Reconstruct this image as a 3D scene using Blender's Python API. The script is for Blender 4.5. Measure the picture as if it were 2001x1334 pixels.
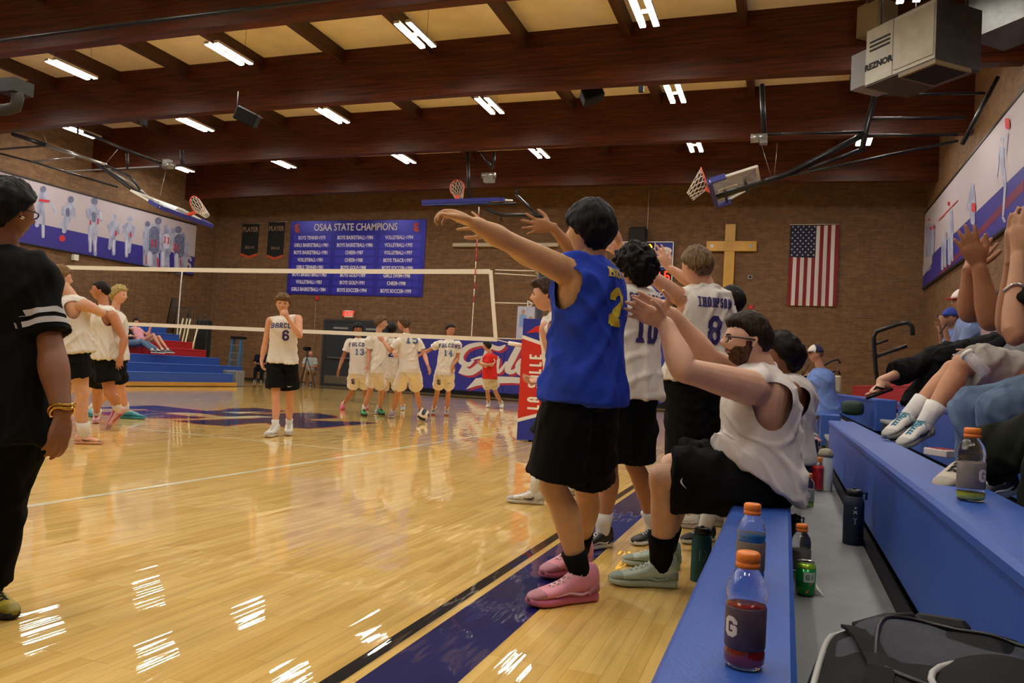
import bpy, bmesh, math, random
import numpy as np
from mathutils import Vector, Matrix
from mathutils.bvhtree import BVHTree

for _o in list(bpy.data.objects):
    bpy.data.objects.remove(_o)
SC = bpy.context.scene
COL = SC.collection
random.seed(7)

# ---------------------------------------------------------------- camera
F_PX = 1526.57; YAW = -.339672476; PIT = .0395555778; ROL = .0565258748; HC = 0.94
_f = np.array([math.sin(YAW)*math.cos(PIT), math.cos(YAW)*math.cos(PIT), math.sin(PIT)])
_r0 = np.array([math.cos(YAW), -math.sin(YAW), 0.0]); _u0 = np.cross(_r0, _f)
CR = _r0*math.cos(ROL)+_u0*math.sin(ROL); CU = -_r0*math.sin(ROL)+_u0*math.cos(ROL); CF = _f
CP = np.array([0, 0, HC])
cd = bpy.data.cameras.new('camera'); cam = bpy.data.objects.new('camera', cd); COL.objects.link(cam)
cd.sensor_width = 36; cd.lens = F_PX/2001*36; cd.clip_start = .02; cd.clip_end = 200
cam.matrix_world = Matrix(((CR[0], CU[0], -CF[0], 0), (CR[1], CU[1], -CF[1], 0), (CR[2], CU[2], -CF[2], HC), (0, 0, 0, 1)))
SC.camera = cam
# ---------------------------------------------------------------- world + exposure
w = bpy.data.worlds.new('world'); SC.world = w; w.use_nodes = True
w.node_tree.nodes['Background'].inputs[0].default_value = (.02, .018, .015, 1)
w.node_tree.nodes['Background'].inputs[1].default_value = .15
SC.view_settings.view_transform = 'Standard'; SC.view_settings.look = 'None'
SC.view_settings.gamma = 1; SC.view_settings.exposure = 0.0; SC.view_settings.use_curve_mapping = False
LAMP = 104.0          # radiance of the strip lights

# photo pixel -> place in the room, on a plane of the room or at a distance
def ray(x, y): return CF+CR*((x-1000.5)/F_PX)-CU*((y-667)/F_PX)
def onplane(a, v, x, y):
    d = ray(x, y); return Vector(CP+d*((v-CP[a])/d[a]))
def GX(x, y, v): return onplane(0, v, x, y)
def GY(x, y, v): return onplane(1, v, x, y)
def GZ(x, y, v=0.0): return onplane(2, v, x, y)
def PD(x, y, d): return Vector(CP+ray(x, y)*d)
def depth(p): return float((np.array(p)-CP)@CF)
UPV = Vector((0, 0, 1))

# ---------------------------------------------------------------- materials
def lin(c):
    if isinstance(c, str):
        c = tuple(int(c[i:i+2], 16)/255 for i in (0, 2, 4))
    return tuple(x/12.92 if x <= .04045 else ((x+.055)/1.055)**2.4 for x in c)+(1,)
_M = {}
def mat(name, col, rough=.6, metal=0.0, var=.0, vscale=8., bump=.0, bscale=40., spec=.5, sheen=0., emit=0., coat=0., trans=0., alpha=1., stretch=(1, 1, 1), col2=None):
    if name in _M: return _M[name]
    m = bpy.data.materials.new(name); m.use_nodes = True; nt = m.node_tree; N = nt.nodes; L = nt.links
    b = N['Principled BSDF']; c = lin(col)
    b.inputs['Base Color'].default_value = c; b.inputs['Roughness'].default_value = rough
    b.inputs['Metallic'].default_value = metal; b.inputs['Specular IOR Level'].default_value = spec
    if sheen: b.inputs['Sheen Weight'].default_value = sheen
    if coat: b.inputs['Coat Weight'].default_value = coat; b.inputs['Coat Roughness'].default_value = .08
    if trans: b.inputs['Transmission Weight'].default_value = trans; b.inputs['IOR'].default_value = 1.33
    if alpha < 1: b.inputs['Alpha'].default_value = alpha
    if emit: b.inputs['Emission Color'].default_value = c; b.inputs['Emission Strength'].default_value = emit
    tc = N.new('ShaderNodeTexCoord'); mp = N.new('ShaderNodeMapping'); L.new(tc.outputs['Object'], mp.inputs[0]); mp.inputs['Scale'].default_value = stretch
    if var or col2:
        n = N.new('ShaderNodeTexNoise'); n.inputs['Scale'].default_value = vscale; n.inputs['Detail'].default_value = 4; L.new(mp.outputs[0], n.inputs[0])
        r = N.new('ShaderNodeValToRGB'); L.new(n.outputs[0], r.inputs[0]); r.color_ramp.elements[0].position = .32; r.color_ramp.elements[1].position = .68
        if col2: r.color_ramp.elements[0].color = lin(col2); r.color_ramp.elements[1].color = c
        else:
            r.color_ramp.elements[0].color = tuple(x*(1-var) for x in c[:3])+(1,); r.color_ramp.elements[1].color = tuple(min(1, x*(1+var)) for x in c[:3])+(1,)
        L.new(r.outputs[0], b.inputs['Base Color'])
    if bump:
        n = N.new('ShaderNodeTexNoise'); n.inputs['Scale'].default_value = bscale; n.inputs['Detail'].default_value = 5; L.new(mp.outputs[0], n.inputs[0])
        bp = N.new('ShaderNodeBump'); bp.inputs['Strength'].default_value = bump; bp.inputs['Distance'].default_value = .01; L.new(n.outputs[0], bp.inputs['Height']); L.new(bp.outputs[0], b.inputs['Normal'])
    _M[name] = m; return m

# ---------------------------------------------------------------- mesh helpers
def rawmesh(name, verts, faces, smooth=False):
    me = bpy.data.meshes.new(name); me.from_pydata([tuple(v) for v in verts], [], faces); me.update()
    if smooth: me.polygons.foreach_set('use_smooth', [True]*len(me.polygons))
    return me
class MB:
    """collects shapes into one mesh"""
    def __init__(s): s.v = []; s.f = []; s.m = []; s.sm = []
    def add(s, vs, fs, mi=0, sm=False):
        o = len(s.v); s.v += [tuple(v) for v in vs]; s.f += [tuple(i+o for i in f) for f in fs]; s.m += [mi]*len(fs); s.sm += [sm]*len(fs); return s
    def box(s, c, d, mi=0, rot=None, bev=0):
        c = Vector(c); x, y, z = (k/2 for k in d)
        if bev:
            b = min(bev, x*.9, y*.9, z*.9); pts = []
            vs = []; 
            for sz, ins in ((-z, b), (-z+b, 0), (z-b, 0), (z, b)):
                X, Y = x-ins, y-ins
                q = b if ins == 0 else b*.6
                vs += [Vector(p+(sz,)) for p in ((-X+q, -Y), (X-q, -Y), (X, -Y+q), (X, Y-q), (X-q, Y), (-X+q, Y), (-X, Y-q), (-X, -Y+q))]
            fs = [tuple(range(7, -1, -1)), tuple(range(24, 32))]
            for k in range(3):
                for i in range(8): j = (i+1) % 8; fs.append((k*8+i, k*8+j, k*8+8+j, k*8+8+i))
        else:
            vs = [Vector((sx*x, sy*y, sz*z)) for sx in (-1, 1) for sy in (-1, 1) for sz in (-1, 1)]
            fs = [(0, 1, 3, 2), (4, 6, 7, 5), (0, 4, 5, 1), (2, 3, 7, 6), (0, 2, 6, 4), (1, 5, 7, 3)]
        if rot is not None: vs = [rot @ v for v in vs]
        return s.add([v+c for v in vs], fs, mi)
    def bx(s, x0, x1, y0, y1, z0, z1, mi=0, bev=0): return s.box(((x0+x1)/2, (y0+y1)/2, (z0+z1)/2), (abs(x1-x0), abs(y1-y0), abs(z1-z0)), mi, None, bev)
    def bar(s, a, b, wd, ht=None, mi=0, up=UPV):
        a = Vector(a); b = Vector(b); ht = ht or wd; d = b-a; l = d.length
        if l < 1e-6: return s
        return s.box((a+b)/2, (wd, l, ht), mi, frame(d, up))
    def tube(s, pts, r, n=10, mi=0, caps=True, closed=False):
        pts = [Vector(p) for p in pts]; rs = r if isinstance(r, (list, tuple)) else [r]*len(pts)
        m = len(pts); prev = None; vs = []
        for i, p in enumerate(pts):
            if closed: d = pts[(i+1) % m]-pts[i-1]
            else: d = pts[min(i+1, m-1)]-pts[max(i-1, 0)]
            d.normalize()
            if prev is None:
                a = d.orthogonal().normalized()
            else: a = (prev-d*prev.dot(d)).normalized()
            prev = a; b = d.cross(a)
            for k in range(n):
                t = 2*math.pi*k/n; vs.append(p+(a*math.cos(t)+b*math.sin(t))*rs[i])
        fs = []
        for i in range(m if closed else m-1):
            for k in range(n): j = (k+1) % n; i2 = (i+1) % m; fs.append((i*n+k, i*n+j, i2*n+j, i2*n+k))
        if caps and not closed: fs += [tuple(range(n-1, -1, -1)), tuple((m-1)*n+k for k in range(n))]
        return s.add(vs, fs, mi, True)
    def lathe(s, prof, c=(0, 0, 0), n=24, mi=0, axis=None, mis=None):
        c = Vector(c); R = axis if axis is not None else Matrix.Identity(3); vs = []
        for r, z in prof:
            for k in range(n): t = 2*math.pi*k/n; vs.append(c+R @ Vector((r*math.cos(t), r*math.sin(t), z)))
        o = len(s.v)
        for i in range(len(prof)-1):
            fs = [(i*n+k, i*n+(k+1) % n, (i+1)*n+(k+1) % n, (i+1)*n+k) for k in range(n)]
            if i == 0: s.add(vs, [], 0, True); 
            s.f += [tuple(q+o for q in f) for f in fs]; s.m += [mis[i] if mis else mi]*n; s.sm += [True]*n
        if prof[0][0] > 1e-5: s.f.append(tuple(o+k for k in range(n-1, -1, -1))); s.m.append(mis[0] if mis else mi); s.sm.append(False)
        if prof[-1][0] > 1e-5: s.f.append(tuple(o+(len(prof)-1)*n+k for k in range(n))); s.m.append(mis[-1] if mis else mi); s.sm.append(False)
        return s
    def poly(s, pts, th, nrm, mi=0):
        """flat outline with a thickness"""
        pts = [Vector(p) for p in pts]; nrm = Vector(nrm)*th; n = len(pts)
        from mathutils.geometry import tessellate_polygon
        tr = tessellate_polygon([pts]); vs = pts+[p+nrm for p in pts]
        fs = []
        for t in tr:
            a, b, c = t
            if (pts[b]-pts[a]).cross(pts[c]-pts[a]).dot(nrm) < 0: a, b, c = a, c, b
            fs.append((a+n, b+n, c+n)); fs.append((c, b, a))
        for i in range(n): j = (i+1) % n; fs.append((i, j, j+n, i+n))
        return s.add(vs, fs, mi)
    def build(s, name, mats, parent=None, origin=None):
        me = bpy.data.meshes.new(name); o3 = Vector(origin) if origin is not None else Vector((0, 0, 0))
        base = Vector(parent['_o']) if parent is not None else o3
        me.from_pydata([tuple(Vector(v)-base) for v in s.v], [], s.f)
        if not isinstance(mats, (list, tuple)): mats = [mats]
        for m in mats: me.materials.append(m)
        me.polygons.foreach_set('material_index', s.m); me.polygons.foreach_set('use_smooth', s.sm); me.update()
        o = bpy.data.objects.new(name, me); COL.objects.link(o)
        if parent is not None: o.parent = parent; o['_o'] = list(base)
        else: o.location = o3; o['_o'] = list(o3)
        return o
def frame(d, up=UPV):
    y = Vector(d).normalized(); up = Vector(up)
    if abs(y.dot(up.normalized())) > .999: up = Vector((0, 1, 0)) if abs(y.y) < .9 else Vector((1, 0, 0))
    x = y.cross(up).normalized(); z = x.cross(y); return Matrix((x, y, z)).transposed()
def empty(name, loc, label, cat, group=None):
    o = bpy.data.objects.new(name, None); COL.objects.link(o); o.location = loc; o['_o'] = list(loc)
    o.empty_display_size = .1
    return tag(o, label, cat, group)
def tag(o, label=None, cat=None, group=None, kind=None):
    if label: o['label'] = label
    if cat: o['category'] = cat
    if group: o['group'] = group
    if kind: o['kind'] = kind
    return o
def struct(o): o['kind'] = 'structure'; return o
def dup(root, loc, label=None):
    r = root.copy(); COL.objects.link(r); r.location = loc; r['_o'] = list(loc)
    if label: r['label'] = label
    for ch in list(root.children):
        c = ch.copy(); COL.objects.link(c); c.parent = r
        for g in list(ch.children):
            d = g.copy(); COL.objects.link(d); d.parent = c
    return r

# ---------------------------------------------------------------- lettering
def text_geo(txt, size, bold=.0, res=3, align='CENTER', spacing=1.0):
    """outline lettering as flat verts/faces, centred"""
    cu = bpy.data.curves.new('t', 'FONT'); cu.body = txt; cu.size = size; cu.align_x = align; cu.align_y = 'CENTER'; cu.offset = bold; cu.resolution_u = res; cu.space_character = spacing
    ob = bpy.data.objects.new('t', cu); COL.objects.link(ob)
    dg = bpy.context.evaluated_depsgraph_get(); dg.update(); me = bpy.data.meshes.new_from_object(ob.evaluated_get(dg))
    vs = [v.co.copy() for v in me.vertices]; fs = [tuple(p.vertices) for p in me.polygons]
    bpy.data.objects.remove(ob); bpy.data.curves.remove(cu); bpy.data.meshes.remove(me)
    return vs, fs
GL = {'A': [[(0, 0), (0, 4), (1, 5), (2, 5), (3, 4), (3, 0)], [(0, 2), (3, 2)]], 'B': [[(0, 0), (0, 5), (2, 5), (3, 4.3), (3, 3.2), (2.3, 2.6), (3, 2), (3, .7), (2, 0), (0, 0)], [(0, 2.6), (2.3, 2.6)]],
 'C': [[(3, 1.2), (3, .8), (2.2, 0), (.8, 0), (0, .8), (0, 4.2), (.8, 5), (2.2, 5), (3, 4.2), (3, 3.8)]], 'D': [[(0, 0), (0, 5), (2.2, 5), (3, 4.2), (3, .8), (2.2, 0), (0, 0)]],
 'E': [[(3, 0), (0, 0), (0, 5), (3, 5)], [(0, 2.5), (2.2, 2.5)]], 'F': [[(0, 0), (0, 5), (3, 5)], [(0, 2.6), (2.2, 2.6)]], 'G': [[(3, 3.9), (3, 4.2), (2.2, 5), (.8, 5), (0, 4.2), (0, .8), (.8, 0), (2.2, 0), (3, .8), (3, 2.3), (1.7, 2.3)]],
 'H': [[(0, 0), (0, 5)], [(3, 0), (3, 5)], [(0, 2.5), (3, 2.5)]], 'I': [[(1.5, 0), (1.5, 5)]], 'L': [[(0, 5), (0, 0), (2.8, 0)]], 'M': [[(0, 0), (0, 5), (1.5, 2.2), (3, 5), (3, 0)]], 'N': [[(0, 0), (0, 5), (3, 0), (3, 5)]],
 'O': [[(.8, 0), (0, .8), (0, 4.2), (.8, 5), (2.2, 5), (3, 4.2), (3, .8), (2.2, 0), (.8, 0)]], 'P': [[(0, 0), (0, 5), (2.2, 5), (3, 4.3), (3, 3), (2.2, 2.3), (0, 2.3)]],
 'R': [[(0, 0), (0, 5), (2.2, 5), (3, 4.3), (3, 3.1), (2.2, 2.5), (0, 2.5)], [(1.6, 2.5), (3, 0)]], 'S': [[(3, 4), (3, 4.3), (2.3, 5), (.7, 5), (0, 4.3), (0, 3.2), (.7, 2.6), (2.3, 2.4), (3, 1.8), (3, .7), (2.3, 0), (.7, 0), (0, .7), (0, 1)]],
 'T': [[(1.5, 0), (1.5, 5)], [(0, 5), (3, 5)]], 'U': [[(0, 5), (0, .8), (.8, 0), (2.2, 0), (3, .8), (3, 5)]], 'V': [[(0, 5), (1.5, 0), (3, 5)]], 'Y': [[(0, 5), (1.5, 2.6), (3, 5)], [(1.5, 2.6), (1.5, 0)]], 'Z': [[(0, 5), (3, 5), (0, 0), (3, 0)]],
 '0': [[(.8, 0), (0, .8), (0, 4.2), (.8, 5), (2.2, 5), (3, 4.2), (3, .8), (2.2, 0), (.8, 0)]], '1': [[(.6, 4.2), (1.6, 5), (1.6, 0)], [(.6, 0), (2.6, 0)]], '2': [[(0, 3.9), (0, 4.3), (.8, 5), (2.2, 5), (3, 4.2), (3, 3.2), (0, .9), (0, 0), (3, 0)]],
 '3': [[(0, 4.2), (.8, 5), (2.2, 5), (3, 4.2), (3, 3.2), (2.3, 2.6), (3, 2), (3, .8), (2.2, 0), (.8, 0), (0, .8)], [(1.2, 2.6), (2.3, 2.6)]], '4': [[(2.3, 0), (2.3, 5), (0, 1.6), (3, 1.6)]], '5': [[(3, 5), (0, 5), (0, 2.8), (2.2, 3), (3, 2.3), (3, .8), (2.2, 0), (.8, 0), (0, .7)]],
 '6': [[(3, 4.1), (2.2, 5), (.8, 5), (0, 4.2), (0, .8), (.8, 0), (2.2, 0), (3, .8), (3, 2), (2.2, 2.8), (.8, 2.8), (0, 2.2)]], '8': [[(.8, 0), (0, .8), (0, 1.9), (.7, 2.6), (0, 3.2), (0, 4.2), (.8, 5), (2.2, 5), (3, 4.2), (3, 3.2), (2.3, 2.6), (3, 1.9), (3, .8), (2.2, 0), (.8, 0)], [(.7, 2.6), (2.3, 2.6)]]}
def block_geo(txt, h, wr=.62, st=.17, gap=.26, serif=False, seg=0):
    """block athletic lettering from strokes; h letter height; returns flat verts/faces centred"""
    vs = []; fs = []; W = h*wr; t = h*st; adv = W*(1+gap); x0 = -(len(txt)*adv-W*gap)/2
    zc = [0.0]
    for i, ch in enumerate(txt):
        zc[0] = 0.0
        if ch not in GL: continue
        ox = x0+i*adv; sx = (W-t)/3; sy = (h-t)/5
        P = lambda p: Vector((ox+t/2+p[0]*sx, -h/2+t/2+p[1]*sy, 0))
        strokes = list(GL[ch])
        for st_ in strokes:
            pts = [P(p) for p in st_]
            ends = set()
            if serif:
                for e in (0, -1):
                    if st_[e][1] in (0, 5) and len(st_) > 1:
                        q = st_[1] if e == 0 else st_[-2]
                        if abs(q[0]-st_[e][0]) < 1.7 and q[1] != st_[e][1]:
                            c = pts[e]; o = len(vs); a = t*1.0; b = t*.5
                            vs += [c+Vector((-a, -b, 0)), c+Vector((a, -b, 0)), c+Vector((a, b*.3, 0)), c+Vector((-a, b*.3, 0))]; fs.append((o, o+1, o+2, o+3))
            for a, b in zip(pts[:-1], pts[1:]):
                d = (b-a); l = d.length
                if l < 1e-6: continue
                d /= l; nn = Vector((-d.y, d.x, 0))*t/2; k = max(1, int(l/(h*.25)))
                a2 = a-d*t*.25; b2 = b+d*t*.25
                for q in range(k):
                    p0 = a2.lerp(b2, q/k); p1 = a2.lerp(b2, (q+1)/k); o = len(vs); zc[0] += .00012; p0.z = p1.z = zc[0]
                    vs += [p0-nn, p1-nn, p1+nn, p0+nn]; fs.append((o, o+1, o+2, o+3))
    return vs, fs
def put_flat(mb, geo, c, ex, ey, th=.004, mi=0):
    """flat lettering standing off a wall: c centre, ex/ey axes"""
    vs, fs = geo; ex = Vector(ex).normalized(); ey = Vector(ey).normalized(); nz = ex.cross(ey); c = Vector(c)
    n = len(vs); V = [c+ex*v.x+ey*v.y+nz*v.z for v in vs]; V2 = [p+nz*th for p in V]
    cnt = {}
    for f in fs:
        for a, b in zip(f, f[1:]+f[:1]): cnt[(a, b)] = cnt.get((a, b), 0)+1
    side = [(a, b, b+n, a+n) for (a, b) in cnt if (b, a) not in cnt]
    mb.add(V+V2, [tuple(i+n for i in f) for f in fs]+side, mi)
    return mb
# ================================================================ ROOM
XL, XR, YF, YB, ZC = -23.2, 3.9, -6.0, 27.0, 8.6
def wood_floor():
    m = bpy.data.materials.new('maple_floor'); m.use_nodes = True; N = m.node_tree.nodes; L = m.node_tree.links; b = N['Principled BSDF']
    tc = N.new('ShaderNodeTexCoord'); mp = N.new('ShaderNodeMapping'); L.new(tc.outputs['Object'], mp.inputs[0]); mp.inputs['Rotation'].default_value = (0, 0, math.pi/2)
    br = N.new('ShaderNodeTexBrick'); L.new(mp.outputs[0], br.inputs[0]); br.inputs['Scale'].default_value = 1
    br.inputs['Brick Width'].default_value = .62; br.inputs['Row Height'].default_value = .057; br.inputs['Mortar Size'].default_value = .0008; br.offset = .37; br.offset_frequency = 3
    br.inputs['Color1'].default_value = lin('e8c474'); br.inputs['Color2'].default_value = lin('d6ac54'); br.inputs['Mortar'].default_value = lin('b08844'); br.inputs['Bias'].default_value = -.25
    n = N.new('ShaderNodeTexNoise'); n.inputs['Scale'].default_value = 3; n.inputs['Detail'].default_value = 6; mp2 = N.new('ShaderNodeMapping'); mp2.inputs['Scale'].default_value = (9, .7, 1); L.new(tc.outputs['Object'], mp2.inputs[0]); L.new(mp2.outputs[0], n.inputs[0])
    r = N.new('ShaderNodeValToRGB'); L.new(n.outputs[0], r.inputs[0]); r.color_ramp.elements[0].color = (.62, .56, .48, 1); r.color_ramp.elements[1].color = (1.1, 1.08, 1.04, 1); r.color_ramp.elements[0].position = .25; r.color_ramp.elements[1].position = .6
    mx = N.new('ShaderNodeMix'); mx.data_type = 'RGBA'; mx.blend_type = 'MULTIPLY'; mx.inputs[0].default_value = .55; L.new(br.outputs[0], mx.inputs[6]); L.new(r.outputs[0], mx.inputs[7]); L.new(mx.outputs[2], b.inputs['Base Color'])
    gloss_floor(m, b, tc)
    return m
def gloss_floor(m, b, tc):
    N = m.node_tree.nodes; L = m.node_tree.links
    b.inputs['Roughness'].default_value = .5; b.inputs['Specular IOR Level'].default_value = .05; b.inputs['Coat Weight'].default_value = 1.0; b.inputs['Coat Roughness'].default_value = .02; b.inputs['Coat IOR'].default_value = 1.45
    mp = N.new('ShaderNodeMapping'); mp.inputs['Scale'].default_value = (17.5, .8, 1); L.new(tc.outputs['Object'], mp.inputs[0])
    n = N.new('ShaderNodeTexNoise'); n.inputs['Scale'].default_value = 1; n.inputs['Detail'].default_value = 1.5; L.new(mp.outputs[0], n.inputs[0])
    n2 = N.new('ShaderNodeTexNoise'); n2.inputs['Scale'].default_value = 2.2; n2.inputs['Detail'].default_value = 1; L.new(tc.outputs['Object'], n2.inputs[0])
    ad = N.new('ShaderNodeMath'); ad.operation = 'MULTIPLY_ADD'; L.new(n.outputs[0], ad.inputs[0]); ad.inputs[1].default_value = .55; L.new(n2.outputs[0], ad.inputs[2])
    bp = N.new('ShaderNodeBump'); bp.inputs['Strength'].default_value = .6; bp.inputs['Distance'].default_value = .0045; L.new(ad.outputs[0], bp.inputs['Height']); L.new(bp.outputs[0], b.inputs['Coat Normal'])
def floor_paint(name, col):
    m = mat(name, col, var=.18, vscale=2.5); b = m.node_tree.nodes['Principled BSDF']; tc = [x for x in m.node_tree.nodes if x.type == 'TEX_COORD'][0]; gloss_floor(m, b, tc); return m
def brick_mat(name, rotz):
    m = bpy.data.materials.new(name); m.use_nodes = True; N = m.node_tree.nodes; L = m.node_tree.links; b = N['Principled BSDF']
    tc = N.new('ShaderNodeTexCoord'); sp = N.new('ShaderNodeSeparateXYZ'); cb = N.new('ShaderNodeCombineXYZ'); L.new(tc.outputs['Object'], sp.inputs[0])
    L.new(sp.outputs[0 if not rotz else 1], cb.inputs[0]); L.new(sp.outputs[2], cb.inputs[1])
    br = N.new('ShaderNodeTexBrick'); L.new(cb.outputs[0], br.inputs[0]); br.inputs['Scale'].default_value = 1; br.inputs['Brick Width'].default_value = .30; br.inputs['Row Height'].default_value = .074; br.inputs['Mortar Size'].default_value = .006; br.inputs['Mortar Smooth'].default_value = .3; br.inputs['Bias'].default_value = 0
    br.inputs['Color1'].default_value = lin('7c5c3c'); br.inputs['Color2'].default_value = lin('684a31'); br.inputs['Mortar'].default_value = lin('7e6749')
    n = N.new('ShaderNodeTexNoise'); n.inputs['Scale'].default_value = 5; n.inputs['Detail'].default_value = 8; L.new(tc.outputs['Object'], n.inputs[0])
    r = N.new('ShaderNodeValToRGB'); L.new(n.outputs[0], r.inputs[0]); r.color_ramp.elements[0].color = (.6, .58, .55, 1); r.color_ramp.elements[1].color = (1.15, 1.1, 1.05, 1); r.color_ramp.elements[0].position = .3; r.color_ramp.elements[1].position = .7
    mx = N.new('ShaderNodeMix'); mx.data_type = 'RGBA'; mx.blend_type = 'MULTIPLY'; mx.inputs[0].default_value = .7; L.new(br.outputs[0], mx.inputs[6]); L.new(r.outputs[0], mx.inputs[7]); L.new(mx.outputs[2], b.inputs['Base Color'])
    b.inputs['Roughness'].default_value = .8
    bp = N.new('ShaderNodeBump'); bp.inputs['Strength'].default_value = .6; bp.inputs['Distance'].default_value = .008; iv = N.new('ShaderNodeMath'); iv.operation = 'SUBTRACT'; iv.inputs[0].default_value = 1; L.new(br.outputs[1], iv.inputs[1]); L.new(iv.outputs[0], bp.inputs['Height']); L.new(bp.outputs[0], b.inputs['Normal'])
    return m
M_floor = wood_floor()
P_navy = floor_paint('floor_paint_navy', '141858'); P_black = floor_paint('floor_paint_black', '060607'); P_red = floor_paint('floor_paint_red', 'b8341f'); P_cream = floor_paint('floor_paint_cream', 'f6ecc8')
fb = MB(); fb.bx(XL-.2, XR+.2, YF-.2, YB+.2, -.1, 0, 0)
_lv = [0.0]
def fpoly(pts, mi, z=None):
    if z is None: _lv[0] += 1e-5; z = .0006+_lv[0]
    P = [Vector((p[0], p[1], z)) for p in pts]
    from mathutils.geometry import tessellate_polygon
    fs = []
    for a, b, c in tessellate_polygon([P]):
        fs.append((a, b, c) if (P[b]-P[a]).cross(P[c]-P[a]).z > 0 else (a, c, b))
    fb.add(P, fs, mi)
def fline(a, b, wd, mi):
    a = Vector((*a, 0)); b = Vector((*b, 0)); d = (b-a).normalized(); n = Vector((-d.y, d.x, 0))*wd/2
    fpoly([a-n, b-n, b+n, a+n], mi)
def frect(x0, x1, y0, y1, mi): fpoly([(x0, y0), (x1, y0), (x1, y1), (x0, y1)], mi)
def farc(cx, cy, r, a0, a1, wd, mi, n=40):
    A = [a0+(a1-a0)*i/n for i in range(n+1)]
    fpoly([(cx+(r+wd/2)*math.cos(a), cy+(r+wd/2)*math.sin(a)) for a in A]+[(cx+(r-wd/2)*math.cos(a), cy+(r-wd/2)*math.sin(a)) for a in reversed(A)], mi)
# mats: 0 wood 1 navy 2 black 3 red 4 cream
CY0, CY1, CXL, CXR = -3.2, 24.2, -16.45, -1.23
frect(-1.165, -.895, CY0-.4, CY1+.4, 1); frect(CXL-.34, CXL-.07, CY0-.4, CY1+.4, 1)      # blue borders
frect(CXL-.34, -.895, CY1+.07, CY1+.9, 1); frect(CXL-.34, -.895, CY0-.9, CY0-.07, 1)
fline((CXR, CY0), (CXR, CY1), .055, 2); fline((CXL, CY0), (CXL, CY1), .05, 2); fline((CXL, CY1), (CXR, CY1), .05, 2); fline((CXL, CY0), (CXR, CY0), .05, 2)
fline((CXL, 10.5), (CXR, 10.5), .025, 2)
MX = (CXL+CXR)/2
for s, yy in ((1, CY0), (-1, CY1)):
    farc(MX, yy+s*1.6, 6.05, 0 if s > 0 else math.pi, math.pi if s > 0 else 2*math.pi, .05, 2, 60)
    frect(MX-1.83, MX+1.83, min(yy, yy+s*5.8), max(yy, yy+s*5.8), 1) if False else None
    for sx in (-1, 1): fline((MX+sx*1.83, yy), (MX+sx*1.83, yy+s*5.8), .05, 2); fline((MX+sx*6.05, yy), (MX+sx*6.05, yy+s*1.6), .05, 2)
    fline((MX-1.83, yy+s*5.8), (MX+1.83, yy+s*5.8), .05, 2); farc(MX, yy+s*5.8, 1.83, 0 if s > 0 else math.pi, math.pi if s > 0 else 2*math.pi, .05, 2)
# volleyball lines (cream)
fline((-4.15, 1.5), (-4.15, 19.5), .06, 4); fline((-13.15, 1.5), (-13.15, 19.5), .045, 4)
for yy in (1.5, 7.5, 13.5, 19.5): fline((-13.15, yy), (-4.15, yy), .05, 4)
# centre logo, falcon letters
def logo(pts, mi, grow=0):
    P = [GZ(x, y, 0) for x, y in pts]
    if grow:
        c = sum(P, Vector())/len(P); Q = []
        for i, p in enumerate(P):
            a = (P[i]-P[i-1]).normalized(); b = (P[(i+1) % len(P)]-P[i]).normalized(); n = Vector((a.y+b.y, -(a.x+b.x), 0))
            n = n.normalized() if n.length > 1e-4 else Vector((0, 0, 0)); Q.append((p, n))
        area = sum(P[i-1].x*P[i].y-P[i].x*P[i-1].y for i in range(len(P)))
        s = 1 if area > 0 else -1; P = [p+n*grow*s for p, n in Q]
    fpoly(P, mi)
LOGO = [[(170, 797), (300, 792), (355, 798), (400, 803), (440, 802), (452, 798), (500, 797), (560, 803), (520, 806), (470, 806), (500, 809), (610, 806), (650, 812), (655, 816), (600, 819), (560, 820), (520, 817), (430, 812), (395, 807), (360, 806), (310, 807), (340, 811), (400, 815), (380, 817), (300, 817), (240, 812), (200, 806), (300, 801), (285, 799)],
        [(345, 822), (430, 820), (520, 817), (590, 820), (640, 823), (700, 824), (735, 826), (640, 834), (600, 837), (560, 834), (520, 826), (480, 827), (440, 832), (390, 828)],
        [(205, 809), (222, 805), (240, 812), (226, 814)]]
for pg in LOGO: logo(pg, 3, .07)
for pg in LOGO[:2]: logo(pg, 1)
logo([(322, 806), (365, 806), (412, 810), (350, 809)], 4); logo([(430, 805), (520, 804), (470, 808)], 4); logo([(400, 816), (500, 812), (545, 815), (450, 817)], 4)
# word painted along the far run-off
for k, (x0, x1, yy) in enumerate(((1258, 1290, 835), (1262, 1300, 840), (1258, 1303, 845), (1260, 1296, 849), (1258, 1292, 853))):
    a = GZ(x0, yy); b = GZ(x1, yy+2); fline((a.x, a.y), (b.x, b.y), .05, 1)
struct(fb.build('floor', [M_floor, P_navy, P_black, P_red, P_cream]))

M_brx = brick_mat('brick_back', False); M_bry = brick_mat('brick_side', True)
struct(MB().bx(XL-.3, XR+.3, YB, YB+.3, -.1, 9.4).build('wall_back', M_brx)); struct(MB().bx(XL-.3, XR+.3, YF-.3, YF, -.1, 9.4).build('wall_front', M_brx))
struct(MB().bx(XL-.3, XL, YF, YB, -.1, 9.4).build('wall_left', M_bry)); struct(MB().bx(XR, XR+.3, YF, YB, -.1, 9.4).build('wall_right', M_bry))
struct(MB().bx(XL, -19.15, YB-.012, YB, 0, .1).bx(-15.4, -13.2, YB-.012, YB, 0, .1).build('baseboard_back', mat('rubber_base', '141312', .6)))
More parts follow.
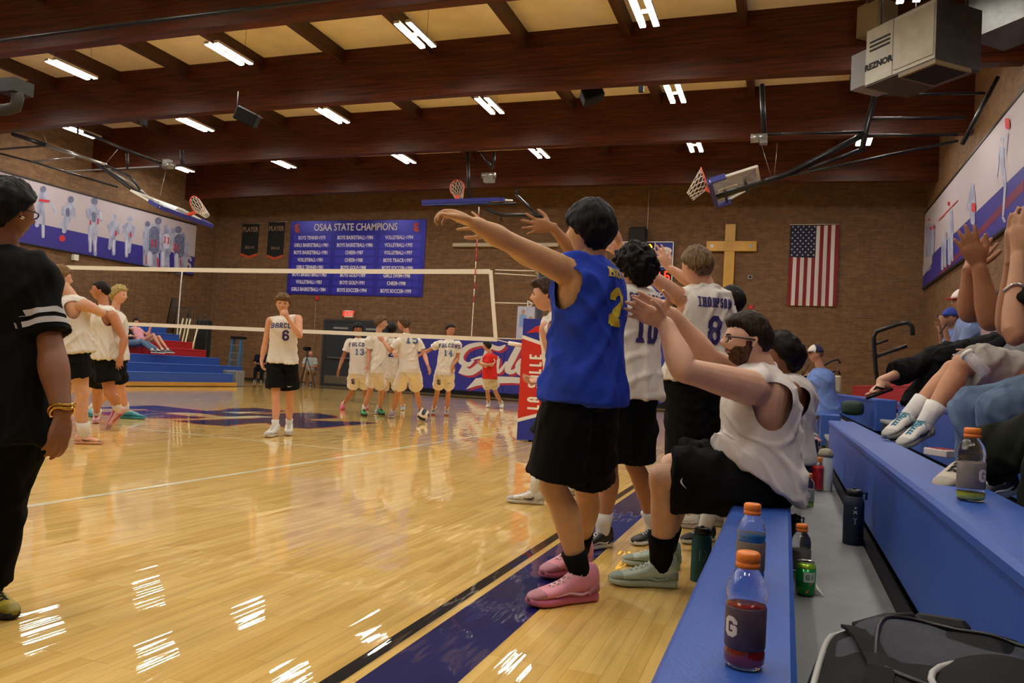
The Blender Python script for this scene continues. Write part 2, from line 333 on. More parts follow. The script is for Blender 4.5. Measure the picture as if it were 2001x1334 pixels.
# ceiling panels with seams
cb = MB(); cb.bx(XL, XR, YF, YB, ZC, ZC+.2, 0)
struct(cb.build('ceiling', mat('ceiling_panel', 'ecdcb4', .9, var=.06, vscale=2)))
M_glulam = mat('glulam', '5c2a10', .45, vscale=3, col2='32150a', stretch=(.35, 3, 9), bump=.12, bscale=6, spec=.25)
M_glulamy = mat('glulam_y', '4c2410', .5, col2='30160a', vscale=3, stretch=(3, .35, 9))
BY = [12.05+4.25*k for k in range(-4, 4)]
BY[7] = 25.05
for i, y in enumerate(BY):
    b = MB(); n = 24
    prof = []
    for k in range(n+1):
        x = XL+(XR-XL)*k/n; u = (x-(-9.6))/13.6; zb = 7.16+.16*(1-u*u); prof.append((x, zb))
    vs = []; 
    for (x, zb) in prof: vs += [(x, y, zb), (x, y+.26, zb), (x, y+.26, ZC), (x, y, ZC)]
    fs = []
    for k in range(n):
        o = k*4
        for q in range(4): p = (q+1) % 4; fs.append((o+q, o+4+q, o+4+p, o+p))
    fs += [(3, 2, 1, 0), (n*4, n*4+1, n*4+2, n*4+3)]
    b.add(vs, [tuple(reversed(f)) for f in fs]); o = b.build('trim_%d' % (i+1), M_glulam); struct(o); o['label'] = 'dark red-brown laminated roof beam crossing the gym'
PX = [-21.3+2.37*k for k in range(-1, 12)]
t = 0
for i in range(len(BY)):
    y0 = BY[i]+.26; y1 = BY[i+1] if i+1 < len(BY) else YB
    b = MB()
    for x in PX:
        if XL < x < XR-.1: b.bx(x-1.24, x-1.08, y0, y1, 8.28, ZC, 0); 
    b.bx(XL, XR, (y0+y1)/2-.02, (y0+y1)/2+.02, ZC-.012, ZC, 1)
    struct(b.build('trim_%d' % (20+i), [M_glulamy, mat('seam', '54452f', .8)]))

# ---------------------------------------------------------------- strip lights
M_tube = mat('lit_tube', 'fff4e2', .5); _b = M_tube.node_tree.nodes['Principled BSDF']; _b.inputs['Emission Color'].default_value = (1, .95, .86, 1); _b.inputs['Emission Strength'].default_value = LAMP
M_house = mat('fixture_white', 'cfcabd', .4)
LX = [-21.25, -16.8, -12.1, -7.45, -2.75, 1.72]; LY = [-3.1, 1.2, 5.5, 9.8, 14.1, 18.35, 22.55]
names_col = ['leftmost column', 'second column from the left', 'third column from the left', 'fourth column from the left', 'fifth column from the left', 'rightmost column']
lroot = None
seen = {}
for j, y in enumerate(LY):
    for i, x in enumerate(LX):
        if lroot is None:
            lroot = empty('ceiling_light', (x, y, 7.7), '', 'ceiling light', 'twin strip lights under the ceiling')
            h = MB()
            for s in (-1, 1): h.bx(x+s*.13-.06, x+s*.13+.06, y-.6, y+.6, 7.72, 7.78)
            h.bx(x-.13, x+.13, y-.05, y+.05, 7.73, 7.77); h.build('housing', M_house, lroot)
            for s in (-1, 1): MB().bx(x+s*.13-.052, x+s*.13+.052, y-.58, y+.58, 7.708, 7.719).build('lit_strip', M_tube, lroot)
            r = MB()
            for a in (-.5, .5): r.tube([(x, y+a, 7.78), (x, y+a, ZC)], .004, 5)
            r.build('hanger', mat('wire', '3a342c', .5), lroot); o = lroot
        else: o = dup(lroot, (x, y, 7.7))
        row = {22.55: 'back bay', 18.35: 'second bay from back', 14.1: 'third bay from back'}.get(y, None)
        o['label'] = ('ceiling light in %s, %s' % (row, names_col[i])) if row else 'twin strip ceiling light overhead towards the near end of the gym'
# ================================================================ THINGS ON THE WALLS AND UNDER THE ROOF
M_black = mat('black_metal', '17171a', .38, metal=.3); M_steel = mat('steel', 'a8a8a4', .3, metal=.9); M_white = mat('white_paint', 'dcd8ce', .5)
M_navy = mat('navy_vinyl', '2a2a8c', .45, var=.06, vscale=1.5, bump=.1, bscale=5); M_red = mat('red_vinyl', 'c4262a', .5); M_grey = mat('grey_paint', '8a8c8e', .5); M_dark = mat('dark_plastic', '0b0b0c', .6, spec=.25)
M_blue = mat('blue_plastic', '2b52a8', .45, var=.05, vscale=3, bump=.15, bscale=120); M_redp = mat('red_plastic', 'b02026', .45)
YW = YB
# --- champions board
c0 = GY(568, 433, YW); c1 = GY(832, 428, YW); c2 = GY(561, 575, YW); c3 = GY(828, 580, YW)
bx0 = (c0.x+c2.x)/2+.02; bx1 = (c1.x+c3.x)/2; bz1 = (c0.z+c1.z)/2; bz0 = (c2.z+c3.z)/2; BW = bx1-bx0; BH = bz1-bz0
root = empty('champions_board', (bx0+BW/2, YW-.03, bz0), 'large blue board of white state championship lettering on the back brick wall', 'sign board')
MB().bx(bx0, bx1, YW-.04, YW-.004, bz0, bz1, 0, .008).build('board', mat('board_blue', '2c2aa0', .32, metal=.35, var=.12, vscale=.7, stretch=(1, 1, .3)), root)
M_wt = mat('white_lettering', 'eeece4', .5); M_or = mat('orange_red_lettering', 'd2532e', .5)
def bp(u, v): return Vector((bx0+u*BW, YW-.04, bz1-v*BH))
strips = MB()
for col in range(3):
    for r in range(8): a = bp(.03+.325*col, .195+.1*r); strips.bx(a.x, a.x+.29*BW, YW-.044, YW-.04, a.z-.075*BH, a.z)
strips.build('name_strip', mat('board_strip', '3a38b8', .3, metal=.35), root)
tb = MB()
def wide(geo, s): return [Vector((v.x*s, v.y, 0)) for v in geo[0]], geo[1]
put_flat(tb, wide(text_geo('OSAA STATE CHAMPIONS', BH*.135, .004), .80), bp(.49, .095), (1, 0, 0), (0, 0, 1), .008); tb.build('heading_lettering', M_wt, root)
TX = [['BOYS TENNIS•1979', 'GIRLS BASKETBALL•1981', 'BOYS BASKETBALL•1981', 'VOLLEYBALL•1981', 'GIRLS TENNIS•1981', 'BOYS BASKETBALL•1983', 'VOLLEYBALL•1983', 'GIRLS BASKETBALL•1984'],
      ['BOYS BASKETBALL•1984', 'BOYS BASKETBALL•1986', 'CHEER•1987', 'CHEER•1988', 'BOYS GOLF•1988', 'BOYS GOLF•1989', 'BOYS GOLF•1991', 'BOYS SOCCER•1994'],
      ['VOLLEYBALL•1994', 'VOLLEYBALL•1995', 'VOLLEYBALL•1997', 'BOYS TRACK•1997', 'BOYS SOCCER•1998', 'GIRLS SWIM•1998', 'CHEER•1998', 'BOYS SOCCER•1999']]
for col in range(3):
    for r in range(8): tb = put_flat(MB(), wide(text_geo(TX[col][r], BH*.068, .003, 2), .74), bp([.17, .497, .815][col], .233+.1*r)+Vector((0, -.004, 0)), (1, 0, 0), (0, 0, 1), .005); tb.build('title_lettering', M_wt, root)
lb = MB()
for u in (.055, .935):
    put_flat(lb, block_geo('L', BH*.1, .7, .2), bp(u, .1)+Vector((.03, -.002, -.03)), (1, 0, 0), (0, 0, 1), .006); put_flat(lb, block_geo('S', BH*.1, .7, .2), bp(u, .1)+Vector((-.03, -.006, .02)), (1, 0, 0), (0, 0, 1), .006)
lb.build('emblem', M_or, root)
# --- two black banners
for (x0, y0, x1, y1), lab, yr, nm in (((475, 437, 503, 500), 'black banner with orange pointed hem, the one farther from the blue board', '2013-14', 0), ((526, 434, 553, 503), 'black banner with orange pointed hem hanging beside the blue board', '2014-15', 1)):
    a = GY(x0, y0, YW); b = GY(x1, y1, YW); wd = b.x-a.x; cx = (a.x+b.x)/2; r = empty('banner', (cx, YW-.02, b.z), lab, 'banner', 'black player banners')
    MB().poly([(a.x, YW-.02, a.z), (a.x, YW-.02, b.z+.12), (cx, YW-.02, b.z), (b.x, YW-.02, b.z+.12), (b.x, YW-.02, a.z)], .012, (0, 1, 0)).build('cloth', mat('banner_black', '0e1110', .8), r)
    MB().poly([(a.x, YW-.022, b.z+.12), (a.x, YW-.022, b.z+.01), (cx, YW-.022, b.z-.1), (b.x, YW-.022, b.z+.01), (b.x, YW-.022, b.z+.12), (cx, YW-.022, b.z)], .012, (0, 1, 0)).build('hem', mat('banner_orange', 'b8451f', .8), r)
    MB().tube([(a.x-.12, YW-.025, a.z), (b.x+.12, YW-.025, a.z)], .012, 6).build('rod', M_steel, r)
    q = MB(); H = a.z-b.z
    put_flat(q, wide(text_geo('PLAYER', wd*.34, .006, 2), .8), (cx, YW-.022, a.z-.19*H), (1, 0, 0), (0, 0, 1), .004); put_flat(q, wide(text_geo(yr, wd*.2, .002, 2), .8), (cx, YW-.022, a.z-.74*H), (1, 0, 0), (0, 0, 1), .004)
    q.build('lettering', mat('banner_letter', '9a7a62', .7), r)
# --- wall pads with script word
p0 = GY(815, 655, YW); p1 = GY(1313, 680, YW); px0, px1, pz1, pz0 = p0.x, p1.x, 2.13, .16
root = empty('wall_padding', ((px0+px1)/2, YW-.05, pz0), 'navy wall padding with white and red script word along the back wall', 'wall padding')
n = 8; pw = (px1-px0)/n
for i in range(n): MB().bx(px0+i*pw+.003, px0+(i+1)*pw-.003, YW-.06, YW, pz0, pz1, 0, .012).build('pad_panel', M_navy, root)
MB().bx(px0, px1, YW-.05, YW, 0, pz0).build('base_strip', M_dark, root)
def wallpoly(mb, pts, off, mi=0, dx=0, dz=0):
    P = [GY(x, y, YW-.06) for x, y in pts]; P = [Vector((p.x+dx, YW-.061-off, p.z+dz)) for p in P]; mb.poly(P, .003, (0, 1, 0), mi)
def stroke(pts):
    """variable width stroke in photo pixels -> outline"""
    n = len(pts); L = []; R = []
    P = np.array([(p[0], p[1]) for p in pts], float); W = [p[2]/2 for p in pts]
    # resample catmull
    out = []; ow = []
    for i in range(n-1):
        p_ = [P[max(i-1, 0)], P[i], P[i+1], P[min(i+2, n-1)]]
        for k in range(5):
            t = k/5; out.append(.5*((2*p_[1])+(-p_[0]+p_[2])*t+(2*p_[0]-5*p_[1]+4*p_[2]-p_[3])*t*t+(-p_[0]+3*p_[1]-3*p_[2]+p_[3])*t**3)); ow.append(W[i]*(1-t)+W[i+1]*t)
    out.append(P[-1]); ow.append(W[-1]); out = np.array(out)
    for i in range(len(out)):
        d = out[min(i+1, len(out)-1)]-out[max(i-1, 0)]; d /= np.hypot(*d)+1e-9; nn = np.array([-d[1], d[0]]); L.append(tuple(out[i]+nn*ow[i])); R.append(tuple(out[i]-nn*ow[i]))
    return L, R
def wstroke(mb, pts, off, dx=0, dz=0):
    L, R = stroke(pts); 
    for i in range(len(L)-1):
        P = [Vector((q.x+dx, YW-.061-off-i*.00006, q.z+dz)) for q in (GY(*L[i], YW-.06), GY(*L[i+1], YW-.06), GY(*R[i+1], YW-.06), GY(*R[i], YW-.06))]
        mb.add(P, [(0, 1, 2, 3)])
SCR = [[(926, 704, 3), (915, 712, 9), (902, 706, 12), (901, 693, 12), (915, 678, 10), (940, 672, 7), (958, 676, 9), (975, 681, 9), (988, 674, 3)],   # top flourish of F
       [(955, 678, 12), (948, 700, 12), (935, 717, 14), (918, 727, 13), (900, 720, 20)],                                                  # stem of F
       [(920, 703, 2), (938, 698, 5), (952, 697, 4)],
       [(975, 700, 8), (958, 700, 8), (948, 712, 9), (948, 724, 9), (958, 722, 8), (972, 700, 10), (970, 722, 10), (978, 724, 7), (990, 706, 3)],      # a
       [(1014, 677, 12), (1002, 700, 13), (992, 722, 12), (1003, 726, 8), (1018, 712, 3)],                                              # l
       [(1042, 702, 8), (1030, 698, 10), (1014, 712, 12), (1016, 727, 12), (1030, 727, 8), (1046, 716, 3)],                                # c
       [(1060, 700, 8), (1048, 712, 10), (1050, 727, 10), (1066, 722, 9), (1068, 706, 8), (1060, 700, 6)],
       [(1084, 700, 8), (1078, 727, 9), (1090, 704, 7), (1100, 704, 8), (1096, 727, 9), (1108, 716, 3)],
       [(1128, 700, 7), (1116, 704, 8), (1124, 714, 9), (1118, 726, 9), (1108, 720, 4)]]
red = MB(); wh = MB()
for i_, s in enumerate(SCR): wstroke(red, s, .002+i_*.0006, .09, -.07); wstroke(wh, s, .010+i_*.0006)
SW = [(910, 761), (930, 739), (960, 735), (1000, 736), (1075, 742), (1130, 752), (1130, 762), (1075, 752), (1000, 748), (960, 749), (930, 754)]
wallpoly(red, SW, .001, 0, .09, -.07); wallpoly(wh, SW, .008)
red.build('script_shadow', mat('script_red', 'b3283a', .5), root); o = wh.build('script_lettering', mat('script_white', 'd9d2c6', .5), root)
# --- doors
d0 = GY(638, 632, YW); d1 = GY(764, 632, YW); dx0, dx1, dz = d0.x, d1.x, 2.55; M_door = mat('door_slate', '2b3038', .45); 
fr = MB(); fr.bx(dx0-.1, dx0, YW-.05, YW, 0, dz).bx(dx1, dx1+.1, YW-.05, YW, 0, dz).bx(dx0-.1, dx1+.1, YW-.05, YW, dz, dz+.1)
o = struct(fr.build('door_1', M_door)); o['_o'] = [0, 0, 0]; dm = (dx0+dx1)/2
for a, b, s in ((dx0, dm-.01, 1), (dm+.01, dx1, -1)):
    MB().bx(a, b, YW-.03, YW, 0, dz).build('door_leaf', mat('door_leaf', '2a3037', .4), o)
    MB().bx(a+.08, b-.08, YW-.038, YW-.03, .1, .42).build('kick_plate', mat('kick_plate', '8f8a7e', .35, metal=.8), o)
    h = MB().bx(a+.12, b-.12, YW-.1, YW-.06, 1.1, 1.16).bx(a+.12, a+.2, YW-.1, YW-.03, 1.08, 1.18).bx(b-.2, b-.12, YW-.1, YW-.03, 1.08, 1.18); h.build('push_bar', M_steel, o)
    MB().bx(a+.4, b-.4, YW-.1, YW-.03, dz-.28, dz-.2).build('door_closer', M_grey, o)
# --- exit sign, alarms, thermostat, small boxes
def wallbox(name, x, y, wp, hp, d, m, label, cat, plane='y', group=None):
    P = GY(x, y, YW-d) if plane == 'y' else GX(x, y, XL+d)
    sc = (P-Vector(CP)).length/F_PX
    wd = wp*sc; h = hp*sc; b = MB()
    if plane == 'y': b.bx(P.x-wd/2, P.x+wd/2, YW-d, YW, P.z-h/2, P.z+h/2, 0, min(wd, h, d)*.15)
    else: b.bx(XL, XL+d, P.y-wd/2, P.y+wd/2, P.z-h/2, P.z+h/2, 0, .01)
    o = b.build(name, m, None, P); return tag(o, label, cat, group), P, wd, h
e, P, wd, h = wallbox('exit_sign', 681, 613, 19, 14, .08, M_white, 'small lit exit sign with red letters above the dark double doors', 'exit sign')
put_flat(q := MB(), text_geo('EXIT', h*.9, .008, 2), (P.x, YW-.081, P.z), (1, 0, 0), (0, 0, 1), .004); q.build('lettering', mat('exit_red', 'ff3322', .5, emit=1.0), e)
w_ = MB()
for a, b in ((-1, -1), (1, 1)): w_.tube([(P.x+a*(wd/2+.04), YW-.16, P.z-h/2-.06), (P.x+a*(wd/2+.04), YW-.16, P.z+h/2+.06)], .006, 5)
for a in (-1, 1): w_.tube([(P.x-wd/2-.04, YW-.16, P.z+a*(h/2+.06)), (P.x+wd/2+.04, YW-.16, P.z+a*(h/2+.06))], .006, 5)
w_.build('wire_guard', M_steel, e)
wallbox('fire_alarm', 619, 582, 7, 7, .06, M_red, 'small red fire alarm on brick below the blue championship board', 'fire alarm')
P = GY(617, 590, YW-.02); Q = GY(612, 690, YW-.02); tag(MB().tube([P, Q], .012, 6).build('conduit', mat('conduit_grey', '9a8f80', .5), None, P), 'thin grey conduit running down the brick below the alarm', 'conduit')
wallbox('fire_alarm', 1467, 600, 8, 7, .06, M_red, 'small red fire alarm on brick to the right of the cross foot', 'fire alarm')
o, P, wd, h = wallbox('thermostat_box', 1466, 541, 9, 8, .05, M_steel, 'small metal wall box with dark centre, right of the wooden cross', 'wall box'); MB().bx(P.x-wd*.25, P.x+wd*.25, YW-.055, YW-.05, P.z-h*.25, P.z+h*.25).build('dark_plate', M_dark, o)
wallbox('wall_speaker_box', 150, 503, 9, 10, .15, M_white, 'small white box fixed under the mural on the side wall', 'wall box', 'x')
o, P, wd, h = wallbox('loudspeaker', 1245, 459, 34, 32, .35, mat('speaker_black', '0c0c0d', .7), 'black loudspeaker box mounted above the scoreboard on back wall', 'loudspeaker'); MB().bx(P.x-wd*.42, P.x+wd*.42, YW-.36, YW-.35, P.z-h*.42, P.z+h*.42).build('grille', mat('grille', '1a1a1a', .8, bump=.5, bscale=300), o)
# white long case (rolled screen)
a = GY(884, 478, YW-.15); b = GY(1090, 483, YW-.15); o = MB().bx(a.x, b.x, YW-.16, YW-.01, a.z-.07, a.z+.07, 0, .02).build('screen_case', mat('screen_case', 'b9ad97', .5), None, a); tag(o, 'long cream case of a rolled projection screen on back wall', 'screen case')
# thin hanging cord
a = GY(1268, 375, YW-.1); b = GY(1265, 450, YW-.1); tag(MB().tube([a, b], .008, 5).build('cord', M_white, None, a), 'thin pale cord hanging above the loudspeaker', 'cord')
# --- scoreboard
s0 = GY(1255, 473, YW); s1 = GY(1318, 473, YW); sx0, sx1 = s0.x-.9, s1.x; sz1 = s0.z; sz0 = GY(1310, 588, YW).z; root = empty('scoreboard', ((sx0+sx1)/2, YW-.1, sz0), 'blue scoreboard with yellow and red lit digits on back wall', 'scoreboard')
MB().bx(sx0, sx1, YW-.12, YW, sz0, sz1, 0, .01).build('cabinet', mat('score_blue', '23308f', .45), root)
q = MB(); 
for (a, b, c, d) in ((sx0, sx1, sz1-.03, sz1), (sx0, sx1, sz0, sz0+.03), (sx1-.03, sx1, sz0, sz1)): q.bx(a, b, YW-.13, YW-.12, c, d)
a = GY(1280, 507, YW); q.bx(a.x-.02, a.x+.01, YW-.13, YW-.12, a.z, sz1); q.bx(sx0, a.x, YW-.13, YW-.12, a.z-.02, a.z+.01); q.build('trim_line', M_wt, root)
a = GY(1256, 476, YW); b = GY(1279, 505, YW); MB().bx(a.x-.3, b.x, YW-.128, YW-.12, b.z, a.z).build('clock_window', M_dark, root)
c = GY(1269, 490, YW); q = MB(); put_flat(q, block_geo('0', .42, .55, .14), (c.x, YW-.13, c.z), (1, 0, 0), (0, 0, 1), .004); put_flat(q, block_geo('0', .42, .55, .14), (c.x-.38, YW-.13, c.z), (1, 0, 0), (0, 0, 1), .004); q.build('yellow_digit', mat('led_yellow', 'ffb020', .5, emit=3), root)
c = GY(1300, 491, YW); q = MB(); q.poly([(c.x+.24*math.cos(t*math.pi/14), YW-.132, c.z+.13*math.sin(t*math.pi/14)) for t in range(28)], .006, (0, 1, 0)); q.build('oval_plate', M_wt, root)
q = MB()
for k in range(6): q.tube([(c.x-.16+k*.06, YW-.137, c.z-.03), (c.x-.14+k*.06, YW-.137, c.z+.04), (c.x-.12+k*.06, YW-.137, c.z-.02)], .006, 4)
q.build('oval_script', M_dark, root)
q = MB(); c = GY(1291, 518, YW); put_flat(q, text_geo('GUEST', .24, .006, 2), (c.x-.05, YW-.125, c.z), (1, 0, 0), (0, 0, 1), .005); c = GY(1303, 582, YW-.1); put_flat(q, text_geo('SCORE', .2, .006, 2), (c.x-.06, YW-.125, c.z+.1), (1, 0, 0), (0, 0, 1), .005); q.build('lettering', M_wt, root)
a = GY(1275, 528, YW); b = GY(1312, 556, YW); MB().bx(a.x-.1, b.x, YW-.128, YW-.12, b.z, a.z).build('score_window', M_dark, root)
q = MB(); c = GY(1290, 541, YW); put_flat(q, block_geo('1', .38, .5, .13), (c.x-.02, YW-.13, c.z), (1, 0, 0), (0, 0, 1), .004); put_flat(q, block_geo('5', .38, .5, .13), (c.x+.25, YW-.13, c.z), (1, 0, 0), (0, 0, 1), .004); q.build('red_digit', mat('led_red', 'ff2a14', .5, emit=3), root)
# --- cross
a = GY(1430, 439, YW); b = GY(1420, 568, YW); c = GY(1381, 482, YW); d = GY(1479, 482, YW); cx = (a.x+b.x)/2+.01; o = MB().bx(cx-.17, cx+.17, YW-.14, YW-.04, b.z, a.z, 0, .01).bx(c.x, d.x, YW-.15, YW-.05, c.z-.17, c.z+.17, 0, .01).build('wooden_cross', mat('cross_wood', 'c89a3e', .4, var=.2, vscale=3, stretch=(.6, 1, .3)), None, (cx, YW-.1, b.z)); tag(o, 'large golden wooden cross on the back brick wall', 'cross')
for s in (c.x+.18, d.x-.18): MB().bx(s-.05, s+.05, YW-.155, YW-.15, c.z-.05, c.z+.05).build('bolt_plate', M_steel, o)
# --- flag
a = GY(1547, 440, YW); b = GY(1641, 441, YW); fz0 = GY(1595, 598, YW).z; fx0 = a.x-.02; fw = (b.x-a.x); fh = a.z-fz0
root = empty('american_flag', (fx0+fw/2, YW-.06, fz0), 'american flag hanging vertically on the back brick wall', 'flag')
NX, NZ = 78, 40; vs = []; fs = []; mi = []
for j in range(NZ+1):
    for i in range(NX+1):
        u = i/NX; v = j/NZ; dy = .03*math.sin(u*17+v*1.3)*(.3+v)+.012*math.sin(u*40+v*3); vs.append((fx0+u*fw*(1+.02*v)-.02*v, YW-.07+dy*.8, a.z-v*fh+.04*math.sin(u*math.pi)*-1*(1-v)))
for j in range(NZ):
    for i in range(NX):
        o_ = j*(NX+1)+i; fs.append((o_, o_+NX+1, o_+NX+2, o_+1)); u = (i+.5)/NX; v = (j+.5)/NZ; k = int(u*13)
        mi.append(2 if (u < 7/13 and v < .4) else (0 if k % 2 == 0 else 1))
# both faces so that the cloth has thickness
n0 = len(vs); vs2 = [(x, y+.004, z) for x, y, z in vs]
mbf = MB(); mbf.v = vs+vs2; mbf.f = [tuple(f) for f in fs]+[tuple(i+n0 for i in reversed(f)) for f in fs]; mbf.m = mi+mi; mbf.sm = [True]*len(mbf.f)
mbf.build('cloth', [mat('flag_red', '7a1620', .8), mat('flag_white', 'cfc8bf', .8), mat('flag_navy', '171b3a', .8)], root)
st = MB()
for r in range(11):
    for c in range(9):
        if (r+c) % 2: continue
        u = (c+.7)/9.4*7/13; v = (r+.7)/11.4*.4; i = int(u*NX); j = int(v*NZ); p = vs[j*(NX+1)+i]; x = fx0+u*fw; z = a.z-v*fh; y = p[1]-.012; pts = []
        for k in range(10): R_ = .034 if k % 2 == 0 else .014; pts.append((x+R_*math.sin(k*math.pi/5), y, z+R_*math.cos(k*math.pi/5)))
        st.poly(pts, .004, (0, 1, 0))
o = st.build('star', mat('flag_star', 'd8d2c8', .8), root); o['kind'] = 'stuff'
MB().tube([(fx0-.03, YW-.06, a.z+.01), (fx0+fw+.03, YW-.06, a.z+.01)], .012, 6).build('rod', M_white, root)
# --- murals
def art(mb, caps, plane, v, off, mi=0):
    for k, cp in enumerate(caps):
        (x0, y0), (x1, y1), r0 = cp[0], cp[1], cp[2]; r1 = cp[3] if len(cp) > 3 else r0
        d = math.hypot(x1-x0, y1-y0); a = math.atan2(y1-y0, x1-x0) if d > 1e-6 else 0; pts = []
        for t in range(7): th = a+math.pi/2+math.pi*t/6; pts.append((x0+r0*math.cos(th), y0+r0*math.sin(th)))
        for t in range(7): th = a-math.pi/2+math.pi*t/6; pts.append((x1+r1*math.cos(th), y1+r1*math.sin(th)))
        s = 1 if v < -10 else -1
        P = [GX(x, y, v) for x, y in pts]; P = [Vector((v+s*(off+k*.0004), p.y, p.z)) for p in P]; mb.poly(P, .0003, (-s, 0, 0), mi)
M_mw = mat('mural_white', 'b5aab0', .6); M_mn = mat('mural_navy', '332c86', .6); M_mg = mat('mural_greyblue', '7a80a2', .6, col2='b4b8cc', vscale=5, stretch=(1, 1, .5)); M_mg2 = mat('mural_grey_dark', '4f5474', .6, col2='787d9a', vscale=8); M_ml = mat('mural_pale', 'c3c6da', .6); M_mr = mat('mural_red', 'c22f3a', .6); M_frame = mat('mural_edge', '1a1714', .5)
XM = XL+.05
q1 = GX(385, 440, XM); q2 = GX(377, 537, XM); q3 = GX(43, 346, XM); z1 = 6.2; z0 = 4.1; yE = (q1.y+q2.y)/2; yS = 9.0
def zb_(y, y0, z0_, y1, z1_): return z0_+(z1_-z0_)*(y-y0)/(y1-y0)
zt = GX(380, 440, XM).z; zb0 = GX(377, 537, XM).z
root = empty('sports_mural', (XM, (yE+yS)/2, zb0), 'long white and navy painted mural of grey athletes on the left side wall', 'mural', 'murals on the side walls')
MB().bx(XL+.006, XM, yS, yE, zb0, zt).build('white_panel', M_mw, root)
na = GX(90, 440, XM); nb = GX(385, 503, XM); zna, znb = na.z, nb.z
zz = lambda y: zna+(znb-zna)*(y-na.y)/(nb.y-na.y)
MB().poly([(XM+.001, yS, zb0), (XM+.001, yE, zb0), (XM+.001, yE, zz(yE)), (XM+.001, yS, zz(yS))], .002, (-1, 0, 0)).build('navy_field', M_mn, root)
F1 = [((84, 372), (84, 374), 6), ((84, 380), (80, 398), 8, 6), ((80, 400), (84, 425), 5, 4), ((84, 425), (84, 462), 4, 3), ((90, 385), (103, 402), 3), ((103, 402), (110, 418), 2.5), ((76, 400), (72, 440), 4)]
F2 = [((138, 392), (138, 394), 6), ((134, 405), (132, 425), 9, 7), ((132, 428), (125, 452), 6, 4), ((128, 430), (118, 442), 5, 3), ((124, 405), (122, 418), 3), ((143, 408), (144, 424), 3)]
F3 = [((184, 395), (184, 398), 6.5), ((182, 412), (182, 435), 10, 7.5), ((178, 440), (176, 470), 6, 4), ((176, 470), (176, 490), 3.5, 3), ((186, 440), (185, 475), 6, 4), ((185, 475), (186, 497), 3.5, 3), ((170, 410), (172, 424), 3), ((194, 412), (197, 430), 3)]
F4 = [((223, 424), (223, 426), 5), ((221, 438), (222, 455), 8, 6), ((218, 458), (214, 485), 4.5, 3), ((222, 458), (222, 496), 4.5, 3), ((211, 440), (214, 452), 2.5), ((230, 438), (231, 456), 2.5)]
F5 = [((253, 427), (253, 429), 5), ((251, 442), (252, 460), 8, 6), ((248, 463), (247, 500), 4.5, 3), ((254, 463), (252, 492), 4.5, 3), ((242, 442), (240, 454), 2.5), ((261, 444), (262, 460), 2.5)]
G1 = [((288, 440), (288, 446), 6), ((309, 433), (309, 438), 6), ((325, 445), (325, 449), 6), ((348, 450), (348, 453), 6), ((337, 450), (337, 452), 5), ((286, 455), (286, 515), 7), ((302, 450), (302, 488), 13, 11), ((300, 488), (300, 520), 10), ((325, 462), (325, 492), 11, 9), ((322, 492), (322, 522), 9), ((350, 465), (350, 495), 13, 11), ((350, 495), (350, 526), 10), ((365, 478), (362, 520), 5, 3)]
q = MB()
for f in (F1, F2, F3, F4, F5, G1): q = MB(); art(q, f, 'x', XM, .004); q.build('painted_athlete', M_mg, root)
q = MB()
for (x, y, r) in ((84, 370, 6), (138, 390, 6), (184, 393, 6.5), (309, 432, 6.5), (348, 449, 6.5), (288, 438, 5)): art(q, [((x, y), (x, y-1), r)], 'x', XM, .0098)
art(q, [((301, 452), (301, 487), 10), ((350, 467), (350, 494), 10), ((183, 418), (183, 430), 4), ((132, 410), (132, 420), 4)], 'x', XM, .0098)
q.build('painted_dark_area', M_mg2, root)
q = MB()
for c_ in (((84, 440), (84, 462), 1.5), ((176, 465), (176, 488), 1.6), ((186, 470), (186, 490), 1.5), ((222, 470), (222, 492), 1.5), ((247, 470), (247, 498), 1.5), ((292, 495), (292, 515), 4), ((318, 495), (318, 518), 3), ((345, 498), (345, 520), 3), ((325, 462), (325, 480), 6), ((196, 415), (197, 428), 1.5)): art(q, [c_], 'x', XM, .0125)
q.build('painted_pale_area', M_ml, root)
q = MB()
for c_ in (((78, 391), (94, 393), 2.5), ((121, 465), (121, 466), 6), ((176, 432), (176, 438), 1.5), ((191, 428), (191, 437), 1.5), ((226, 452), (226, 460), 1.5), ((255, 455), (255, 462), 1.5), ((285, 500), (285, 515), 1), ((307, 505), (309, 522), 1.5), ((352, 505), (352, 520), 1)): art(q, [c_], 'x', XM, .0145)
# jersey numbers
for s, x, y in (('11', 300, 475), ('11', 325, 469), ('21', 344, 484)):
    c = GX(x, y, XM); put_flat(q, block_geo(s, .28, .5, .2), (XM+.016, c.y, c.z), (0, 1, 0), (0, 0, 1), .001)
q.build('painted_red_area', M_mr, root)
c = GX(368, 518, XM); q = MB(); put_flat(q, block_geo('S', .62, .5, .16), (XM+.006, c.y, c.z+.05), (0, 1, 0), (0, 0, 1), .004); put_flat(q, block_geo('L', .5, .55, .16), (XM+.012, c.y, c.z), (0, 1, 0), (0, 0, 1), .004); q.build('painted_emblem', M_mw, root)
MB().bx(XL+.006, XM+.02, yS, yE, zt, zt+.05).bx(XL+.006, XM+.02, yS, yE, zb0-.04, zb0).build('edge_strip', M_frame, root)
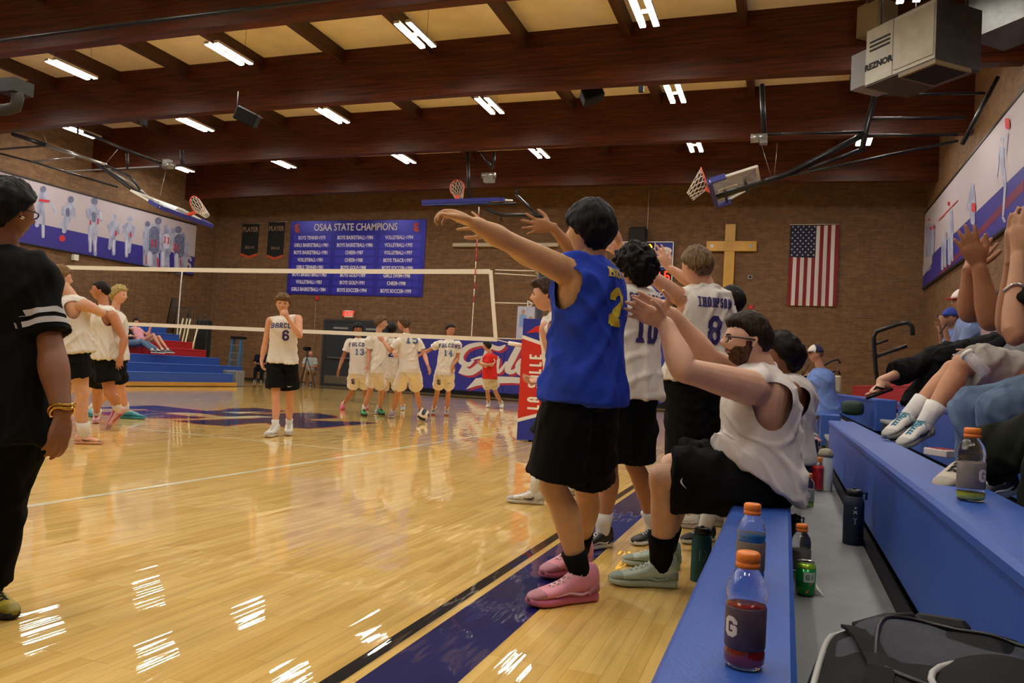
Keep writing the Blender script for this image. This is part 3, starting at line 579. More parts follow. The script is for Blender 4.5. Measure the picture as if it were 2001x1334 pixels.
# right mural
XM2 = XR-.05; r1 = GX(1806, 420, XM2); r2 = GX(1805, 555, XM2); zt = (r1.z+GX(2001, 184, XM2).z)/2+.02; zb0 = (r2.z+GX(2001, 428, XM2).z)/2; yE = (r1.y+r2.y)/2; yS = 8.0
root = empty('sports_mural', (XM2, (yE+yS)/2, zb0), 'white and navy painted mural of athletes on the right side wall', 'mural', 'murals on the side walls')
MB().bx(XM2, XR-.006, yS, yE, zb0, zt).build('white_panel', M_mw, root)
na = GX(1822, 497, XM2); nb = GX(1990, 335, XM2); zz2 = lambda y: na.z+(nb.z-na.z)*(y-na.y)/(nb.y-na.y)
MB().poly([(XM2-.001, yS, zb0), (XM2-.001, na.y, zb0), (XM2-.001, na.y, na.z), (XM2-.001, yS, min(zz2(yS), zt))], .002, (1, 0, 0)).poly([(XM2-.001, na.y, zb0), (XM2-.001, yE, zb0), (XM2-.001, yE, zb0+.35), (XM2-.001, na.y, zb0+.55)], .002, (1, 0, 0)).build('navy_field', M_mn, root)
sb = [GX(1830, 540, XM2), GX(1845, 532, XM2), GX(2001, 372, XM2), GX(2001, 350, XM2)]
MB().poly([(XM2-.004, p.y, p.z) for p in sb], .002, (1, 0, 0)).build('red_band', mat('mural_redband', '6e2344', .6), root)
q = MB()
art(q, [((1959, 270), (1959, 276), 3, 3), ((1958, 290), (1960, 325), 4.5, 3.5), ((1961, 330), (1965, 365), 4, 3), ((1965, 365), (1961, 420), 2.5, 1.8), ((1961, 425), (1964, 432), 2.5), ((1966, 300), (1970, 262), 2), ((1953, 300), (1948, 345), 1.8),
        ((1902, 362), (1898, 385), 3, 5), ((1898, 385), (1890, 410), 4, 2), ((1900, 400), (1902, 435), 6, 4), ((1903, 375), (1904, 395), 3),
        ((1859, 412), (1860, 470), 3, 4), ((1843, 470), (1842, 525), 2.5), ((1848, 455), (1848, 520), 2.5), ((1856, 470), (1856, 515), 3), ((1861, 470), (1862, 508), 2.5),
        ((1812, 445), (1812, 500), 2.5), ((1817, 440), (1817, 500), 2.5), ((1822, 445), (1821, 500), 2.5), ((1826, 440), (1824, 495), 2)], 'x', XM2, .008)
q.build('painted_athlete', M_mg, root)
q = MB(); art(q, [((1970, 235), (1971, 248), 4.5), ((1904, 400), (1904, 410), 4), ((1836, 430), (1873, 391), .8), ((1855, 395), (1855, 400), 1.8), ((1820, 445), (1820, 448), 2), ((1826, 442), (1826, 445), 2), ((1817, 428), (1817, 430), 1.5)], 'x', XM2, .018)
q.build('painted_red_area', M_mr, root)
q = MB(); c = GX(1812, 523, XM2); put_flat(q, wide(text_geo('RESPECT', .42, .008, 2), 1.0), (XM2-.006, c.y, c.z), (0, -1, 0), (0, 0, 1), .002); q.build('painted_word', M_mw, root)
MB().bx(XM2-.02, XR-.006, yS, yE, zt, zt+.05).bx(XM2-.02, XR-.006, yS, yE, zb0-.06, zb0).build('edge_strip', M_frame, root)
# --- posters on back wall
for (x0, y0, x1, y1, lab, g) in ((1012, 598, 1042, 664, 'tall pale poster of two players on the brick behind the net post', 0), (1280, 630, 1305, 672, 'pale blue player poster above padding below the scoreboard', 1)):
    a = GY(x0, y0, YW); b = GY(x1, y1, YW); r = empty('poster', ((a.x+b.x)/2, YW-.01, b.z), lab, 'poster'); MB().bx(a.x, b.x, YW-.012, YW-.002, b.z, a.z).build('sheet', mat('poster_pale', 'b8bcd0', .6, var=.15, vscale=6), r)
    cx = (a.x+b.x)/2; H = a.z-b.z; W = b.x-a.x
    for (u, v, m) in ((.35, .62, 'poster_light_blue:7f9fce'), (.78, .42, 'poster_dark_blue:2c348e')):
        n_, c_ = m.split(':'); q = MB(); X = a.x+u*W; Z = b.z+v*H; q.poly([(X-.15, YW-.014, Z-.3), (X+.15, YW-.014, Z-.3), (X+.14, YW-.014, Z+.12), (X+.05, YW-.014, Z+.17), (X-.05, YW-.014, Z+.17), (X-.14, YW-.014, Z+.12)], .002, (0, 1, 0)); q.build('printed_jersey', mat(n_, c_, .6), r)
        q = MB(); q.poly([(X+.07*math.cos(t*math.pi/6), YW-.0142, Z+.26+.09*math.sin(t*math.pi/6)) for t in range(12)], .002, (0, 1, 0)); q.build('printed_face', mat('poster_face', 'b08a78', .6), r)

# ================================================================ NET
M_tape = mat('net_tape', 'e8e2d2', .7); M_rope = mat('rope', 'e2dccb', .7)
NXR, NXL, NY_, NZT, NZB = -4.11, -13.15, 10.5, 2.415, 1.42
root = empty('volleyball_net', (-8.6, NY_, NZB), 'volleyball net with white tapes strung across the court', 'net')
q = MB(); nseg = 24
for k in range(nseg):
    x0 = NXL+(NXR-NXL)*k/nseg; x1 = NXL+(NXR-NXL)*(k+1)/nseg; sg = lambda x: -.03*math.sin((x-NXL)/(NXR-NXL)*math.pi)
    q.add([(x0, NY_-.006, NZT-.07+sg(x0)), (x1, NY_-.006, NZT-.07+sg(x1)), (x1, NY_-.006, NZT+sg(x1)), (x0, NY_-.006, NZT+sg(x0)), (x0, NY_+.006, NZT-.07+sg(x0)), (x1, NY_+.006, NZT-.07+sg(x1)), (x1, NY_+.006, NZT+sg(x1)), (x0, NY_+.006, NZT+sg(x0))], [(0, 1, 2, 3), (7, 6, 5, 4), (3, 2, 6, 7), (0, 4, 5, 1)])
q.build('top_tape', M_tape, root)
MB().bx(NXL, NXR+.17, NY_-.005, NY_+.005, NZB-.05, NZB+.01).build('bottom_tape', M_tape, root)
MB().bar((NXR+.01, NY_-.004, NZT-.02), (NXR+.15, NY_-.004, NZB), .012, .055, 0, (1, 0, 0)).build('side_tape', M_tape, root)
q = MB()
for k in range(91): x = NXL+.1*k; q.tube([(x, NY_, NZB), (x, NY_, NZT-.06-.03*math.sin((x-NXL)/(NXR-NXL)*math.pi))], .0013, 3, 0, False)
for k in range(1, 10): z = NZB+.1*k; q.tube([(NXL, NY_, z), (NXR+.1, NY_, z)], .0013, 3, 0, False)
tag(q.build('mesh', mat('net_cord', '14120f', .8), root), kind='stuff')
PXP = -3.33
for z0_, z1_ in ((NZT-.01, NZT-.02), (NZT-.06, NZT-.09), (1.93, 1.93), (NZB, 1.42)):
    MB().tube([(NXR+.08, NY_, z0_), (PXP-.05, NY_, z1_)], .007, 5).build('tension_rope', M_rope, root)
MB().tube([(NXR+.15, NY_, NZB-.02), (-3.75, NY_, 1.36)], .008, 5).tube([(-3.76, NY_, 1.355), (-3.5, NY_, 1.325)], .03, 8).build('tension_strap', M_tape, root)
an = empty('net_antenna', (-4.33, NY_-.02, NZB), 'red and white striped antenna rod clipped on the net edge', 'antenna'); M_ar = mat('antenna_red', 'c22a20', .4)
for k in range(19): MB().tube([(-4.33, NY_-.02, NZB+.1*k), (-4.33, NY_-.02, NZB+.1*(k+1))], .008, 6).build('band', M_ar if k % 2 and k > 4 or k in (12, 15) else M_tape, an)
# --- net post
root = empty('net_post', (PXP, NY_, 0), 'black net post wrapped in red and blue padding with white vertical letters', 'net post')
MB().tube([(PXP, NY_, 0), (PXP, NY_, 2.42)], .055, 14).build('pole', M_black, root)
MB().lathe([(0, -.05), (.085, -.05), (.1, -.03), (.1, .03), (.085, .05), (0, .05)], (PXP, NY_, 2.42), 20, 0, Matrix.Rotation(math.pi/2, 3, 'X')).build('pulley', M_steel, root)
MB().lathe([(0, -.055), (.055, -.055), (.055, .055), (0, .055)], (PXP, NY_, 2.42), 16, 0, Matrix.Rotation(math.pi/2, 3, 'X')).build('pulley_hub', M_black, root)
MB().tube([(PXP-.1, NY_-.05, 1.93), (PXP-.16, NY_-.05, 1.96), (PXP-.16, NY_-.05, 1.88), (PXP-.1, NY_-.05, 1.9)], .012, 6, closed=True).build('ring', M_tape, root)
rotp = Matrix.Rotation(math.radians(8), 3, 'Z')
def padp(x, y, z): v = rotp @ Vector((x, y, 0)); return Vector((PXP+v.x, NY_+v.y, z))
hw = .185
def padslab(z0_, z1_, dz_, m, name, g=0.0):
    w_ = hw+g; vs = [padp(-w_, -w_, z0_), padp(w_, -w_, z0_+dz_[0]), padp(w_, w_, z0_+dz_[0]), padp(-w_, w_, z0_), padp(-w_, -w_, z1_), padp(w_, -w_, z1_+dz_[1]), padp(w_, w_, z1_+dz_[1]), padp(-w_, w_, z1_)]
    MB().add(vs, [(3, 2, 1, 0), (4, 5, 6, 7), (0, 1, 5, 4), (1, 2, 6, 5), (2, 3, 7, 6), (3, 0, 4, 7)]).build(name, m, root)
M_pr = mat('pad_red', 'cf2f22', .4); M_pb = mat('pad_blue', '27339a', .4)
padslab(.02, .26, (0, .12), M_pb, 'lower_blue_sleeve'); padslab(.26, .31, (.12, .12), M_wt, 'lower_white_band', .001); padslab(.31, 1.42, (.12, -.11), M_pr, 'red_sleeve', .002); padslab(1.42, 1.47, (-.11, -.11), M_wt, 'upper_white_band', .001); padslab(1.47, 1.7, (-.11, 0), M_pb, 'upper_blue_sleeve')
q = MB(); put_flat(q, block_geo('LA SALLE', .175, .42, .17, .35), padp(.02, -hw-.004, .83), (0, 0, 1), rotp @ Vector((-1, 0, 0)), .003); o = q.build('lettering', M_wt, root); o['label'] = 'white vertical lettering on the red sleeve'
q = MB(); q.poly([padp(x, -hw-.004, z) for x, z in ((-.13, 1.5), (-.06, 1.55), (0, 1.6), (.06, 1.61), (.13, 1.58), (.10, 1.55), (.15, 1.52), (.08, 1.52), (.06, 1.49), (.02, 1.52), (-.03, 1.51))], .003, rotp @ Vector((0, 1, 0))); q.build('falcon_head_emblem', M_pr, root)

# ================================================================ SIDE AND END BASKETS
M_glass = mat('backboard_glass', 'dfe6e8', .05, alpha=.28, spec=.8); M_rim = mat('rim_orange', 'd84a1e', .4); M_net = mat('basket_net', 'd8cfbf', .8)
def hoopring(root, c, nrm, sag, R=.23, tilt=None):
    """rim of centre c with axis nrm; net hangs from it along sag"""
    c = Vector(c); nrm = Vector(nrm).normalized(); Fm = frame(nrm); pts = [c+Fm @ Vector((R*math.cos(t*math.pi/16), 0, R*math.sin(t*math.pi/16))) for t in range(32)]
    MB().tube(pts, .012, 8, closed=True).build('rim', M_rim, root)
    q = MB(); sag = Vector(sag); N = 12; lv = 5; rings = []
    for l in range(lv+1):
        f = l/lv; rr = R*(1-.5*f); cc = c+sag*f; sp = -nrm*(0)+sag.normalized(); 
        ring = []
        for k in range(N):
            t = (k+(l % 2)*.5)*2*math.pi/N; base = Fm @ Vector((rr*math.cos(t), 0, rr*math.sin(t)))
            base = base-sag.normalized()*base.dot(sag.normalized())*(.7*f); ring.append(cc+base)
        rings.append(ring)
    for l in range(lv):
        for k in range(N):
            a = rings[l][k]; s_ = 0 if l % 2 else -1
            q.tube([a, rings[l+1][(k+s_) % N]], .006, 4, 0, False); q.tube([a, rings[l+1][(k+s_+1) % N]], .006, 4, 0, False)
    q.build('net', M_net, root)
def board(root, A, B, C, D, th=.03):
    """A,B bottom corners, C,D top corners"""
    A, B, C, D = map(Vector, (A, B, C, D)); n = (B-A).cross(D-A).normalized()*th
    MB().add([A, B, C, D, A+n, B+n, C+n, D+n], [(0, 1, 2, 3), (7, 6, 5, 4), (0, 4, 5, 1), (1, 5, 6, 2), (2, 6, 7, 3), (3, 7, 4, 0)]).build('backboard', M_glass, root)
    q = MB()
    for a, b in ((A, B), (B, C), (C, D), (D, A)): q.bar(a+n/2, b+n/2, .045, .045, 0, n)
    # target square
    e1 = (B-A); e2 = (D-A); o_ = A+e1*.37+e2*.12
    for a, b in ((o_, o_+e1*.26), (o_+e1*.26, o_+e1*.26+e2*.4), (o_+e1*.26+e2*.4, o_+e2*.4), (o_+e2*.4, o_)): q.bar(a+n*1.1, b+n*1.1, .04, .006, 0, n)
    q.build('white_frame', M_white, root)
    MB().bar(A-e2*.03+n/2, B-e2*.03+n/2, .09, .11, 0, n).bar(A+n/2, A+e2*.33+n/2, .08, .1, 0, n).bar(B+n/2, B+e2*.33+n/2, .08, .1, 0, n).build('blue_edge_pad', mat('pad_edge_blue', '2a2f86', .5), root)
Yh = 16.3
def gy(x, y, Y=Yh): return GY(x, y, Y)
# right
root = empty('basketball_hoop', (3.5, Yh, 6.5), 'side basketball hoop folded up from the right wall, glass board seen from behind', 'basketball hoop', 'folded basketball hoops')
A = Vector((-1.55, 15.4, 4.88)); B = Vector((-1.55, 17.2, 4.8)); D = Vector((-.7, 15.4, 5.14)); C = Vector((-.7, 17.2, 5.28))
board(root, A, B, C, D); e2 = ((D+C)/2-(A+B)/2).normalized(); nrm = Vector((0, 1, 0)).cross(e2).normalized(); nrm = nrm if nrm.z > 0 else -nrm
rc = gy(1377, 348); hoopring(root, rc, e2+Vector((.15, 0, 0)), Vector((-.28, 0, -.38)))
MB().bar(rc+Vector((.02, 0, -.22)), (A+B)/2, .12, .05, 0).build('rim_bracket', M_rim, root)
for pts, r, nm in (([(1400, 385), (1540, 340), (1690, 262)], .06, 'main_arm'), ([(1580, 330), (1690, 290)], .04, 'lower_arm'), ([(1710, 185), (1690, 262), (1685, 292)], .055, 'upright'), ([(1710, 185), (1925, 182)], .03, 'top_strut'), ([(1700, 232), (1885, 230)], .035, 'middle_strut'), ([(1690, 265), (1872, 263)], .03, 'bottom_strut'), ([(1495, 262), (1690, 258)], .03, 'winch_strut'), ([(1535, 345), (1680, 315), (1872, 275)], .028, 'diagonal_brace'), ([(1489, 165), (1493, 262)], .05, 'winch_post'), ([(1880, 282), (1950, 150)], .04, 'wall_bracket')):
    MB().tube([gy(*p) for p in pts], r, 8).build(nm, M_black, root)
for x in (1413, 1453): MB().bar(gy(x, 362 if x < 1430 else 345)+Vector((0, 0, .05)), gy(x+8, 396 if x < 1430 else 378), .06, .06).build('board_clamp', M_black, root)
P = gy(1480, 270); MB().lathe([(0, -.13), (.09, -.13), (.09, .13), (0, .13)], P, 14, 0, Matrix.Rotation(math.pi/2, 3, 'Y')).box(P+Vector((.12, 0, -.03)), (.14, .16, .2)).build('winch_motor', mat('worn_steel', '8d8a84', .35, metal=.7, var=.3, vscale=20), root)
for a, b in (((1488, 283), (1507, 345)), ((1519, 280), (1513, 345))): MB().tube([gy(*a), gy(*b)], .006, 4).build('cable', M_steel, root)
# left
root = empty('basketball_hoop', (-22, Yh, 6.5), 'side basketball hoop with orange rim folded up from the left wall', 'basketball hoop', 'folded basketball hoops')
A = Vector((-15.0, 17.25, 4.5)); B = Vector((-15.0, 15.36, 4.6)); C = Vector((-16.0, 15.4, 5.05)); D = Vector((-16.0, 17.25, 4.95)); board(root, A, B, C, D)
rc = GY(384, 400, Yh+.1); hoopring(root, rc, Vector((.95, .0, .25)), Vector((.27, .1, -.27)))
MB().bar(rc+Vector((-.02, 0, -.2)), (A+B)/2+Vector((0, 0, .02)), .14, .06).build('rim_bracket', M_rim, root)
for pts, r, nm, m in (([(25, 262), (92, 284)], .06, 'rear_arm', M_black), ([(92, 284), (207, 322)], .05, 'light_arm', M_steel), ([(190, 320), (262, 372), (318, 402)], .055, 'main_arm', M_black), ([(190, 320), (258, 358), (300, 392)], .03, 'upper_arm', M_steel), ([(205, 322), (255, 345), (275, 372)], .035, 'diagonal_brace', M_black), ([(0, 292), (88, 284)], .03, 'top_strut', M_black), ([(62, 316), (146, 307)], .028, 'middle_strut', M_steel), ([(0, 300), (70, 318), (130, 336), (230, 365)], .03, 'bottom_strut', M_black), ([(130, 335), (310, 325)], .02, 'winch_strut', M_grey), ([(165, 258), (240, 290), (318, 320)], .04, 'winch_arm', M_black), ([(355, 293), (357, 325)], .05, 'winch_post', M_black), ([(248, 300), (250, 330)], .04, 'hanger_post', M_black), ([(152, 248), (152, 262)], .03, 'hanger_post', M_black)):
    MB().tube([gy(*p) for p in pts], r, 8).build(nm, m, root)
for a, b in (((230, 292), (206, 320)), ((324, 335), (313, 382)), ((82, 257), (93, 282))): MB().tube([gy(*a), gy(*b)], .008, 4).build('cable', M_steel, root)
P = gy(330, 324); MB().lathe([(0, -.16), (.09, -.16), (.09, .16), (0, .16)], P, 14, 0, Matrix.Rotation(math.pi/2, 3, 'Y')).box(P+Vector((-.05, 0, .1)), (.2, .16, .12)).build('winch_motor', mat('worn_steel', '8d8a84', .35), root)
# far end
Ye = 20.9
root = empty('basketball_hoop', (-9.6, Ye, 5.9), 'end basketball hoop swung up flat near the back wall, navy edge towards us', 'basketball hoop', 'folded basketball hoops')
a = GY(826, 396, Ye); b = GY(976, 391, Ye); vd = Vector((0, 1, .2)).normalized()
A, B = a, b; D = A+vd*1.1; C = B+vd*1.1; board(root, A, B, C, D, .05)
MB().bar(A+Vector((.0, 0, -.02)), A.lerp(B, .88)+Vector((0, 0, -.02)), .1, .14).build('navy_bottom_pad', mat('pad_edge_blue', '2a2f86', .5), root)
rc = GY(893, 367, Ye+.1); hoopring(root, rc, Vector((0, 1, .1)), Vector((-.04, .3, -.25)))
MB().bar(rc+Vector((.02, 0, -.24)), rc+Vector((.03, 0, -.42)), .14, .08).build('rim_bracket', M_rim, root)
for pts, r, nm in (([(914, 297), (917, 388)], .05, 'post'), ([(850, 402), (1010, 398)], .035, 'cross_bar'), ([(1008, 380), (1058, 427)], .04, 'diagonal_brace'), ([(950, 408), (980, 420), (1065, 421)], .05, 'rear_frame'), ([(978, 420), (979, 432)], .03, 'hook'), ([(1010, 370), (1010, 382)], .04, 'hanger_post'), ([(940, 297), (962, 330)], .04, 'winch_arm'), ([(965, 297), (964, 325)], .05, 'winch_post')):
    MB().tube([GY(*p, Ye) for p in pts], r, 8).build(nm, M_black, root)
P = GY(955, 343, Ye); MB().lathe([(0, -.2), (.09, -.2), (.09, .2), (0, .2)], P, 14, 0, Matrix.Rotation(math.pi/2, 3, 'Y')).box(P+Vector((.02, 0, -.12)), (.3, .2, .15)).build('winch_motor', mat('worn_steel', '8d8a84', .35), root)

# ================================================================ HEATER, DUCTS, SPEAKERS, PIPE
hd = Vector(ray(400, 700)); hd.z = 0; hd.normalize(); hp = Vector((hd.y, -hd.x, 0))     # hp points to the right of hd
P0 = PD(1690, 171, 13.0)
# find length so that the near corner lands on the photo column
best = min(((abs(1000.5+F_PX*((np.array(P0-hd*L_)-CP)@CR)/((np.array(P0-hd*L_)-CP)@CF)-1827)), L_) for L_ in [k*.05 for k in range(5, 80)]); HL = best[1]
P1 = P0-hd*HL; HH = 1.0; Hd = .95
hh = (P0-Vector(CP)).length*98/F_PX
root = empty('gas_heater', (P0.x, P0.y, P0.z), 'white box heater with louvres hanging in the upper right corner', 'heater')
def obox(name, p, L_, W_, z0_, z1_, m, l0=0, w0=0):
    a = p-hd*l0+hp*w0; vs = []
    for z in (z0_, z1_):
        for (l, w__) in ((0, 0), (L_, 0), (L_, W_), (0, W_)): q = a-hd*l+hp*w__; vs.append((q.x, q.y, z))
    return MB().add(vs, [(3, 2, 1, 0), (4, 5, 6, 7), (0, 1, 5, 4), (1, 2, 6, 5), (2, 3, 7, 6), (3, 0, 4, 7)]).build(name, m, root)
zb, zt_ = P0.z, P0.z+hh; M_hw = mat('heater_enamel', '98937f', .4, var=.12, vscale=4); M_galv = mat('galvanised', '3e3d3a', .45, metal=.5, var=.25, vscale=5)
obox('cabinet', P0, HL, Hd, zb, zt_, M_galv); obox('side_panel', P0, HL*.40, .02, zb+.02, zt_-.02, M_hw, .02, -.02); obox('access_panel', P0, HL*.54, .03, zb+.08, zt_-.08, M_hw, HL*.44, -.03); obox('panel_frame', P0, HL*.58, .012, zb+.02, zt_-.02, mat('heater_frame', 'a39e8e', .4), HL*.415, -.012)
for k in range(3): obox('louvre', P0, HL*.3, .012, zt_-.26-.07*k, zt_-.235-.07*k, M_dark, .1, -.032)
q = MB(); c = P0-hd*(HL*.21)-hp*.022; put_flat(q, text_geo('REZNOR', .14, .008, 2), (c.x, c.y, zb+.3), -hd, (0, 0, 1), .003); q.build('lettering', M_dark, root)
obox('bottom_grille', P0, HL*.5, Hd*.8, zb-.06, zb, mat('heater_brass', '7a6a48', .5), HL*.5, 0); obox('dark_grille', P0, HL*.44, Hd*.7, zb-.065, zb-.055, M_dark, HL*.53, .05)
obox('intake_hood', P0, .4, .6, zb+.1, zt_-.25, mat('hood_grey', '77777a', .5), -.42, .1)
rh = MB()
for l, w__ in ((.2, .1), (HL-.2, .1), (.2, Hd-.1), (HL-.2, Hd-.1)): q = P0-hd*l+hp*w__; rh.tube([(q.x, q.y, zt_), (q.x, q.y, 8.3)], .012, 5)
rh.build('hanger_rods', M_black, root)
root = empty('air_duct', tuple(PD(1950, 50, 14.0)), 'dark grey sheet metal duct boxes between the heater and right wall', 'air duct')
obox('duct_box', PD(1890, 79, 13.4), 1.0, .9, PD(1890, 79, 13.4).z, PD(1890, 79, 13.4).z+1.1, M_galv); obox('duct_branch', PD(1672, 100, 15.0), .5, .5, PD(1672, 100, 15).z+.25, PD(1672, 100, 15).z+.85, mat('duct_beige', '7d6f55', .6))
o = MB().tube([(XL, 11.55, 7.22), (-14, 11.55, 7.3), (-6, 11.55, 7.32), (XR, 11.55, 7.2)], .045, 8).build('ceiling_pipe', M_black, None, (-9, 11.55, 7.2)); tag(o, 'long black pipe running along the nearest visible beam', 'pipe')
for (x, y, d, s, lab) in ((483, 229, 17.8, -1, 'black loudspeaker hanging under the beams left of centre'), (1157, 186, 18.2, 1, 'black loudspeaker hanging under the beams right of centre')):  # both are unlit loudspeaker boxes hung below the beams
    P = PD(x, y, d); r = empty('hanging_speaker', tuple(P), lab, 'loudspeaker', None)
    MB().box(P, (.5, .35, .32), 0, Matrix.Rotation(math.radians(-25*s), 3, 'Y') @ Matrix.Rotation(.4, 3, 'Z'), .03).build('cabinet', M_dark, r)
    MB().tube([P+Vector((-.2*-s, 0, .1)), P+Vector((-.3*-s, 0, .3)), P+Vector((-.3*-s, 0, .62))], .015, 6).build('bracket', M_black, r)
for (x, y, d, lab) in ((281, 240, 16.3, 'small dark box on the beam edge near the left'), (1253, 174, 16.3, 'small dark box on the beam edge near the right')):
    P = PD(x, y, d); tag(MB().box(P, (.1, .1, .12)).build('sensor_box', M_dark, None, P), lab, 'sensor', 'sensor boxes on the beams')
root = empty('duct_pipe', tuple(PD(25, 190, 15)), 'grey bent duct pipe at the far left under the beam', 'duct')
MB().tube([PD(-20, 212, 14.5), PD(10, 215, 14.5), PD(30, 210, 14.5), PD(35, 190, 14.5), PD(30, 172, 14.5)], .11, 10).build('elbow_pipe', mat('duct_dim', '25231f', .6, metal=.2), root); MB().box(PD(30, 172, 14.6), (.45, .4, .25)).build('duct_cap', mat('duct_dim', '4a463e', .5), root)
# ================================================================ BLEACHERS
M_deck = mat('deck_grey', '76787a', .55, var=.12, vscale=6, bump=.1, bscale=200); M_plinth = mat('plinth_wood', 'b98a3c', .45, var=.15, vscale=3, stretch=(3, .4, 1)); M_under = mat('under_black', '0d0d0e', .8)
ROWM = [M_blue, M_blue, M_blue, M_redp, M_redp, M_blue, M_blue]
def bleacher(sx, x0, dx, z0, dz, y0, y1, label, name='bleachers', ends=None, sw=.24, first=0):
    """sx=+1 rises to the right; x0 front edge of row 0; rows from y0 to y1"""
    root = empty(name, (x0, (y0+y1)/2, 0), label, 'bleachers', 'bleacher banks')
    X = lambda v: x0+sx*v
    for k in range(first, 7):
        a = k*dx; zt = z0+k*dz; ye = y1 if ends is None else ends(k)
        q = MB(); q.bx(X(a), X(a+sw), y0, ye, zt-.045, zt, 0, .012)
        if k: q.bx(X(a+.012), X(a+sw-.004), y0, ye, zt-.38, zt-.03, 0, .005)
        else: q.bx(X(a+.012), X(a+.032), y0, ye, zt-.30, zt-.03, 0, .005)
        q.build('seat_board', ROWM[k], root)
        if k < 6:
            zd = dz*(k+1) if sx > 0 else dz*(k+1)-.02
            MB().bx(X(a+sw-.02), X(a+dx+.0), y0, ye, zd-.03, zd, 0, .004).build('deck', M_deck, root)
            MB().bx(X(a+dx-.028), X(a+dx+.008), y0, ye, zd, zd+.028, 0).build('deck_edge', M_dark, root)
        f = MB()
        f.bx(X(a+.05), X(a+sw-.03), y0+.02, ye-.02, 0, zt-.4 if k else .12); f.build('support', M_under, root)
    return root
bleacher(1, -.20, .60, .43, .22, -4.0, 8.26, 'blue and red wooden bleachers in the right foreground, nearer bank')
bleacher(1, -.20, .60, .43, .22, 10.2, 22.0, 'farther bank of blue and red bleachers beyond the aisle on the right', first=1)
rt = bleacher(-1, -16.38, .57, .40, .235, -3.0, 21.0, 'blue and red bleachers along the left side wall', ends=lambda k: [20.3, 21.4, 21, 21, 21, 21, 21][k])
MB().bx(-16.3, -16.45, -3, 20.4, .02, .13).build('wood_plinth', M_plinth, rt); MB().bx(-16.42, -17.6, 20.5, 20.9, 0, .5, 0, .02).build('end_panel', M_deck, rt)
# aisle steps and rails on the right
st = empty('aisle_steps', (.9, 9.2, 0), 'grey aisle steps between the two right bleacher banks', 'steps')
for k in range(1, 6): MB().bx(-.20+.6*k+.05, -.20+.6*(k+1), 8.35, 10.1, .22*k+.16, .22*k+.2, 0, .01).build('tread', M_deck, st); MB().bx(-.20+.6*k+.07, -.20+.6*(k+1)-.02, 8.4, 10.05, 0, .22*k+.16).build('riser', M_under, st)
def rail(pts, r, lab, Y):
    o = MB().tube([GY(*p, Y) for p in pts], r, 10).build('handrail', M_black, None, GY(*pts[0], Y)); return tag(o, lab, 'handrail', 'black bleacher handrails')
R1 = empty('handrail', tuple(GY(1715, 720, 10.15)), 'tall black bent handrail at the aisle end of the far right bleachers', 'handrail', 'black bleacher handrails')
MB().tube([GY(*p, 10.15) for p in ((1717, 762), (1711, 720), (1707, 660), (1712, 648), (1755, 633), (1772, 630), (1782, 637), (1784, 655))], .026, 10).build('top_rail', M_black, R1)
MB().tube([GY(*p, 10.15) for p in ((1711, 697), (1750, 683), (1772, 676))], .022, 8).build('mid_rail', M_black, R1); MB().tube([GY(*p, 10.15) for p in ((1709, 673), (1735, 664))], .016, 8).build('upper_stub', M_black, R1)
R2 = empty('handrail', tuple(GY(1612, 730, 17)), 'small distant pair of bent black rails behind the seated person in cap', 'handrail', 'black bleacher handrails')
for dy in (0, 22): MB().tube([GY(x, y+dy, 17) for x, y in ((1606, 716), (1625, 705), (1638, 702), (1642, 710))], .022, 8).build('rail_bar', M_black, R2)
p_ = GY(1606, 716, 17); MB().tube([p_, (p_.x, p_.y, .5)], .022, 8).build('rail_post', M_black, R2)
# ================================================================ LADDER, STORED THINGS
Yl = 23.0
lad = empty('step_ladder', tuple(GY(462, 750, Yl)), 'blue folding step ladder standing beyond the end of left bleachers', 'ladder')
M_lad = mat('ladder_blue', '3c6f9e', .45)
lp = lambda x, y, d=0: GY(x, y, Yl+d)
MB().bar(lp(455, 660), lp(444, 748), .05, .08).build('front_rail', M_lad, lad); MB().bar(lp(471, 660), lp(462, 749), .05, .08).build('front_rail', M_lad, lad)
MB().bar(lp(459, 660, .1), lp(458, 745, .9), .05, .06).build('rear_rail', M_lad, lad); MB().bar(lp(473, 660, .1), lp(472, 745, .9), .05, .06).build('rear_rail', M_lad, lad)
MB().bx(lp(454, 659).x, lp(474, 659).x, Yl-.1, Yl+.25, lp(460, 662).z, lp(460, 657).z, 0, .01).build('top_cap', M_dark, lad)
for y in (674, 689, 703, 718, 732): MB().bar(lp(455-(y-660)*.125, y), lp(471-(y-660)*.1, y), .07, .03).build('step', mat('ladder_step', '8b8f90', .4, metal=.6), lad)
Ys = 22.3
def leanrack(name, x0, y0, x1, y1, lean, lab, n=7):
    r = empty(name, tuple(GY((x0+x1)/2, y1, Ys)), lab, 'folded railing', 'railings stored behind the left bleachers'); b = MB()
    b.tube([GY(x0-lean, y1, Ys), GY(x0, y0, Ys+.2), GY(x1, y0+3, Ys+.2), GY(x1-lean, y1, Ys)], .02, 6); b.build('frame', M_black, r)
    for k in range(1, n): t = k/n; MB().tube([GY(x0-lean+(x1-x0)*t, y1, Ys), GY(x0+(x1-x0)*t, y0+1, Ys+.2)], .012, 5).build('bar', M_black, r)
leanrack('folded_railing', 336, 582, 350, 650, 14, 'tall narrow dark railing leaning behind the left bleachers'); leanrack('folded_railing', 346, 598, 372, 668, 10, 'wider dark railing leaning next to the tall narrow one')
leanrack('folded_railing', 367, 612, 405, 690, 0, 'lowest dark railing standing beside the pale stored posts')
r = empty('mat_stack', tuple(GY(395, 690, 22.6)), 'dark padded mat standing on edge by the wall behind bleachers', 'gym mat'); MB().bx(GY(384, 620, 22.6).x, GY(407, 620, 22.6).x, 22.6, 22.85, 0, GY(395, 625, 22.6).z, 0, .03).build('mat', mat('mat_dark', '14181a', .6), r)
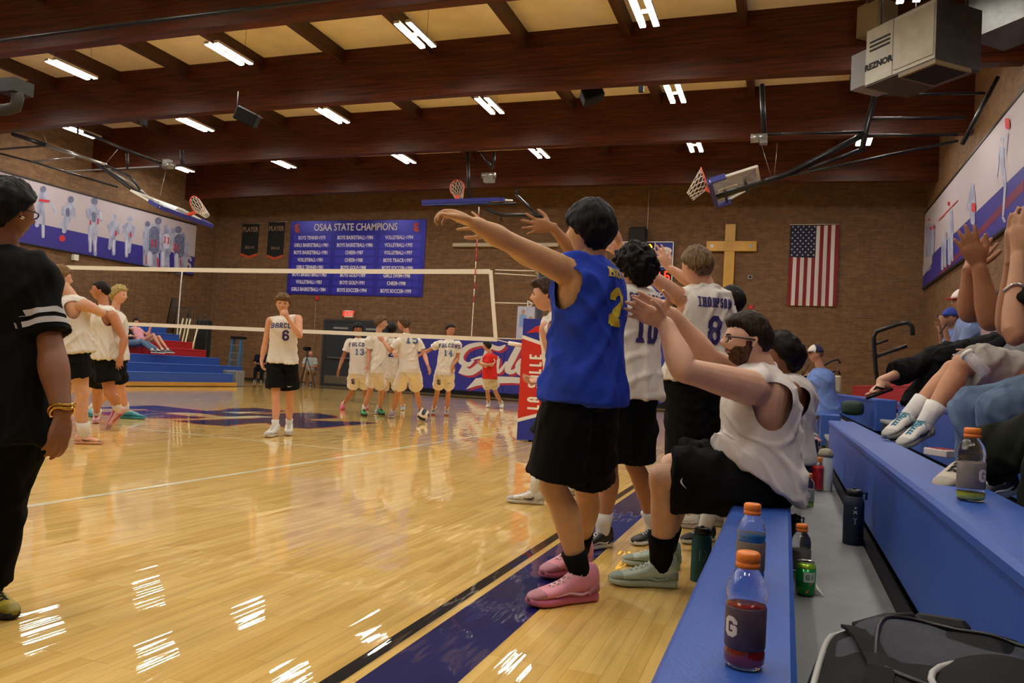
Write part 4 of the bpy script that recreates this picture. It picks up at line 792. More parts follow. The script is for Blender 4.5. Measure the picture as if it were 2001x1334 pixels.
for i, (x0, y0, x1, y1) in enumerate(((358, 622, 350, 658), (366, 622, 356, 668), (372, 623, 362, 670), (386, 640, 380, 664))):
    a = GY(x1, y1, 22.2); b = GY(x0, y0, 22.4); a2 = a+(a-b)*(a.z/max(.2, b.z-a.z)); a2.z = max(a2.z, 0); tag(MB().tube([a2, b], .03, 7).build('stored_post', mat('post_cream', 'c9bd96', .5), None, a2), 'pale stored post leaning among the dark railings', 'post', 'pale posts stored behind the left bleachers')
a = GY(346, 654, 22); b = GY(353, 560, 22.1); c = GY(356, 530, 22.1); tag(MB().tube([a+(a-b)*(a.z/(b.z-a.z)), a, b, c], .022, 7).build('stored_post', M_white, None, a), 'tall thin white pole leaning above the stored railings', 'post')
# ================================================================ BALL
bc = GZ(827, 808, .0); bc = PD(827, 810, depth(GZ(829, 823)))
R_ = .107; bl = MB(); nu, nv = 96, 64; vs = []; fs = []; mi = []
for j in range(nv+1):
    for i in range(nu): th = math.pi*j/nv; ph = 2*math.pi*i/nu; vs.append((R_*math.sin(th)*math.cos(ph), R_*math.sin(th)*math.sin(ph), R_*math.cos(th)))
for j in range(nv):
    for i in range(nu):
        fs.append((j*nu+i, (j+1)*nu+i, (j+1)*nu+(i+1) % nu, j*nu+(i+1) % nu)); th = math.pi*(j+.5)/nv; ph = 2*math.pi*(i+.5)/nu
        d = Vector((math.sin(th)*math.cos(ph), math.sin(th)*math.sin(ph), math.cos(th))); a = max(range(3), key=lambda k: abs(d[k])); b = d[(a+1) % 3]/abs(d[a]); s = abs(b) < .36
        mi.append((2 if a == 1 and d[a] > 0 else 1) if s else 0)
rot = Matrix.Rotation(.7, 3, 'X') @ Matrix.Rotation(.5, 3, 'Y')
bl.v = [tuple(rot @ Vector(v)+bc) for v in vs]; bl.f = fs; bl.m = mi; bl.sm = [True]*len(fs)
o = bl.build('volleyball', [mat('ball_white', 'f4ece0', .45), mat('ball_navy', '1e2136', .45), mat('ball_red', '9c2430', .45)], None, bc); tag(o, 'white, navy and red volleyball beside the shoes of the huddled players', 'volleyball')
# ================================================================ FIGURES
def vnoise(P, scale, seed=0):
    """smooth value noise, vectorised"""
    Q = np.asarray(P)*scale+seed*17.3; I = np.floor(Q).astype(np.int64); Fr = Q-I; Fr = Fr*Fr*(3-2*Fr); out = 0
    def h(i, j, k):
        n = (i*374761393+j*668265263+k*2147483647+seed*1442695) & 0xffffffff; n = ((n ^ (n >> 13))*1274126177) & 0xffffffff; n = n ^ (n >> 16); return (n & 0xffff)/65535.0
    for a in (0, 1):
        for b in (0, 1):
            for c in (0, 1):
                wt = (Fr[:, 0] if a else 1-Fr[:, 0])*(Fr[:, 1] if b else 1-Fr[:, 1])*(Fr[:, 2] if c else 1-Fr[:, 2]); out = out+wt*h(I[:, 0]+a, I[:, 1]+b, I[:, 2]+c)
    return out*2-1
def sect_loft(mb, secs, n=20, mi=0, sub=4, sq=2.0):
    """secs: (center, axisU, axisV, a, b[, b2]) closed loft; b front radius (along +V), b2 back radius"""
    S = [(np.array(c, float), np.array(u, float), np.array(v, float), a, b, (r[0] if r else b)) for c, u, v, a, b, *r in secs]
    m = len(S); out = []
    def cr(i, t, g):
        p = [g(S[max(i-1, 0)]), g(S[i]), g(S[i+1]), g(S[min(i+2, m-1)])]; return .5*((2*p[1])+(-p[0]+p[2])*t+(2*p[0]-5*p[1]+4*p[2]-p[3])*t*t+(-p[0]+3*p[1]-3*p[2]+p[3])*t**3)
    for i in range(m-1):
        for k in range(sub):
            t = k/sub; out.append([cr(i, t, lambda s, q=q: s[q]) for q in range(6)])
    out.append(list(S[-1])); vs = []; ang = [2*math.pi*k/n for k in range(n)]; e = 2/sq
    for c, u, v, a, b, b2 in out:
        u = u/np.linalg.norm(u); v = v-u*(u@v); v = v/np.linalg.norm(v)
        for t in ang:
            ct, st = math.cos(t), math.sin(t); x = math.copysign(abs(ct)**e, ct)*a; y = math.copysign(abs(st)**e, st)*(b if st > 0 else b2); vs.append(tuple(c+u*x+v*y))
    R = len(out); fs = []
    for i in range(R-1):
        for k in range(n): j = (k+1) % n; fs.append((i*n+k, i*n+j, (i+1)*n+j, (i+1)*n+k))
    fs += [tuple(range(n-1, -1, -1)), tuple((R-1)*n+k for k in range(n))]
    return mb.add(vs, fs, mi, True)
def limb(mb, pts, rad, n=14, sub=4, flat=1.0, hint=(0, 1, 0), cut=False):
    pts = [np.array(p, float) for p in pts]; secs = []; m = len(pts); pv = None
    for i, p in enumerate(pts):
        d = pts[min(i+1, m-1)]-pts[max(i-1, 0)]; d = d/np.linalg.norm(d); h = np.array(hint, float) if pv is None else pv; v = h-d*(h@d)
        if np.linalg.norm(v) < 1e-3: v = np.array([1., 0, 0])-d*d[0]
        v /= np.linalg.norm(v); pv = v; u = np.cross(v, d); r = rad[i]; secs.append((p, u, v, r, r*flat))
    # rounded ends
    d0 = pts[0]-pts[1]; d0 /= np.linalg.norm(d0); d1 = pts[-1]-pts[-2]; d1 /= np.linalg.norm(d1); u, v = secs[0][1], secs[0][2]; r = rad[0]
    secs.insert(0, (pts[0]+d0*r*.75, u, v, r*.55, r*.55*flat)); u, v = secs[-1][1], secs[-1][2]; r = rad[-1]; 
    if not cut: secs.append((pts[-1]+d1*r*.75, u, v, r*.5, r*.5*flat))
    return sect_loft(mb, secs, n, 0, sub)
def remesh(mb, voxel, smooth=6, fac=.5):
    me = rawmesh('tmp', mb.v, mb.f); ob = bpy.data.objects.new('tmp', me); COL.objects.link(ob)
    m = ob.modifiers.new('r', 'REMESH'); m.mode = 'VOXEL'; m.voxel_size = voxel; m.use_smooth_shade = True
    if smooth: s = ob.modifiers.new('s', 'SMOOTH'); s.iterations = smooth; s.factor = fac
    dg = bpy.context.evaluated_depsgraph_get(); dg.update(); out = bpy.data.meshes.new_from_object(ob.evaluated_get(dg)); bpy.data.objects.remove(ob); bpy.data.meshes.remove(me)
    out.polygons.foreach_set('use_smooth', [True]*len(out.polygons)); return out
def getv(me): a = np.empty(len(me.vertices)*3); me.vertices.foreach_get('co', a); return a.reshape(-1, 3)
def setv(me, a): me.vertices.foreach_set('co', a.astype(float).ravel()); me.update()
def norms(me): a = np.empty(len(me.vertices)*3); me.vertices.foreach_get('normal', a); return a.reshape(-1, 3)
def mesh_obj(name, me, mats, parent=None, base=(0, 0, 0)):
    v = getv(me)-np.array(base); setv(me, v)
    me.materials.clear()
    for m in (mats if isinstance(mats, (list, tuple)) else [mats]): me.materials.append(m)
    o = bpy.data.objects.new(name, me); COL.objects.link(o)
    if parent is not None: o.parent = parent
    else: o.location = base
    o['_o'] = list(base); return o
def skin_mat(name, col, rough=.5):
    if name in _M: return _M[name]
    m = mat(name, col, rough, var=.07, vscale=18, bump=.05, bscale=260, spec=.4); b = m.node_tree.nodes['Principled BSDF']
    b.inputs['Subsurface Weight'].default_value = .04; b.inputs['Subsurface Radius'].default_value = (.02, .008, .004); b.inputs['Subsurface Scale'].default_value = .5; return m
def hair_mat(name, col, light=None):
    return mat(name, light or col, .55, col2=col, vscale=10, stretch=(9, 9, 1.2), bump=.3, bscale=18, spec=.15)
def cloth_mat(name, col, **k):
    if name in _M: return _M[name]
    dark = sum(lin(col)[:3]) < .06
    m = mat(name, col, k.pop('rough', .85), spec=.12 if dark else .3, bump=.0, **k); N = m.node_tree.nodes; L = m.node_tree.links; b = N['Principled BSDF']
    tc = [x for x in N if x.type == 'TEX_COORD'][0]; mp = N.new('ShaderNodeMapping'); mp.inputs['Scale'].default_value = (1.0, 1.0, .55); mp.inputs['Rotation'].default_value = (.3, .35, 0); L.new(tc.outputs['Object'], mp.inputs[0])
    n = N.new('ShaderNodeTexNoise'); n.inputs['Scale'].default_value = 6.5; n.inputs['Detail'].default_value = 1.5; n.inputs['Distortion'].default_value = .9; L.new(mp.outputs[0], n.inputs[0])
    a = N.new('ShaderNodeMath'); a.operation = 'SUBTRACT'; a.inputs[1].default_value = .5; L.new(n.outputs[0], a.inputs[0]); d = a
    bp = N.new('ShaderNodeBump'); bp.inputs['Strength'].default_value = .6; bp.inputs['Distance'].default_value = .04; L.new(d.outputs[0], bp.inputs['Height']); L.new(bp.outputs[0], b.inputs['Normal'])
    return m
def unit(v): v = np.array(v, float); return v/(np.linalg.norm(v)+1e-12)
def lerp(a, b, t): return np.array(a)*(1-t)+np.array(b)*t
def head_shape(D, Hh, beard=0, round_=1.0):
    """unit directions (x side, y front, z up) -> surface points of a head of height Hh centred between crown and chin"""
    x, y, z = D[:, 0], D[:, 1], D[:, 2]
    a, bf, bb, c = .335*Hh*round_, .405*Hh, .43*Hh, .5*Hh
    P = np.stack([x*a, np.where(y > 0, y*bf, y*bb), z*c], 1)
    low = np.clip(-z, 0, 1); P[:, 0] *= 1-.42*low**1.7; P[:, 1] = np.where(y < 0, P[:, 1]*(1-.6*low**1.3), P[:, 1]*(1-.14*low**2))
    up = np.clip(z, 0, 1); P[:, 0] *= 1+.05*np.sin(up*3.1); P[:, 1] += np.where(y < 0, -.03*Hh*np.exp(-((z-.15)/.4)**2), 0)
    P[:, 1] = np.where(y > 0, P[:, 1]-.03*Hh*np.clip(z-.35, 0, 1), P[:, 1])
    fr = np.clip(y, 0, 1)
    g = lambda cx, cz, sx, sz: np.exp(-((P[:, 0]/Hh-cx)/sx)**2-((P[:, 2]/Hh-cz)/sz)**2)*(y > 0)
    P[:, 1] += Hh*(.10*g(0, -.11, .062, .055)+.07*g(0, -.04, .045, .085)+.022*g(0, .055, .16, .03)-.05*g(.125, -.005, .06, .045)-.05*g(-.125, -.005, .06, .045)
                   +.03*g(0, -.235, .07, .022)+.02*g(0, -.27, .06, .02)-.018*g(0, -.31, .08, .022)+.05*g(0, -.40, .09, .07)+.02*g(.17, -.12, .07, .06)+.02*g(-.17, -.12, .07, .06))
    return P
def ico_dirs(nu=48, nv=36):
    D = []; F = []
    for j in range(nv+1):
        th = math.pi*j/nv
        for i in range(nu): ph = 2*math.pi*i/nu; D.append((math.sin(th)*math.cos(ph), math.sin(th)*math.sin(ph), math.cos(th)))
    for j in range(nv):
        for i in range(nu): F.append((j*nu+i, (j+1)*nu+i, (j+1)*nu+(i+1) % nu, j*nu+(i+1) % nu))
    return np.array(D), F
def basis(fwd, up):
    f = unit(fwd); u = np.array(up, float); u = unit(u-f*(f@u)); r = np.cross(f, u); return np.stack([r, f, u], 1)   # columns right, front, up
def add_head(mb, C, B, Hh, hi=True):
    D, F = ico_dirs(64, 48) if hi else ico_dirs(32, 24); P = head_shape(D, Hh)
    mb.add([tuple(C+B @ p) for p in P], F, 0, True)
    for s in (-1, 1):   # ears
        c = np.array([s*.325*Hh, -.03*Hh, -.03*Hh]); pts = [c+np.array([s*.02*Hh, 0, .085*Hh]), c+np.array([s*.045*Hh, -.05*Hh, .07*Hh]), c+np.array([s*.05*Hh, -.055*Hh, 0]), c+np.array([s*.02*Hh, -.01*Hh, -.08*Hh])]
        limb(mb, [C+B @ p for p in pts], [.02*Hh, .028*Hh, .026*Hh, .02*Hh], 8, 3)
        limb(mb, [C+B @ (c+np.array([s*.01*Hh, -.02*Hh, .05*Hh])), C+B @ (c+np.array([s*.01*Hh, -.02*Hh, -.05*Hh]))], [.03*Hh, .025*Hh], 8, 2)
def hair_obj(C, B, Hh, style, m, parent, base, hi=True, name='hair'):
    """style: dict(th thickness, back how low, front fringe height, side, tuft, top)"""
    D, F = ico_dirs(96, 72) if hi else ico_dirs(40, 30); P = head_shape(D, Hh); x, y, z = D[:, 0], D[:, 1], D[:, 2]; PH = P/Hh
    back = style.get('back', -.25); front = style.get('front', .24); side = style.get('side', .02); th = style.get('th', .06); top = style.get('top', th)
    az = np.arctan2(y, np.abs(x))      # pi/2 front, -pi/2 back
    t = (az+math.pi/2)/math.pi         # 0 back .. 1 front
    line = np.where(t < .5, back+(side-back)*np.clip((t-.12)/.38, 0, 1)**1.2, side+(front-side)*np.clip((t-.5)/.2, 0, 1)**.8)
    line = line+style.get('jag', .02)*vnoise(D*[1, 1, .2], 9, 3)
    cov = np.clip((PH[:, 2]-line)/.07, -1, 1)
    thick = th+(top-th)*np.clip(z, 0, 1)
    thick = thick+style.get('tuft', .02)*vnoise(D, style.get('tf', 7), 1)+style.get('tuft', .02)*.5*vnoise(D*[1, 1, .35], style.get('tf', 7)*2.6, 2)
    if style.get('quiff'): thick = thick+style['quiff']*np.exp(-((y-.75)/.35)**2-((z-.65)/.3)**2)
    if style.get('part'): thick = thick+style['part']*np.sin(x*5)*np.clip(z, 0, 1)
    h = np.where(cov > 0, thick*(.10+.90*np.clip(cov, 0, 1)**.7), -.03)
    N_ = D/np.array([.7, .85, 1.0]); N_ /= np.linalg.norm(N_, axis=1, keepdims=True)
    if style.get('long'):   # curtains of hair below
        low = (t < style.get('lt', .55)) & (z < .1); drop = np.clip(-(z-.1), 0, 1)*style['long']; P = P+np.where(low[:, None], np.array([0, -.02*Hh, 0])-np.outer(drop, [0, 0, Hh]), 0); P[:, 0] = np.where(low, np.sign(P[:, 0])*np.maximum(np.abs(P[:, 0]), np.minimum(.3*Hh, np.abs(D[:, 0])*.4*Hh)), P[:, 0])
        P[:, 1] = np.where(low & (y < 0), np.minimum(P[:, 1], y*.36*Hh), P[:, 1])
    Q = P+N_*(h*Hh)[:, None]
    me = rawmesh(name, [tuple(C+B @ q) for q in Q], F, True); return mesh_obj(name, me, m, parent, base)
def hand(mb, W, d, n, t, L, curl=(20, 25, 20), spread=8, thumb=40, side=1, fr=1.0, fingercurl=None):
    """W wrist, d towards fingers, n palm normal (fingers curl towards it), t thumb side"""
    d = unit(d); t = unit(np.array(t)-d*(np.array(t)@d)); nn = np.cross(d, t); n = nn if nn @ np.array(n) > 0 else -nn
    k = L/.19
    sect_loft(mb, [(W-d*.02*k, t, n, .026*k, .019*k), (W+d*.012*k, t, n, .028*k, .018*k), (W+d*.045*k+t*.003*k, t, n, .038*k, .018*k), (W+d*.08*k, t, n, .042*k, .015*k), (W+d*.098*k, t, n, .038*k, .011*k)], 16, 0, 3, 2.6)
    fl = [(.029, .093, .074, .0088), (.0095, .098, .083, .0092), (-.0105, .095, .076, .0086), (-.029, .087, .060, .0076)]
    for i, (o, b, l, r) in enumerate(fl):
        a = math.radians(spread*(1.2-i*.85)); dd = d*math.cos(a)+t*math.sin(a); p = W+d*b*k+t*o*k; pts = [p-dd*.018*k, p]; c = 0
        cu = fingercurl[i] if fingercurl else curl
        for ph, f in zip(cu, (.45, .31, .24)):
            c += math.radians(ph); q = pts[-1]+(dd*math.cos(c)+n*math.sin(c))*l*f*k; pts.append(q)
        r = r*k*fr; limb(mb, pts, [r*1.05, r*1.08, r*1.0, r*.92, r*.8], 10, 3)
    a = math.radians(thumb); td = unit(d*math.cos(a)+t*math.sin(a)+n*.35); p = W+d*.03*k+t*.026*k+n*.004*k; q = p+td*.042*k; td2 = unit(td*.8+d*.45+n*.15); q2 = q+td2*.031*k; q3 = q2+unit(td2+d*.3)*.024*k
    limb(mb, [p-td*.012*k, p, q, q2, q3], [.014*k, .0145*k, .0115*k*fr, .0105*k*fr, .0085*k*fr], 10, 3)
LEGR = [(0, .088), (.25, .086), (.5, .076), (.8, .060), (1, .056)]
def leg(mb, hip, knee, ank, g=1.0, fwd=None, n=18):
    hip, knee, ank = map(lambda p: np.array(p, float), (hip, knee, ank)); fwd = unit(fwd) if fwd is not None else np.array([0, -1., 0])
    pts = [lerp(hip, knee, t) for t in (0, .3, .6, .88)]; r = [.088, .083, .070, .057]
    pts += [knee+fwd*.004]; r += [.0555]
    sh = ank-knee; b = -fwd
    for t, rr, off in ((.12, .052, .006), (.28, .0575, .016), (.45, .053, .014), (.65, .043, .006), (.85, .035, 0), (1, .036, 0)): pts.append(knee+sh*t+b*off); r.append(rr)
    limb(mb, pts, [x*g for x in r], n, 3, 1.05, tuple(fwd))
def arm(mb, sh, el, wr, g=1.0):
    sh, el, wr = map(lambda p: np.array(p, float), (sh, el, wr))
    pts = [lerp(sh, el, t) for t in (0, .25, .5, .8)]+[el]+[lerp(el, wr, t) for t in (.15, .35, .7, 1)]; r = [.056, .053, .048, .041, .040, .043, .042, .032, .0265]
    limb(mb, pts, [x*g for x in r], 16, 3)
def shoe(parent, base, heel, toe, up, L, col, sole='e8e8e4', accent=None, kind='high', lace=None, pid='', hi=True, swoosh=None):
    heel = np.array(heel, float); toe = np.array(toe, float); d = unit(toe-heel); up = unit(np.array(up)-d*(np.array(up)@d)); s = np.cross(d, up); k = L/.31
    P = lambda x, y, z: tuple(heel+d*x*k+s*y*k+up*z*k)
    M_u = mat('shoe_'+col, col, .55, var=.06, vscale=25, bump=.2, bscale=120); M_s = mat('sole_'+sole, sole, .5)
    q = MB(); xs = [(0, .026, .020, .0), (.02, .036, .026, 0), (.09, .034, .024, 0), (.15, .035, .022, 0), (.22, .048, .020, 0), (.27, .043, .018, .004), (.305, .022, .014, .012)]
    secs = [(P(x, 0, h+l-.0), s, up, w*k, h*k, h*k) for x, w, h, l in xs]
    q = MB(); sect_loft(q, [(np.array(P(x, 0, h*.9+l)), s, up, w*k, h*.9*k) for x, w, h, l in xs], 16, 0, 3, 3.2); o = q.build('sole', M_s, parent)
    u = MB(); hh = {'high': .145, 'low': .112, 'mid': .125}[kind]
    us = [(-.002, .018, .03, hh*.7), (.012, .036, .03, hh), (.06, .045, .03, hh*1.0), (.105, .042, .03, hh*.86), (.15, .043, .03, .092), (.20, .047, .03, .074), (.25, .044, .028, .062), (.29, .030, .026, .050), (.305, .012, .026, .040)]
    sect_loft(u, [(np.array(P(x, 0, (z0+z1)/2)), s, up, w*k, (z1-z0)/2*k) for x, w, z0, z1 in us], 20, 0, 4, 2.3)
    if hi: me = remesh(u, .005*max(1, k), 3); up_ = mesh_obj('upper', me, M_u, parent, base)
    else: up_ = u.build('upper', M_u, parent)
    lc = MB(); M_l = mat('lace_'+(lace or sole), lace or sole, .7); ZT = lambda x: float(np.interp(x, [.06, .105, .15, .20, .25], [hh, hh*.86, .092, .074, .062]))+.003
    for i in range(6 if hi else 4):
        t = i/5 if hi else i/3; x = .09+.11*t
        for a_, b_ in (((0, -.022), (.014, .022)), ((.014, -.022), (0, .022))): lc.tube([P(x+a_[0], a_[1], ZT(x+a_[0])-.010), P(x+.007, 0, ZT(x+.007)+.004), P(x+b_[0], b_[1], ZT(x+b_[0])-.010)], .0034*k, 5, 0)
    if hi:
        for sg in (-1, 1): lc.tube([P(.088, 0, ZT(.088)+.006), P(.085, sg*.028, ZT(.08)), P(.10, sg*.042, ZT(.1)-.03), P(.11, sg*.012, ZT(.11)-.0)], .003*k, 5)
    lc.build('laces', M_l, parent)
    if hi:
        dk = tuple(max(0, c_*.80) for c_ in (int(col[i:i+2], 16)/255 for i in (0, 2, 4))); M_t = mat('overlay_'+col, dk, .5); tq = MB()
        sect_loft(tq, [(np.array(P(x, 0, (z0+z1)/2)), s, up, (w+.0022)*k, ((z1-z0)/2+.0022)*k) for x, w, z0, z1 in ((.248, .0435, .027, .060), (.27, .038, .026, .056), (.29, .030, .026, .050), (.306, .012, .026, .040))], 20, 0, 4, 2.3); tq.build('toe_cap', M_t, parent)
        tq = MB(); sect_loft(tq, [(np.array(P(x, 0, (z0+z1)/2)), s, up, (w+.0022)*k, ((z1-z0)/2)*k) for x, w, z0, z1 in ((-.005, .018, .03, hh*.5), (.012, .0375, .03, hh*.62), (.045, .0445, .03, hh*.5), (.062, .0455, .03, hh*.3))], 20, 0, 3, 2.3); tq.build('heel_counter', M_t, parent)
    ac = accent or sole; M_a = mat('accent_'+ac, ac, .5); a = MB()
    for sg in (-1, 1):
        if swoosh:
            pts = [(.20, .062), (.15, .045), (.11, .043), (.085, .055), (.078, .075)]; rr = [.002, .005, .007, .006, .002]; a.tube([P(x, sg*(.0385 if x < .16 else .043), z) for x, z in pts], [r*k*1.0 for r in rr], 6)
        else: a.tube([P(.03, sg*.036, .05), P(.09, sg*.0375, .038), (P(.15, sg*.039, .05)), P(.21, sg*.044, .04)], [.003*k, .006*k, .005*k, .002*k], 6)
    o = a.build('side_stripe', M_a, parent); return up_
def sock(parent, ank, dirn, L, r, col, base):
    q = MB(); a = np.array(ank, float); d = unit(dirn); q.tube([tuple(a-d*.035), tuple(a), tuple(a+d*L*.5), tuple(a+d*L)], [r*.85, r*1.05, r*1.18, r*1.38], 16); return q.build('sock', cloth_mat('sock_'+col, col), parent)
def folds(me, amp, seed=1, stretch=(1, 1, .35), sc=9, mask=None):
    V = getv(me); N = norms(me); d = np.zeros(len(V)); rs = np.random.RandomState(seed)
    for i in range(5):
        a = rs.uniform(0, math.pi); tilt = rs.choice([.15, .5, .9, -.5, -.9]); k = np.array([math.cos(a), math.sin(a), tilt]); k /= np.linalg.norm(k); lam = rs.uniform(.055, .12)
        ph = V @ k*(2*math.pi/lam)+2.2*vnoise(V, 4.5, seed+i*3)+rs.uniform(0, 6); m = np.clip(vnoise(V*np.array([1, 1, .7]), 5, seed+20+i)*1.8+.1, 0, 1)
        d += (.5+.5*np.sin(ph))**3*m*(lam/.11)
    d += .25*vnoise(V, 6, seed+3)-.35; d = np.maximum(d, -.12)
    setv(me, V+N*(d*amp)[:, None])
def drape_text(parent, surf, geo, c, ex, ey, m, name, off=.003, base=(0, 0, 0)):
    """press flat lettering on a garment: surf BVH; c point near the surface, rays run along -nz"""
    ex = Vector(ex).normalized(); ey = Vector(ey); ey = (ey-ex*ey.dot(ex)).normalized(); nz = ex.cross(ey); vs, fs = geo
    bm = bmesh.new(); bv = [bm.verts.new((v.x, v.y, v.z)) for v in vs]
    for f in fs:
        try: bm.faces.new([bv[i] for i in f])
        except ValueError: pass
    bmesh.ops.triangulate(bm, faces=bm.faces)
    for _ in range(5):
        lg = [e for e in bm.edges if e.calc_length() > .011]
        if not lg: break
        bmesh.ops.subdivide_edges(bm, edges=lg, cuts=1); bmesh.ops.triangulate(bm, faces=[f for f in bm.faces if len(f.verts) > 3])
    c = Vector(c); bad = []
    for v in bm.verts:
        p = c+ex*v.co.x+ey*v.co.y+nz*.35; h = surf.ray_cast(p, -nz, .8)
        if h[0] is None: bad.append(v)
        else:
            nn_ = h[1] if h[1].dot(nz) > 0 else -h[1]; v.co = h[0]+nn_*(off+v.co.z)-Vector(base)
    bmesh.ops.delete(bm, geom=bad, context='VERTS')
    me = bpy.data.meshes.new(name); bm.to_mesh(me); bm.free()
    if not len(me.polygons): return None
    me.materials.append(m); o = bpy.data.objects.new(name, me); COL.objects.link(o); o.parent = parent; o['_o'] = list(base); return o
def bvh(me, base=(0, 0, 0)):
    V = [tuple(v) for v in getv(me)+np.array(base)]; return BVHTree.FromPolygons(V, [tuple(p.vertices) for p in me.polygons])

def person(label, J, D, **k):
    """J photo positions of joints: head, neck, hip, (l/r)sh, el, wr, fin, kn, an, toe -> (x, y[, depth offset]); D distance of the pelvis from the camera
    l/r are the person's own sides."""
    g = k.get('build', 1.0); H = k.get('H', 1.8); s = H/1.8; hi = k.get('hi', False); vox = k.get('vox', .011 if not hi else .0055); group = k.get('group')
    def Pt(key, d0=0.0):
        v = J[key]; return np.array(PD(v[0], v[1], D+(v[2] if len(v) > 2 else d0)))
    def solve(par, key, L, sign):
        v = J[key]
        if len(v) > 2: return np.array(PD(v[0], v[1], D+v[2]))
        r = ray(v[0], v[1]); o = CP-par; a = r@r; b = 2*(r@o); c = o@o-L*L; disc = b*b-4*a*c
        t = -b/(2*a) if disc < 0 else (-b+sign*math.sqrt(disc))/(2*a); return CP+r*t
    hipc = Pt('hip'); neck = Pt('neck'); headc = Pt('head', J['neck'][2] if len(J['neck']) > 2 else 0)
    yaw = math.radians(k.get('yaw', 0)); fw = np.array([math.sin(yaw), math.cos(yaw), 0]); hyaw = math.radians(k.get('hyaw', k.get('yaw', 0))); hfw = np.array([math.sin(hyaw), math.cos(hyaw), 0])
    up = unit(neck-hipc); rt = unit(np.cross(fw, np.array([0, 0, 1.]))); hrt = unit(np.cross(hfw, np.array([0, 0, 1.])))
    fwd = unit(np.cross(up, rt)); fwd = fwd if fwd @ fw > 0 else -fwd
    SW = .185*s*(.5+.5*g)*k.get('shw', 1)
    sh = {}; el = {}; wr = {}
    for sd, sg in (('l', -1), ('r', 1)):
        if sd+'sh' in J: sh[sd] = Pt(sd+'sh')
        else: sh[sd] = neck+rt*sg*SW-up*.05*s
        if sd+'el' in J:
            el[sd] = solve(sh[sd], sd+'el', .30*s, k.get(sd+'e', -1)); wr[sd] = solve(el[sd], sd+'wr', .265*s, k.get(sd+'w', -1))
        else: el[sd] = sh[sd]-up*.29*s+rt*sg*.05; wr[sd] = el[sd]-up*.25*s+fwd*.05
    hp = {sd: (Pt(sd+'hp') if sd+'hp' in J else hipc+hrt*sg*.095*s*g) for sd, sg in (('l', -1), ('r', 1))}
    an = {}; kn = {}; toe = {}; footL = {}
    floor = k.get('floor', 0.0)
    for sd in 'lr':
        if sd+'hl' in J:
            Hg = np.array(GZ(*J[sd+'hl'], floor)); Tg = np.array(GZ(*J[sd+'toe'], floor)); dd = unit(Tg-Hg); an[sd] = Hg+dd*.07*s+np.array([0, 0, .088*s]); toe[sd] = Hg+dd*.3*s+np.array([0, 0, .01]); J[sd+'an'] = (0, 0); footL[sd] = float(np.clip(np.linalg.norm(Tg-Hg), .26, .345))
            v = J[sd+'kn']; kn[sd] = np.array(PD(v[0], v[1], (depth(hp[sd])+depth(an[sd]))/2)) if len(v) < 3 else np.array(PD(v[0], v[1], D+v[2]))
        elif sd+'an' in J:
            v = J[sd+'an']; an[sd] = np.array(GZ(v[0], v[1], floor+.085*s)) if len(v) < 3 else np.array(PD(v[0], v[1], D+v[2]))
            v = J[sd+'kn']; kd = (depth(hp[sd])+depth(an[sd]))/2-k.get('kfwd', 0.0); kn[sd] = np.array(PD(v[0], v[1], kd)) if len(v) < 3 else np.array(PD(v[0], v[1], D+v[2]))
            v = J[sd+'toe']; toe[sd] = np.array(GZ(v[0], v[1], floor+.01)) if len(v) < 3 else np.array(PD(v[0], v[1], D+v[2]))
    feet = [an[x] for x in an] or [hipc]; base = np.mean(feet, axis=0); base[2] = min(p[2] for p in feet)-.085
    if not an: base = hipc-np.array([0, 0, .5])
    # ---- head
    hy = math.radians(k.get('head_yaw', k.get('yaw', 0))); hpit = math.radians(k.get('head_pitch', 0)); hroll = math.radians(k.get('head_roll', 0))
    hf = np.array([math.sin(hy)*math.cos(hpit), math.cos(hy)*math.cos(hpit), math.sin(hpit)]); hr = np.array([math.cos(hy), -math.sin(hy), 0]); hu = np.cross(hr, hf); hu = hu*math.cos(hroll)+hr*math.sin(hroll)
    B = basis(hf, hu); Hh = .232*s*k.get('headk', 1.0)
    body = MB(); add_head(body, headc, B, Hh, hi)
    chin = headc-B[:, 2]*.3*Hh-B[:, 1]*.12*Hh
    limb(body, [neck-up*.06*s, neck+up*.01*s, lerp(neck, headc-B[:, 1]*.09*Hh, .5), headc-B[:, 2]*.15*Hh-B[:, 1]*.10*Hh], [.072*s*g, .059*s*(.4+.6*g), .053*s*(.5+.5*g), .052*s*(.5+.5*g)], 16, 3)
    # ---- torso
    Ltor = np.linalg.norm(neck-hipc); waist = k.get('waist', 1.0); cen = lambda t, f=0: hipc+(neck-hipc)*t+fwd*f*s
    ax = lambda t: unit(lerp(hrt, rt, t))
    sects = [(-.16, .10, .08, .085, 0), (-.06, .155, .105, .115, 0), (.06, .165, .105, .12, 0), (.25, .148*waist, .10*waist, .10, .005), (.45, .148*(waist*.5+.5), .105*waist, .095, .01), (.65, .168, .12, .10, .01), (.82, .17, .115, .10, 0), (.93, .145, .085, .085, -.005), (1.0, .08, .06, .06, -.005)]
    tors = [(cen(t, f), ax(t), fwd, a*s*g, b*s*g, c*s*g) for t, a, b, c, f in sects]; sect_loft(body, tors, 24, 0, 4, 2.2)
